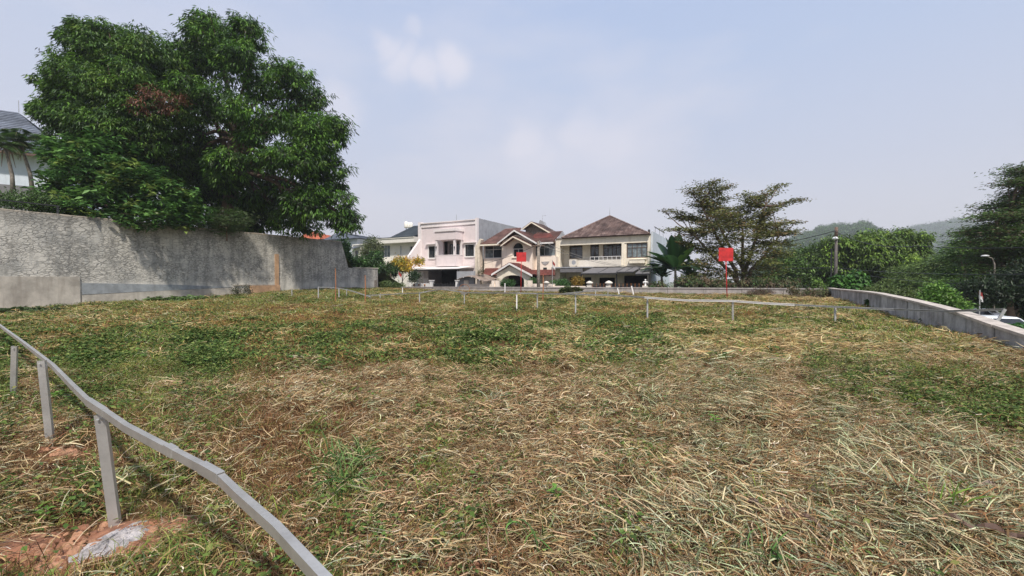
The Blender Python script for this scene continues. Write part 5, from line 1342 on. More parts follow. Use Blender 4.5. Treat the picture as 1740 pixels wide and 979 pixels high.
make_tree('broad_leaf_plant', 'plant', 'broad-leaved bright plants climbing at the wall corner below the utility pole', AT(1448, 496, 30), AT(1448, 486, 30),
          [PL(1428, 478, 12, 11, 30), PL(1455, 476, 14, 13, 30), PL(1440, 488, 22, 7, 30), PL(1465, 487, 10, 9, 30)], .05, 330, 8, .30, .7, [(.06, .16, .03), (.09, .21, .04), (.04, .10, .02)], None, 'droop', .25, .4, sub=2)
make_tree('leafy_plant', 'plant', 'small light green plant sticking up behind the far wall', AT(1389, 495, 29), AT(1389, 485, 29), [PL(1389, 480, 6, 8, 29), PL(1393, 487, 8, 5, 29)], .02, 80, 8, .16, .45, [(.16, .27, .05), (.10, .18, .04)], None, 'droop', .15, .4, sub=2)
make_tree('wall_weeds', 'weeds', 'brown green weeds growing over the corner of the far wall', AT(1400, 506, 27), AT(1400, 500, 27),
          [PL(1350, 496, 8, 4, 27.2), PL(1375, 499, 10, 6, 27), PL(1395, 499, 12, 6, 26.6), PL(1408, 502, 8, 5, 26.4)], .02, 260, 10, .14, .4, [(.13, .12, .06), (.10, .13, .05), (.20, .14, .08)], None, 'ball', .2, .3, sub=1)
make_tree('understory_plants', 'plants', 'tangled brown and green plants under the spreading tree behind the far wall', AT(1200, 495, 34), AT(1200, 485, 34),
          [PL(1120, 485, 14, 5, 35), PL(1165, 478, 16, 8, 35), PL(1190, 480, 20, 8, 34), PL(1225, 482, 20, 8, 34), PL(1290, 480, 30, 8, 34), PL(1330, 482, 24, 7, 34)], .03, 800, 11, .26, .3, [(.09, .10, .04), (.05, .09, .025), (.14, .10, .06)], None, 'droop', .35, .25, sub=2)
# fallback far belt of trees beyond the plot so that the valley is wooded
def blob_tree_mesh(seed, n=520, L=.9):
    r_ = np.random.default_rng(seed)
    lob = [(r_.uniform(-2, 2), r_.uniform(-2, 2), r_.uniform(2.5, 5.5), r_.uniform(1.8, 3), r_.uniform(1.8, 3), r_.uniform(1.5, 2.3)) for _ in range(6)]
    V, F, Cc = crown(lob, n//4, 5, L, .55, [(.06, .12, .03), (.08, .16, .035), (.045, .085, .025)], None, 'ball', .8, .5, r=r_)
    me = np_mesh('crown', V, F, Cc); me.materials.append(M['leaf']); return me
belt = [blob_tree_mesh(s) for s in range(5)]
tmb = MB().tube([(0, 0, -3), (0, 0, 3.5)], [.3, .18], 7); tme = tmb.mesh('trunk'); tme.materials.append(M['bark'])
spots = []
rr = np.random.default_rng(5)
while len(spots) < 46:
    px = rr.uniform(1300, 1900); dd = rr.uniform(80, 190); p = AT(px, 476, dd)
    if all((p.x-q[0])**2+(p.y-q[1])**2 > 30 for q in spots): spots.append((p.x, p.y))
for i, (x, y) in enumerate(spots):
    a, b_ = to_ab(x, y); z = float(outer_z(np.array([a]), np.array([b_]))[0])
    e = empty('valley_tree', (x, y, z), rr.uniform(0, 6), 'rounded green tree in the hazy valley belt below the wooded hills', 'tree', 'trees in the hazy valley belt')
    s_ = rr.uniform(.8, 1.25); e.scale = (s_, s_, s_)
    link('trunk', tme, None, e); link('crown', belt[i % 5], None, e)

# ---------------------------------------------------------------- geometry-nodes scatter
def scatter(name, pts, rot, scl, idx, sources, parent=None):
    """pts Nx3; each point receives one source mesh"""
    me = bpy.data.meshes.new(name); me.vertices.add(len(pts)); me.vertices.foreach_set('co', np.asarray(pts, np.float32).ravel())
    a = me.attributes.new('rot', 'FLOAT_VECTOR', 'POINT'); a.data.foreach_set('vector', np.asarray(rot, np.float32).ravel())
    a = me.attributes.new('scl', 'FLOAT', 'POINT'); a.data.foreach_set('value', np.asarray(scl, np.float32))
    a = me.attributes.new('idx', 'INT', 'POINT'); a.data.foreach_set('value', np.asarray(idx, np.int32))
    o = bpy.data.objects.new(name, me); COL.objects.link(o); o['kind'] = 'stuff'
    if parent: o.parent = parent
    c = bpy.data.collections.new(name+'_kinds')
    for i, sm in enumerate(sources):
        so = bpy.data.objects.new('%s_kind_%02d' % (name, i), sm); c.objects.link(so)
    ng = bpy.data.node_groups.new(name, 'GeometryNodeTree')
    ng.interface.new_socket('Geometry', in_out='INPUT', socket_type='NodeSocketGeometry'); ng.interface.new_socket('Geometry', in_out='OUTPUT', socket_type='NodeSocketGeometry')
    gi = ng.nodes.new('NodeGroupInput'); go = ng.nodes.new('NodeGroupOutput'); ip = ng.nodes.new('GeometryNodeInstanceOnPoints')
    ci = ng.nodes.new('GeometryNodeCollectionInfo'); ci.inputs['Collection'].default_value = c; ci.inputs['Separate Children'].default_value = True; ci.inputs['Reset Children'].default_value = True
    def attr(nm, ty):
        n_ = ng.nodes.new('GeometryNodeInputNamedAttribute'); n_.data_type = ty; n_.inputs['Name'].default_value = nm
        return [s for s in n_.outputs if s.enabled and s.name == 'Attribute'][0]
    L_ = ng.links.new
    L_(gi.outputs[0], ip.inputs['Points']); L_(ci.outputs[0], ip.inputs['Instance']); ip.inputs['Pick Instance'].default_value = True
    L_(attr('idx', 'INT'), ip.inputs['Instance Index']); L_(attr('rot', 'FLOAT_VECTOR'), ip.inputs['Rotation']); L_(attr('scl', 'FLOAT'), ip.inputs['Scale'])
    L_(ip.outputs[0], go.inputs[0])
    md = o.modifiers.new('scatter', 'NODES'); md.node_group = ng
    return o

# ---------------------------------------------------------------- distant wooded hills
def hill(name, pts, d, depth, seed, ntree, ts):
    """pts: skyline in photograph pixels; the hill rises over `depth` metres"""
    pts = np.array(pts, float)
    xs = np.linspace(pts[0, 0], pts[-1, 0], 60); ys = np.interp(xs, pts[:, 0], pts[:, 1])
    rows = 22; V = np.zeros((rows, 60, 3))
    for j in range(rows):
        t = j/(rows-1); dd = d-depth+depth*t*1.5
        pr = np.sin(min(1, t*1.5)*pi/2) if t < .67 else np.cos((t-.67)/.33*pi/2)
        for i in range(60):
            topz = AT(xs[i], ys[i], d).z; p = AT(xs[i], 476, dd)
            z = -7+(topz-2.5+7)*pr
            V[j, i] = (p.x, p.y, z+(float(vnoise(np.array([i*.5]), np.array([j*.6]), seed)[0])-.5)*depth*.05*min(1, t*3))
    idx = np.arange(rows*60).reshape(rows, 60)
    fc = np.stack([idx[:-1, :-1], idx[:-1, 1:], idx[1:, 1:], idx[1:, :-1]], -1).reshape(-1, 4)
    o = link(name, np_mesh(name, V.reshape(-1, 3), fc), M['scrub']); o['kind'] = 'structure'
    r_ = np.random.default_rng(seed)
    jj = r_.uniform(0, rows*.72, ntree); ii = r_.uniform(0, 58.9, ntree)
    j0 = jj.astype(int); i0 = ii.astype(int); fj = (jj-j0)[:, None]; fi = (ii-i0)[:, None]
    P = (V[j0, i0]*(1-fj)+V[j0+1, i0]*fj)*(1-fi)+(V[j0, i0+1]*(1-fj)+V[j0+1, i0+1]*fj)*fi
    P[:, 2] -= 2.0
    rot = np.zeros((ntree, 3)); rot[:, 2] = r_.uniform(0, 6.3, ntree)
    scatter(name+'_forest', P, rot, r_.uniform(.7, 1.4, ntree)*ts, r_.integers(0, 5, ntree), belt)
hill('hill', [(1290, 462), (1325, 440), (1345, 420), (1375, 408), (1400, 400), (1430, 400), (1470, 398), (1520, 420), (1600, 450)], 650, 300, 3, 2600, 1.6)
hill('far_hill', [(1440, 440), (1500, 410), (1560, 398), (1590, 396), (1625, 390), (1650, 391), (1690, 402), (1760, 420), (1850, 440), (1950, 462)], 1300, 480, 4, 4200, 2.8)
# ================================================================ FENCE, SIGNS, POLES, CAR
# ---------------------------------------------------------------- cold-formed C channel
def channel(mb, pts, w=.075, h=.036, t=.003, up=Vector((0, 0, 1)), flip=1):
    """open C profile swept along pts; web stands w high, flanges h deep"""
    pr = [(0, -w/2), (h, -w/2), (h, -w/2+.014), (h-t, -w/2+.014), (h-t, -w/2+t), (t, -w/2+t), (t, w/2-t), (h-t, w/2-t), (h-t, w/2-.014), (h, w/2-.014), (h, w/2), (0, w/2)]
    pts = [Vector(p) for p in pts]; n = len(pr); rings = []
    for i, p in enumerate(pts):
        tg = (pts[min(i+1, len(pts)-1)]-pts[max(0, i-1)]).normalized()
        sd = tg.cross(up).normalized(); u = sd.cross(tg)
        rings.append([p+sd*flip*(a-h/2)+u*b for a, b in pr])
    vs = [v for r_ in rings for v in r_]; fs = []
    for i in range(len(pts)-1):
        for k in range(n):
            k2 = (k+1) % n; fs.append((i*n+k, i*n+k2, (i+1)*n+k2, (i+1)*n+k))
    # ends: five quads of the sheet
    for b_ in (0, (len(pts)-1)*n):
        for q in ((0, 1, 4, 5), (1, 2, 3, 4), (0, 5, 6, 11), (11, 6, 7, 10), (10, 7, 8, 9)): fs.append(tuple(b_+x for x in q))
    mb.add(vs, fs); return mb
def rail_pt(px, py, h):
    """point at height h above the ground along the sight line"""
    r = pix_dir(px, py); ux = r.x/r.y; uz = r.z/r.y
    ds = np.arange(.8, 40, .02); zz = ground_z(ux*ds, ds)+h
    below = (EYE+uz*ds) <= zz
    k = int(np.argmax(below)) if below.any() else -1
    d = ds[k]; return Vector((ux*d, d, EYE+uz*d))
g1_ = on_ground(200, 902)
nf = empty('channel_rail_fence', (0, 0, 0), 0, 'bent galvanised steel channel rail on posts crossing the near left corner', 'fence')
rail_px = [(-90, 488, .80), (-5, 550, .78), (40, 583, .75), (62, 600, .74), (90, 622, .75), (122, 655, .75), (150, 683, .76)]
z_ = lambda px, py, zz: (lambda r: Vector((r.x/r.y*((zz-EYE)/(r.z/r.y)), (zz-EYE)/(r.z/r.y), zz)))(pix_dir(px, py))
seg1 = [z_(*p) for p in rail_px]
seg2 = [z_(148, 681, .775), z_(172, 697, .775), z_(215, 727, .77), z_(292, 768, .765)]
seg3 = [z_(290, 766, .775), z_(345, 795, .775), z_(372, 810, .765), z_(405, 842, .765), z_(470, 900, .77), z_(548, 985, .78), z_(620, 1060, .78)]
# sweep with gentle subdivision
def dens(pts, k=3):
    out = []
    for a, b in zip(pts[:-1], pts[1:]):
        for i in range(k): out.append(a.lerp(b, i/k))
    return out+[pts[-1]]
channel(MB(), seg1, .040, .028, flip=-1).build('rail', M['metal'], nf)
channel(MB(), seg2, .042, .029, flip=-1).build('rail', M['metal'], nf)
channel(MB(), seg3, .039, .027, flip=-1).build('rail', M['metal'], nf, label='near rail length, kinked and dented')
for (q0_, q1_) in (((150, 682.5, .777), (178, 701, .777)), ((343, 793.5, .778), (375, 812, .768)), ((284, 762, .775), (297, 769.5, .775))):
    channel(MB(), [z_(*q0_), z_(*q1_)], 00.045, .033, flip=-1).build('splice_sleeve', M['metal'], nf)
for (bx, by, tx, ty, h) in ((200, 902, 171, 704, .73), (88, 756, 71, 613, .72), (22, 674, 25, 588, .70)):
    g = on_ground(bx, by); r = pix_dir(tx, ty); t = Vector((r.x/r.y*g.y*.995, g.y*.995, EYE+r.z/r.y*g.y*.995))
    channel(MB(), [g-Vector((0, 0, .12)), t], .056, .036, up=Vector((.93, .36, 0))).build('post', M['metal'], nf)
    MB().rev([(.006, 0), (.009, .002), (.007, .008)], tuple(t+Vector((.01, -.03, -.03))), 6).build('screw', M['metal_pale'], nf)

far = empty('channel_rail_fence', (0, 0, 0), 0, 'long sagging pale rail on short posts crossing the far grass to the sloping wall', 'fence')
def far_rail(pts, w=.052, nm='rail', lab=None, mat='metal_pale'):
    o = channel(MB(), pts, w, .04).build(nm, M[mat], far)
    if lab: o['label'] = lab
def post(px, pt, pb, mat='metal_pale', w=.055, dx=0):
    g = on_ground(px, pb); t = AT(px+dx, pt, g.y)
    channel(MB(), [g-Vector((0, 0, .15)), t], w, .04, up=Vector((1, .05, 0))).build('post', M[mat], far); return t
P = {}
for (px, pt, pb, mt) in [(496, 491, 504, 'metal'), (541, 487.5, 508, 'metal_pale'), (576, 490, 508, 'metal_pale'), (589, 491, 506, 'metal'), (646, 499, 509, 'metal'), (684, 489, 500, 'white'), (713, 497, 515, 'metal_pale'),
                         (789, 497, 518, 'metal'), (878, 497.5, 528, 'white'), (913, 499, 526, 'metal'), (978, 500, 534, 'metal_pale'), (1012, 493, 506, 'metal_pale'), (1033, 489.5, 501, 'metal'),
                         (1100, 505, 546, 'metal_pale'), (1245, 511, 549, 'metal'), (1419, 522, 552, 'metal_pale')]:
    P[px] = post(px, pt, pb, mt)
def dp(px, py, d): return AT(px, py, d)
d541 = P[541].y; d713 = P[713].y
far_rail([dp(541, 488, d541-.04), dp(560, 488.6, d541+.3), dp(578, 490, d541+.4)])
far_rail([dp(578, 490, d541+.4), dp(598, 494.5, 27.5), dp(621, 502, 27.0), dp(630, 505.5, 26.5)])
far_rail([dp(618, 502.5, 27.2), dp(655, 500.5, 26.8), dp(690, 498.5, 26), dp(713, 498, d713-.05)])
far_rail([dp(713, 498, d713-.06), dp(730, 494.5, 25), dp(747, 492, 24.5), dp(762, 493, 24), dp(789, 497, P[789].y-.05)])
far_rail([dp(789, 497.2, P[789].y-.06), dp(835, 497.8, 22), dp(878, 498, P[878].y-.05)])
far_rail([dp(878, 498, P[878].y-.06), dp(913, 499, P[913].y-.07), dp(978, 500, P[978].y-.06), dp(1040, 502, 17.3), dp(1100, 505.5, P[1100].y-.06)])
far_rail([dp(1095, 505.5, P[1100].y-.07), dp(1165, 510.5, 15.4), dp(1245, 511.5, P[1245].y-.06), dp(1300, 515.5, 14.7), dp(1350, 518, 14.4)], .066, mat='white')
far_rail([dp(1350, 518, 14.42), dp(1419, 521.5, P[1419].y-.06), dp(1520, 526, 12.6), dp(1604, 529, 11.2), dp(1707, 526, 9.9)], .052)
far_rail([dp(1708, 525.5, 9.9), dp(1698, 541, 9.95), dp(1683, 560, 10.0), dp(1678, 585, 10.05)], .052, 'brace')
# second broken length near the far wall
bf = empty('broken_rail', (0, 0, 0), 0, 'short collapsed rail with a drooping end near the far wall below the cream house', 'fence')
channel(MB(), [dp(950, 500, 29), dp(1012, 493.5, 29.5), dp(1050, 488.5, 30)], .07, .04).build('rail', M['metal_pale'], bf)
channel(MB(), [dp(1049, 488.3, 30), dp(1052, 500, 29.8)], .07, .04, up=Vector((1, 0, 0))).build('drooping_end', M['metal_pale'], bf)
lp = empty('leaning_post', on_ground(1078, 503), 0, 'pale leaning steel post stuck in the grass near the far wall', 'post')
q = AT(1073, 486, lp.location.y)-lp.location
channel(MB(), [(0, 0, -.15), q], .08, .04, up=Vector((1, 0, 0))).build('post', M['white'], lp)
wp = empty('pipe_stub', AT(858, 494, 35.5), 0, 'short white pipe standing beside the far wall left of the red sign', 'pipe')
MB().tube([(0, 0, -.3), (0, 0, .58)], .05, 8).build('pipe', M['white'], wp)
MB().rev([(.06, .5), (.065, .52), (.065, .58), (.05, .6)], (0, 0, 0), 8).build('cap', M['white'], wp)

# ---------------------------------------------------------------- red sign boards
def red_sign(px, py_b, py_t, py_m, wpx, label, dd=None, lean=0.0, rz=0.0):
    g = on_ground(px, py_b)
    if dd: g = AT(px, py_b, dd)
    s = g.y/FPX; e = empty('sign_board', g, rz, label, 'sign')
    H_ = (py_b-py_t)*s; hb = (py_m-py_t)*s; w = wpx*s
    MB().tube([(0, 0, -.3), (lean*.5, 0, (H_-hb)*.5), (lean, 0, H_-.05)], [.028, .026, .026], 8).build('pole', M['red'], e, True)
    b_ = MB().box(lean-w/2, lean+w/2, -.045, -.03, H_-hb, H_).build('board', M['red'], e)
    for zz in (H_-hb*.36, H_-hb*.68): MB().box(lean-w/2+.01, lean+w/2-.01, -.052, -.046, zz-.008, zz+.008).build('sheet_seam', M['red'], b_)
    for xx in (-.17, .17): MB().box(lean+xx*w*1.6-.006, lean+xx*w*1.6+.006, -.051, -.0455, H_-hb+.01, H_-.01).build('sheet_seam', M['red'], b_)
    for xx in (-.4, .4): MB().rev([(.004, 0), (.015, .004), (.015, .012)], (lean+xx*w, -.04, H_-.0), 6).build('bolt', M['metal'], b_)
    return e
red_sign(1236, 508, 421.5, 444, 25.5, 'larger red square board on a red pole, in front of the spreading tree', lean=-.13, rz=R(4))
red_sign(885, 498, 429, 445, 16.5, 'smaller red square board on a red pole, in front of the beige house', lean=.04, rz=R(-3))

# ---------------------------------------------------------------- stakes
def stake(px, pb, pt, lab, r_=.035, dx=0.0, mat='rust', grp='rusty orange stakes'):
    g = on_ground(px, pb); t = AT(px+dx, pt, g.y)-g
    e = tag(MB().tube([(0, 0, -.1), t*.5+Vector((.02, 0, 0)), t], [r_, r_*.95, r_*.8], 6).build('wooden_stake', M[mat]), lab, 'stake', grp)
    e.location = g
stake(570, 514, 456, 'tall rusty orange stake in front of the low concrete wall, left one', .03)
stake(620.5, 515, 468, 'rusty orange stake beside the collapsed rail, right one of the pair', .035)
stake(922, 512, 467, 'rusty orange stake in front of the brown utility pole', .035, 1)
stake(1111, 545, 440, 'thin dark rod standing near the bluish side wall', .012, -1, 'metal', 'thin rods') if False else None
# wire hoop with junk
g = on_ground(789, 503); s = g.y/FPX
e = empty('wire_hoop', g, 0, 'rusty wire hoop standing on a small heap of junk in the far grass', 'hoop')
MB().tube([(9*s*cos(t), 0, 11*s+8.5*s*sin(t)) for t in np.linspace(-.4, pi+.4, 22)], .018, 5).build('hoop', M['rust'], e, True)
MB().tube([(9*s*cos(-.4), 0, 11*s+8.5*s*sin(-.4)), (6*s, 0, -.1)], .018, 5).build('leg', M['rust'], e)
MB().tube([(-9*s*cos(-.4), 0, 11*s+8.5*s*sin(-.4)), (-6*s, 0, -.1)], .018, 5).build('leg', M['rust'], e)
MB().box(-.25, .2, -.1, .1, -.05, .22).build('junk_box', M['bark_grey'], e)

# ---------------------------------------------------------------- utility poles and wires
dP = on_b(914, 487, B_F+1.6)[2]
base = AT(915, 505, dP); base.z = -.1; top = AT(914, 410, dP)
e = empty('utility_pole', base, 0, 'brown wooden utility pole in front of the beige and cream houses', 'pole')
MB().tube([(0, 0, -.3), (0, 0, (top-base).z)], [.17, .12], 10).build('pole', M['bark_grey'], e, True)
MB().box(-.5, .5, -.16, -.10, (top-base).z-.45, (top-base).z-.37).build('crossarm', M['bark'], e)
MB().tube([(.1, -.15, (top-base).z-.6), (.25, -.15, (top-base).z-.2), (.05, -.15, (top-base).z+.05)], .03, 5).build('bracket', M['metal'], e)
poleA = top
dQ = 39.0; M['pole_grey'] = pmat('weathered_pole', (.12, .105, .10), .9, .25, 3, .3, 20, streak=.5)
base2 = AT(1420, 490, dQ); base2.z = -1.2; top2 = AT(1418, 386, dQ)
e = empty('utility_pole', base2, 0, 'grey concrete utility pole with a small lamp in front of the rounded tree', 'pole')
hh = (top2-base2).z
MB().tube([(0, 0, -.3), (-.02, 0, hh)], [.15, .11], 10).build('pole', M['pole_grey'], e, True)
MB().tube([(-.02, 0, hh-.9), (-.02, 0, hh)], [.14, .13], 10).build('pole_head', M['bark'], e, True)
MB().rev([(.05, 0), (.22, .05), (.24, .12), (.15, .24), (.04, .28)], (-.18, -.1, hh-1.15), 10).build('lamp', M['lamp'], e, True)
MB().tube([(.05, -.18, hh-2.4), (.05, -.2, hh-2.0), (.12, -.18, hh-1.5)], .02, 4).build('cable_loop', M['black'], e)
d3 = 41; b3 = AT(1412, 495, d3); b3.z = -1.2; t3 = AT(1413, 425, d3)
e = empty('steel_post', b3, 0, 'thin black steel post just left of the grey utility pole', 'post')
MB().tube([(0, 0, 0), (0, 0, (t3-b3).z)], [.07, .06], 7).build('post', M['black'], e)
MB().rev([(.02, 0), (.09, .02), (.09, .10), (.02, .13)], (0, 0, (t3-b3).z), 7).build('cap', M['black'], e)
def wire(a, b, sag, r_, lab, n=18):
    a = Vector(a); b = Vector(b)
    pts = [a.lerp(b, i/n)-Vector((0, 0, sag*4*(i/n)*(1-i/n))) for i in range(n+1)]
    tag(MB().tube(pts, r_, 5).build('overhead_wire', M['black']), lab, 'wire', 'overhead wires')
wire(AT(820, 449, 43), poleA-Vector((0, 0, .3)), .15, .018, 'overhead wire from the beige house up to the brown pole')
wire(poleA-Vector((0, 0, .2)), AT(1075, 455, 37), .35, .018, 'overhead wire sagging from the brown pole across the cream house balcony')
wire(AT(930, 414, dP), AT(1108, 455, 36), .5, .016, 'lower overhead wire crossing the grey canopies of the cream house')
wire(AT(1080, 453, 36), AT(1420, 455, dQ), .1, .022, 'thin overhead wire running level past the banana plant to the grey pole')
wire(AT(1285, 418, 44), top2-Vector((0, 0, .35)), .2, .035, 'overhead cable reaching the grey pole from the left against the hill')
wire(top2-Vector((0, 0, .33)), AT(1560, 418, 30), .55, .030, 'overhead cable from the grey pole down to the right, in front of the rounded tree')
wire(AT(1560, 418, 30), AT(1760, 420, 22), .1, .022, 'dark overhead cable in front of the far hill')
wire(AT(1420, 455, dQ), AT(1760, 466, 20), .2, .018, 'thin overhead wire in front of the feathery trees, upper one')
wire(AT(1425, 460, dQ), AT(1760, 486, 21), .3, .016, 'thin overhead wire in front of the feathery trees, lower one')

# ---------------------------------------------------------------- flags
M['flag_red'] = pmat('faded_red_cloth', (.36, .06, .05), .9, .2, 5)
def flag(px, pb, pt, d, lab, size=.5, droop=True, cols_=('flag_red', 'white')):
    b_ = AT(px, pb, d); t = AT(px, pt, d); h = t.z-b_.z
    e = empty('flag', b_, 0, lab, 'flag', None)
    MB().tube([(0, 0, -.2), (0, 0, h)], .022, 6).build('flagpole', M['metal_pale'], e)
    for i, c in enumerate(cols_):
        V = []; F = []; nx = 7
        for k in range(nx):
            s = k/(nx-1); w_ = size*s*.45
            V += [(w_, .05*sin(s*9), h-.03-i*size*.5-s*size*.55), (w_, .05*sin(s*9+.6), h-.03-(i+1)*size*.5-s*size*.55)]
        for k in range(nx-1): F.append((2*k, 2*k+1, 2*k+3, 2*k+2))
        V2 = [(x, y+.012, z) for x, y, z in V]; n_ = len(V); F2 = [tuple(reversed([j+n_ for j in f])) for f in F]
        rim = [(0, 1, 1+n_, n_), (2*nx-2, 2*nx-2+n_, 2*nx-1+n_, 2*nx-1)]
        MB().add(V+V2, F+F2+rim).build('red_half' if c == 'flag_red' else 'white_half', M[c], e)
    return e
flag(938.5, 488, 442, 38.5, 'limp red and white flag on a thin pole between the beige and cream houses', .55)
flag(677, 492, 460, 45, 'red and white flag hanging beside the yellow bush', .7)
flag(1664, 545, 493, 20, 'small red and white flag hanging above the parked car at the right', .35)

# ---------------------------------------------------------------- street lamp on the right
b_ = AT(1688, 560, 26); t = AT(1680, 436, 26)
e = empty('street_lamp', b_, 0, 'white street lamp on a curved arm before the dark trees at right', 'street lamp')
q = t-b_
MB().tube([(0, 0, -.5), (0, 0, q.z-.5), (-.1, 0, q.z-.1), (-.35, 0, q.z+.0)], [.05, .035, .025, .02], 7).build('lamp_post', M['bark_grey'], e, True)
MB().rev([(.01, -.04), (.16, -.02), (.2, .02), (.12, .07), (.01, .08)], (-.6, 0, q.z+.02), 12).build('lamp_head', M['lamp'], e, True)
e.children[1].scale = (1.5, .8, 1)

# ---------------------------------------------------------------- white car parked on the side road
def car(loc, rz, label):
    e = empty('parked_car', loc, rz, label, 'car')
    # side outline stations: x from rear (-) to front (+), body half width, belt etc.
    st = [(-2.05, .62, .45, .78), (-1.95, .80, .32, .95), (-1.3, .86, .25, 1.0), (0, .88, .25, .98), (1.1, .86, .25, .95), (1.7, .80, .28, .85), (2.0, .66, .36, .72), (2.08, .5, .42, .62)]
    V = []; F = []
    for (x, hw, zb, zt) in st:
        V += [(x, -hw*.92, zb), (x, -hw, zb+.15), (x, -hw, zt-.14), (x, -hw*.90, zt), (x, hw*.90, zt), (x, hw, zt-.14), (x, hw, zb+.15), (x, hw*.92, zb)]
    for i in range(len(st)-1):
        for k in range(8): F.append((i*8+k, i*8+(k+1) % 8, (i+1)*8+(k+1) % 8, (i+1)*8+k))
    F += [tuple(range(8)), tuple(range(len(st)*8-1, len(st)*8-9, -1))]
    bd = MB().add(V, F).build('body', M['carwhite'], e)
    # cabin
    def frustum(x0, x1, xr0, xr1, z0, z1, w0, w1):
        return [(x0, -w0, z0), (x1, -w0, z0), (x1, w0, z0), (x0, w0, z0), (xr0, -w1, z1), (xr1, -w1, z1), (xr1, w1, z1), (xr0, w1, z1)]
    FF = [(0, 3, 2, 1), (4, 5, 6, 7), (0, 1, 5, 4), (1, 2, 6, 5), (2, 3, 7, 6), (3, 0, 4, 7)]
    MB().add(frustum(-1.75, 1.05, -1.25, .35, .93, 1.40, .76, .60), FF).build('glasshouse', M['glass'], e)
    MB().add(frustum(-1.32, .42, -1.2, .30, 1.385, 1.46, .635, .56), FF).build('roof', M['carwhite'], e)
    for sy in (-1, 1):
        for (a, b2) in (((-1.72, .95), (-1.27, 1.40)), ((1.02, .95), (.38, 1.40)), ((-.35, .96), (-.35, 1.40))):
            MB().tube([(a[0], sy*.765, a[1]), (b2[0], sy*.61, b2[1])], .03, 5).build('pillar', M['carwhite'], e)
        h = MB().add([(1.72, sy*.80, .62), (2.0, sy*.64, .56), (2.02, sy*.42, .60), (2.0, sy*.44, .72), (1.95, sy*.66, .74), (1.70, sy*.78, .78)], [(0, 1, 4, 5), (1, 2, 3, 4)] if sy < 0 else [(5, 4, 1, 0), (4, 3, 2, 1)])
        h.build('headlight', M['lamp'], e)
        MB().box(-2.06, -1.98, sy*.6-.12, sy*.6+.12, .70, .86).build('tail_light', M['red'], e)
        MB().rev([(.01, 0), (.07, .02), (.07, .12), (.01, .14)], (.85, sy*.92, .93), 8).build('wing_mirror', M['carwhite'], e)
        for x in (-1.3, 1.3):
            w = MB(); w.tube([(x, sy*.72, .31), (x, sy*.90, .31)], .31, 18); wo = w.build('tyre', M['tyre'], e, False)
            MB().tube([(x, sy*.885, .31), (x, sy*.912, .31)], .19, 12).build('rim', M['metal_pale'], wo)
    MB().box(2.03, 2.09, -.42, .42, .44, .56).build('grille', M['black'], e)
    MB().box(2.085, 2.10, -.2, .2, .40, .46).build('number_plate', M['black'], e)
    MB().box(-2.08, 2.05, -.70, .70, .20, .30).build('underbody', M['black'], e)
    return e
p = AT(1655, 540, 20.5); a_, b_ = to_ab(p.x, p.y); zr = float(outer_z(np.array([a_]), np.array([b_]))[0])+.05
car((p.x, p.y, zr), R(-62+180+40), 'white car parked below the trees just beyond the sloping wall')
p = AT(1632, 540, 26); a_, b_ = to_ab(p.x, p.y); zr = float(outer_z(np.array([a_]), np.array([b_]))[0])+.05
c2 = car((p.x, p.y, zr), R(120), 'second pale car half hidden behind the parked white car')

# ---------------------------------------------------------------- near-ground details
# concrete footing lump by the first post
g = on_ground(186, 926); ga = on_ground(125, 955); gb_ = on_ground(248, 892); FR = math.atan2(gb_.y-ga.y, gb_.x-ga.x)
def lump(name, c, rx, ry, rz, mat, lab, cat, rot=0, seed=1, group=None, nn_=18, rough=.0):
    r_ = np.random.default_rng(seed); V = []; F = []; nr = 7
    for j in range(nr):
        t = j/(nr-1)
        for k in range(nn_):
            a = 2*pi*k/nn_; rad = (1-t**1.6*.98)*(1+.22*float(vnoise(np.array([cos(a)*2+seed]), np.array([sin(a)*2]), seed)[0])+r_.uniform(-.06, .06)+rough*.5*(float(vnoise(np.array([cos(a)*5+seed]), np.array([sin(a)*5]), 8)[0])-.5))
            V.append((rx*rad*cos(a), ry*rad*sin(a), rz*(t**.8)+r_.uniform(-.1-rough*.3, .1+rough*.3)*rz-.3*rz*(j == 0)))
    for j in range(nr-1):
        for k in range(nn_): F.append((j*nn_+k, j*nn_+(k+1) % nn_, (j+1)*nn_+(k+1) % nn_, (j+1)*nn_+k))
    F.append(tuple((nr-1)*nn_+k for k in range(nn_)))
    o = MB().add(V, F).build(name, M[mat]); o.location = c; o.rotation_euler = (0, 0, rot); tag(o, lab, cat, group); return o
M['conc_lump'] = pmat('set_concrete_spill', (.36, .335, .325), .95, .25, 14, 1.0, 45)
lump('concrete_footing', (g.x, g.y, g.z+.0), .23, .125, .035, 'conc_lump', 'flat grey lump of spilled concrete at the foot of the nearest rail post', 'concrete', FR, 3, nn_=44, rough=.5)
for (px, py, s_, lab) in [(179, 903, .035, 'angular orange clay stone touching the nearest rail post'), (128, 951, .05, 'flat pale clay stone left of the concrete lump'), (262, 906, .06, 'reddish clay clod right of the concrete lump'),
                          (30, 818, .06, 'orange clay clod beside the dark hole at the left edge'), (145, 970, .06, 'pale clay stone at the bottom edge below the concrete lump')]:
    g = on_ground(px, py); lump('clay_stone', g, s_, s_*.75, s_*.7, 'soil_pale', lab, 'stone', random.uniform(0, 3), int(px), nn_=7)
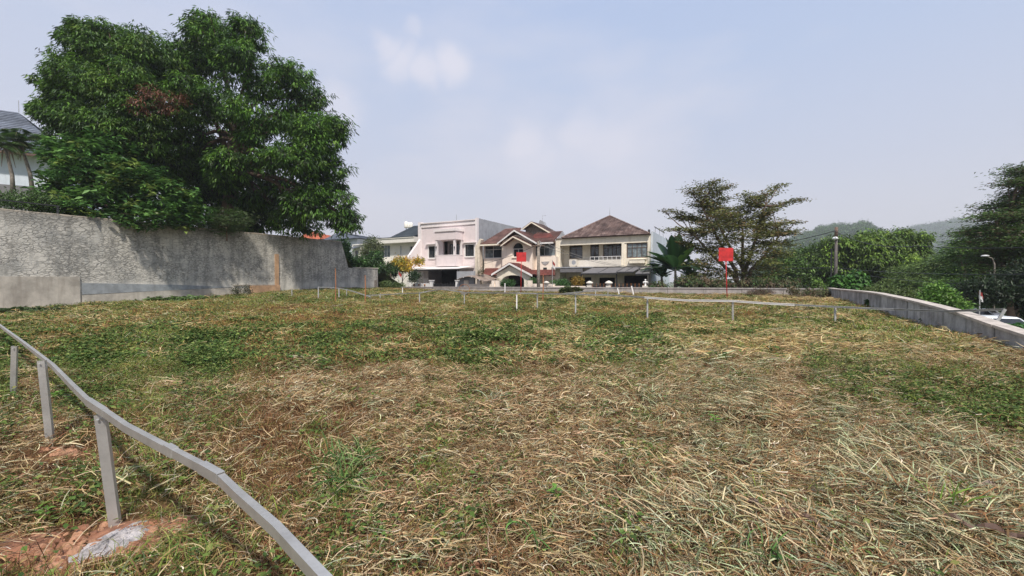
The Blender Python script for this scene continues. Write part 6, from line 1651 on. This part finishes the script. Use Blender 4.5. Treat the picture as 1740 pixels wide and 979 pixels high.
# loose red soil crumbs: nobody could count them
cr = []
for k in range(4):
    cr.append(lump('crumb', (0, 0, 0), .03, .024, .022, 'soil' if k % 2 else 'soil_pale', None, None, 0, 40+k, nn_=6))
crm = [o.data for o in cr]
for o in cr: bpy.data.objects.remove(o)
pts = []
for (px, py, rx, ry, n_) in [(40, 935, 90, 26, 420), (210, 925, 90, 24, 260), (105, 770, 30, 7, 90), (130, 970, 120, 16, 200), (270, 900, 40, 14, 70), (40, 820, 30, 8, 40), (700, 930, 300, 60, 160), (340, 690, 60, 14, 60)]:
    for _ in range(n_):
        q = on_ground(px+rx*random.gauss(0, .5), min(py+ry*random.gauss(0, .5), 1060)); pts.append(q)
pts = np.array([list(p) for p in pts]); n_ = len(pts)
rr = np.random.default_rng(3); rot = rr.uniform(0, 6.3, (n_, 3)); rot[:, :2] *= .1
scatter('soil_crumbs', pts, rot, rr.uniform(.2, 1.1, n_)**1.3, rr.integers(0, 4, n_), crm)
# soil banks
g = on_ground(25, 935); lump('soil_bank', (g.x, g.y, g.z-.02), .55, .13, .06, 'soil', 'bare red soil ridge at the lower left edge', 'soil', R(25), 12, nn_=30)
g = on_ground(110, 772); lump('soil_mound', (g.x, g.y, g.z-.01), .17, .09, .05, 'soil_pale', 'small red soil mound at the foot of the second rail post', 'soil', 0, 14, nn_=16)
g = on_ground(225, 905); lump('soil_bank', (g.x, g.y, g.z-.015), .30, .22, .05, 'soil', 'bare red soil around the concrete lump', 'soil', R(20), 16, nn_=30)
# bits of litter
for (px, py, s_, lab) in [(583, 548, .10, 'white crumpled scrap lying in the middle of the grass'), (386, 820, .035, 'small pale pebble in the dry grass'), (1044, 922, .03, 'small white stone in the lower middle of the straw'), (67, 614, .06, 'pale scrap just below the left rail'), (192, 510, .16, 'pale orange rubble at the foot of the tall wall')]:
    g = on_ground(px, py); lump('litter', g+Vector((0, 0, .01)), s_, s_*.6, s_*.4, 'offwhite' if px != 192 else 'soil_pale', lab, 'litter', random.uniform(0, 3), int(px), nn_=8)
# torn bark / dry palm pieces lower right
for (px, py, L, rz, lab) in [(1690, 935, .42, -.75, 'brown torn strip of wood in the straw at the lower right'), (1330, 905, .40, -.75, 'long dry brown leaf sheath in the straw'), (1650, 845, .30, -.5, 'pale dry leaf strip lying right of centre'), (1375, 545, 1.1, -.05, 'thin dark stick lying in the grass near the rail')]:
    g = on_ground(px, py); V = []; F = []; n_ = 10
    for i in range(n_+1):
        s = i/n_-.5; w = .034*(1-abs(s)*1.3)+.006; y_ = sin(s*7)*.015; z = .10+.02*sin(i*1.7)
        V += [(s*L, y_-w, z), (s*L, y_, z+.018), (s*L, y_+w, z), (s*L, y_, z-.012)]
    for i in range(n_):
        for k in range(4): F.append((i*4+k, i*4+(k+1) % 4, (i+1)*4+(k+1) % 4, (i+1)*4+k))
    F += [(0, 1, 2, 3), tuple(n_*4+k for k in (3, 2, 1, 0))]
    o = MB().add(V, F).build('dry_strip', M['bark' if 'dark' in lab else 'wood'] if 'pale' not in lab else M['sheet_brown']); o.location = g; o.rotation_euler = (0, 0, rz); tag(o, lab, 'debris')
for (px, py, s_, lab, seed) in [(420, 500, .5, 'dark twiggy weed against the orange stained block, right one', 5), (402, 500, .5, 'dark twiggy weed against the foot of the tall wall, left one', 6)]:
    g = on_ground(px, py+3)
    make_tree('wall_weed', 'weed', lab, g, g+Vector((0, 0, .2)), [(g.x, g.y, g.z+.35, .35, .25, .35)], .03, 60, 8, .10, .4, [(.05, .07, .03), (.09, .08, .04)], None, 'ball', .18, .2, sub=4)
g = on_ground(1290, 503)
make_tree('brush_heap', 'debris heap', 'heap of dry brown cuttings in front of the far wall', g, g+Vector((0, 0, .1)), [PL(1300, 498, 12, 2.5, g.y+.8), PL(1285, 499, 16, 3, g.y+.6), PL(1370, 507, 18, 3, 25.5), PL(1345, 508, 14, 2, 25.5)], .02, 240, 10, .20, .16, [(.17, .11, .08), (.10, .07, .05), (.09, .10, .04)], None, 'ball', .2, .2, sub=4)
# leafy plants at the feet of the walls
for i, (px, py, wpx, hpx, pal_, lab) in enumerate([(55, 528, 40, 3.5, [(.10, .15, .06), (.07, .11, .04)], 'low dark weeds along the foot of the tall wall, left edge'),
        (300, 508, 60, 3, [(.08, .13, .04)], 'low weeds along the foot of the tall wall, middle'), (1727, 562, 12, 6, [(.06, .17, .04), (.08, .20, .05)], 'small papaya-like weed in front of the sloping wall at the right edge'),
        (1488, 514, 6, 5, [(.05, .13, .03)], 'small green plant growing on the sloping wall near the corner'), (1610, 548, 30, 5, [(.07, .11, .03), (.05, .08, .03)], 'dark weeds along the foot of the sloping wall'),
        (970, 494, 14, 4, [(.08, .12, .04), (.12, .12, .05)], 'weeds in front of the far wall below the clipped hedge')]):
    g = on_ground(px, py+hpx)
    if px == 1727: g = AT(px, py+20, 9.4)
    if px == 1488: g = AT(px, py+4, 18.5)
    make_tree('wall_weed', 'weed', lab, g, g+Vector((0, 0, .08)), [PL(px-wpx*.5, py, wpx*.6, hpx, g.y), PL(px+wpx*.5, py, wpx*.6, hpx, g.y)], .012, 150, 9, .011*g.y+.04, .5, pal_, None, 'rosette', .12, .3, sub=3)

# ================================================================ GRASS, STRAW AND WEEDS
def ribbons(n, r_, rad, L, w, az0, azs, el, els, bend, z0, pal_, wts=None, seg=3, jit=.2, curl=.3):
    """n grass blades as tapering ribbons"""
    P0 = np.stack([r_.normal(0, rad, n), r_.normal(0, rad, n), z0*r_.random(n)], -1)
    az = az0+r_.normal(0, azs, n); e_ = el+r_.normal(0, els, n); LL = L*r_.uniform(.45, 1.25, n); W_2 = w*r_.uniform(.6, 1.3, n)
    dz = bend*r_.uniform(.5, 1.3, n); cz = curl*r_.normal(0, 1, n)
    pts = [P0]; ds = LL/seg
    for s in range(seg):
        d_ = np.stack([np.cos(az)*np.cos(e_), np.sin(az)*np.cos(e_), np.sin(e_)], -1)
        pts.append(pts[-1]+d_*ds[:, None]); e_ = e_-dz; az = az+cz
    tw = r_.uniform(-1, 1, n)
    V = []
    for s in range(seg+1):
        d_ = pts[min(s+1, seg)]-pts[max(0, s-1)]; sd = np.cross(d_, np.array([0, 0, 1.0])); sd = unit(sd); up = unit(np.cross(sd, d_)); sd = unit(sd*np.cos(tw)[:, None]+up*np.sin(tw)[:, None])
        ww = W_2*(1-.25*s/seg if s < seg else .12)
        V += [pts[s]-sd*ww[:, None]*.5, pts[s]+sd*ww[:, None]*.5]
    V = np.stack(V, 1)
    V[:, :, 2] = np.maximum(V[:, :, 2], -.015)
    k = (seg+1)*2; i = np.arange(n)*k
    F = np.concatenate([np.stack([i+2*s, i+2*s+1, i+2*s+3, i+2*s+2], -1) for s in range(seg)], 0)
    c = leaf_cols(n, pal_, wts, jit*1.4, r_)
    return V.reshape(-1, 3), F, np.repeat(c, k, 0)
def joinVF(parts_):
    V = []; F = []; C = []; o = 0
    for v, f, c in parts_:
        V.append(v); F.append(f+o); C.append(c); o += len(v)
    return np.concatenate(V), np.concatenate(F), np.concatenate(C)
def quadify(V, F, C):
    """triangle leaves to quads for joining with ribbons: repeat the last index is not allowed, so leaves are built as quads"""
    n = len(V)//4; i = np.arange(n)*4
    return V, np.stack([i, i+1, i+2, i+3], -1), C
STRAW = [(.60, .49, .29), (.46, .35, .19), (.29, .19, .09), (.38, .37, .24), (.62, .54, .38), (.22, .12, .06)]
WST = [.20, .24, .20, .14, .06, .16]
BROWN = [(.19, .09, .042), (.26, .14, .065), (.075, .037, .02), (.34, .22, .10), (.15, .13, .04)]
HAY = [(.53, .52, .35), (.38, .40, .24), (.19, .23, .12), (.54, .44, .27), (.17, .10, .05)]
GREEN = [(.14, .22, .04), (.20, .27, .05), (.09, .15, .03), (.27, .28, .08), (.34, .28, .10)]
WEED = [(.075, .13, .03), (.11, .17, .04), (.05, .085, .025), (.17, .20, .06)]
def mk(parts_, nm):
    me = np_mesh(nm, *joinVF(parts_)); me.materials.append(M['blade']); return me
src = {'straw': [], 'brown': [], 'green': [], 'weed': [], 'hay': []}
srcf = {'straw': [], 'brown': [], 'green': [], 'weed': [], 'hay': []}
STRAWF = [(.60, .46, .24), (.48, .34, .15), (.36, .24, .10), (.42, .40, .20)]; BROWNF = [(.30, .15, .055), (.36, .21, .08), (.15, .075, .035), (.28, .22, .07)]
for s in range(7):
    r_ = np.random.default_rng(100+s)
    src['straw'].append(mk([ribbons(30, r_, .07, .135, .0050, 0, .75, .15, .25, .16, .05, STRAW, WST, 4, curl=.4), ribbons(8, r_, .08, .14, .004, 1.5, 1.2, .25, .3, .2, .05, BROWN, None, 3)], 'straw_clump'))
    src['brown'].append(mk([ribbons(38, r_, .06, .085, .0032, 0, 3, .5, .5, .2, .03, BROWN, None, 3, curl=.6), ribbons(7, r_, .07, .15, .0042, 0, 3, .15, .3, .15, .04, STRAW, WST, 3)]+([ribbons(16, r_, .025, .13, .0035, 0, 3, 1.15, .25, .15, .0, BROWN[:3], None, 3)] if s in (1, 4) else []), 'thatch_clump'))
    src['green'].append(mk([ribbons(16, r_, .035, .15, .0042, 0, 3, 1.0, .3, .35, .0, GREEN, None, 4), ribbons(18, r_, .07, .09, .0035, 0, 3, .5, .4, .2, .02, GREEN+BROWN, None, 3), ribbons(6, r_, .07, .13, .004, 0, 3, .2, .3, .15, .04, STRAW, None, 3)], 'grass_tuft'))
    n_ = 30; C = np.stack([r_.normal(0, .08, n_), r_.normal(0, .08, n_), r_.uniform(.02, .11, n_)], -1); a = r_.random(n_)*2*pi
    Dn = np.stack([np.cos(a), np.sin(a), r_.normal(.1, .3, n_)], -1); N = unit(r_.normal(size=(n_, 3))*.3+np.array([0, 0, 1])); LL = r_.uniform(.018, .048, n_)
    lv = quadify(*leaf_arrays(C, Dn, N, LL, LL*.6, leaf_cols(n_, WEED, None, .2, r_)))
    src['weed'].append(mk([lv, ribbons(10, r_, .06, .08, .003, 0, 3, .6, .4, .3, .0, GREEN, None, 3), ribbons(6, r_, .07, .10, .003, 0, 3, .2, .3, .2, .02, BROWN, None, 3)], 'weed_clump'))
    src['hay'].append(mk([ribbons(28, r_, .08, .19, .0058, 0, .55, .14, .2, .12, .05, HAY, None, 4, curl=.15), ribbons(8, r_, .08, .14, .004, 1.5, 1.2, .25, .3, .2, .05, BROWN, None, 3)], 'hay_clump'))
    srcf['hay'].append(mk([ribbons(34, r_, .16, .26, .012, 0, .5, .10, .2, .12, .05, HAY, None, 3)], 'far_hay'))
    # coarser versions for the distance
    srcf['straw'].append(mk([ribbons(34, r_, .16, .24, .012, 0, .9, .10, .2, .12, .05, STRAWF, None, 3)], 'far_straw'))
    srcf['brown'].append(mk([ribbons(40, r_, .14, .11, .011, 0, 3, .45, .4, .2, .03, BROWNF, None, 2), ribbons(8, r_, .14, .12, .011, 0, 3, .5, .4, .2, .03, GREEN, None, 2)], 'far_thatch'))
    srcf['green'].append(mk([ribbons(40, r_, .14, .11, .011, 0, 3, .7, .4, .3, .02, GREEN, None, 2), ribbons(8, r_, .14, .16, .011, 0, 3, .3, .3, .2, .03, STRAW, None, 2)], 'far_grass'))
    n_ = 46; C = np.stack([r_.normal(0, .16, n_), r_.normal(0, .16, n_), r_.uniform(.02, .12, n_)], -1); a = r_.random(n_)*2*pi
    Dn = np.stack([np.cos(a), np.sin(a), r_.normal(.1, .3, n_)], -1); N = unit(r_.normal(size=(n_, 3))*.35+np.array([0, 0, 1])); LL = r_.uniform(.05, .10, n_)
    lv = quadify(*leaf_arrays(C, Dn, N, LL, LL*.6, leaf_cols(n_, WEED, None, .2, r_)))
    srcf['weed'].append(mk([lv, ribbons(16, r_, .15, .12, .010, 0, 3, .6, .4, .3, .0, GREEN, None, 2)], 'far_weed'))
kinds = ['straw', 'brown', 'green', 'weed', 'hay']
allsrc = [m_ for k in kinds for m_ in src[k]]; allsrcf = [m_ for k in kinds for m_ in srcf[k]]
r_ = np.random.default_rng(77)
def candidates(d0, d1, dens, xm=1.32):
    n_ = int((d1*d1-d0*d0)*xm*dens); y = np.sqrt(r_.uniform(d0*d0, d1*d1, n_)); x = r_.uniform(-xm, xm, n_)*y
    a, b_ = to_ab(x, y); k = (a > A_L+.05) & (a < A_R-.05) & (b_ < B_F-.05) & (b_ > -8.5)
    return x[k], y[k]
def sow(name, rings, sources, f_straw_az=True):
    X_ = []; Y_ = []
    for (d0, d1, dens) in rings:
        x, y = candidates(d0, d1, dens); X_.append(x); Y_.append(y)
    x = np.concatenate(X_); y = np.concatenate(Y_); w = weights(x, y)
    W4 = np.stack([w[k] for k in kinds], -1); bare = w['bare']
    cum = np.cumsum(W4, 1)/W4.sum(1, keepdims=True); u = r_.random(len(x))[:, None]; kk = (u > cum).sum(1).clip(0, 4)
    keep = r_.random(len(x)) > bare*1.15
    hole = np.clip((.36-(vnoise(x*3.4, y*3.4, 71)*.6+vnoise(x*8, y*8, 72)*.4))/.10, 0, 1); keep &= r_.random(len(x)) > hole*.85*(y < 12)
    for (cx_, cy_, cr_) in CLEAR: keep &= (np.hypot(x-cx_, y-cy_) > cr_*r_.uniform(.7, 1.1, len(x)))
    x, y, kk = x[keep], y[keep], kk[keep]; z = ground_z(x, y)
    n_ = len(x); rot = np.zeros((n_, 3)); az = r_.uniform(0, 2*pi, n_)
    st = (kk == 0) | (kk == 4)     # raked straw lies in swathes
    flow = vnoise(x*.55, y*.55, 61)*2*pi*1.3+r_.normal(0, .8, n_); az = np.where(st, flow, az)
    rot[:, 2] = az; rot[:, 0] = r_.normal(0, .12, n_); rot[:, 1] = r_.normal(0, .12, n_)
    hgt = vnoise(x*2.2, y*2.2, 63)
    scl = r_.uniform(.7, 1.25, n_)*np.where(st, .75+.6*hgt, .70+.65*hgt)
    scl = scl*np.where(x*SA+y*CA > 28, .6, 1.0)
    z = z+np.where(st, .09*hgt*r_.random(n_), 0)
    idx = kk*7+r_.integers(0, 7, n_)
    print(name, n_)
    return scatter(name, np.stack([x, y, z], -1), rot, scl, idx, sources)
CLEAR = []
for (px, py, r0_) in [(188, 925, .17), (150, 948, .10), (225, 905, .10), (20, 935, .10)]:
    q_ = on_ground(px, py); CLEAR.append((q_.x, q_.y, r0_))
sow('grass_and_straw', [(.9, 3.2, 300), (3.2, 6.5, 200), (6.5, 9.5, 120)], allsrc)
sow('distant_grass', [(8.0, 16, 34), (16, 46, 20)], allsrcf)
# taller single tufts of green blades and leafy seedlings, things one can point to
def tuft(px, py, n_, L, lab, pal_=GREEN[:3], el=1.0, seed=1, name='grass_tuft', w=.007):
    rr_ = np.random.default_rng(seed); g = on_ground(px, py)
    o = link(name, np_mesh(name, *ribbons(n_, rr_, .05, L*1.15, w*1.15, 0, 3, el+.15, .3, .26, .03, pal_, None, 5)), M['blade']); o.location = g; tag(o, lab, 'grass tuft'); return o
BG = [(.09, .19, .05), (.13, .25, .07), (.07, .14, .04), (.20, .26, .10)]
tuft(585, 830, 70, .34, 'green grass tuft with long arching blades left of centre, larger one', BG, .8, 1)
tuft(560, 800, 46, .30, 'green grass tuft with long arching blades left of centre, upper one', BG, .8, 2)
tuft(612, 790, 46, .26, 'green grass tuft beside the larger one, right side', BG, .9, 3)
tuft(845, 690, 60, .24, 'pale grey green grass tuft in the middle of the straw', [(.38, .42, .30), (.48, .48, .34), (.22, .28, .14)], .8, 4)
tuft(1612, 880, 14, .24, 'bright green blades sticking up at the lower right', [(.22, .33, .06), (.15, .26, .05)], 1.2, 5, w=.009)
tuft(905, 940, 16, .18, 'green blades at the bottom centre', BG, 1.0, 6)
tuft(1290, 955, 16, .2, 'green blades near the bottom edge right of centre', BG, 1.1, 7)
tuft(30, 640, 30, .25, 'green blades at the left edge near the third rail post', BG, 1.0, 8)
def seedling(px, py, h, nl, L, lab, seed=1, pal_=((.12, .24, .04), (.16, .30, .05))):
    rr_ = np.random.default_rng(seed); g = on_ground(px, py); e = empty('seedling', g, 0, lab, 'plant')
    MB().tube([(0, 0, -.01), (.005, 0, h)], [.004, .003], 5).build('stem', M['bark'], e)
    for k in range(nl):
        a = k*2.4; z = h*(.45+.55*k/nl)
        V, F, C = leaf_arrays(np.array([[0, 0, z]]), np.array([[cos(a), sin(a), .25]]), np.array([[0, 0, 1.]]), np.array([L]), np.array([L*.5]), leaf_cols(1, pal_, None, .1, rr_))
        link('leaf', np_mesh('leaf', V, F, C), M['leaf'], e)
seedling(945, 862, .13, 8, .075, 'small upright green seedling in the straw, lower middle')
seedling(78, 895, .12, 9, .06, 'small bright green seedling at the lower left')
seedling(1395, 735, .12, 8, .06, 'green seedling in the straw right of centre', 4)
seedling(1215, 728, .14, 10, .07, 'green seedling in the straw, upper middle right', 5)
seedling(100, 640+45, .14, 12, .09, 'leafy green seedling near the second rail post', 6)
seedling(1325, 975, .10, 8, .07, 'dark green broad seedling at the bottom edge', 7, ((.05, .12, .03), (.07, .15, .03)))

# ================================================================ HAZE
hb = MB().box(-1900, 1900, -1900, 1950, -14.5, 190).mesh('haze')
ho = bpy.data.objects.new('haze', hb); COL.objects.link(ho); ho['kind'] = 'stuff'
m = bpy.data.materials.new('haze'); m.use_nodes = True; nt = m.node_tree; nt.nodes.clear()
out = nn(nt, 'ShaderNodeOutputMaterial'); pv = nn(nt, 'ShaderNodeVolumePrincipled')
pv.inputs['Color'].default_value = (.90, .94, 1.0, 1); pv.inputs['Density'].default_value = .00045; pv.inputs['Anisotropy'].default_value = .1
lk(nt, pv.outputs[0], out.inputs['Volume']); hb.materials.append(m)
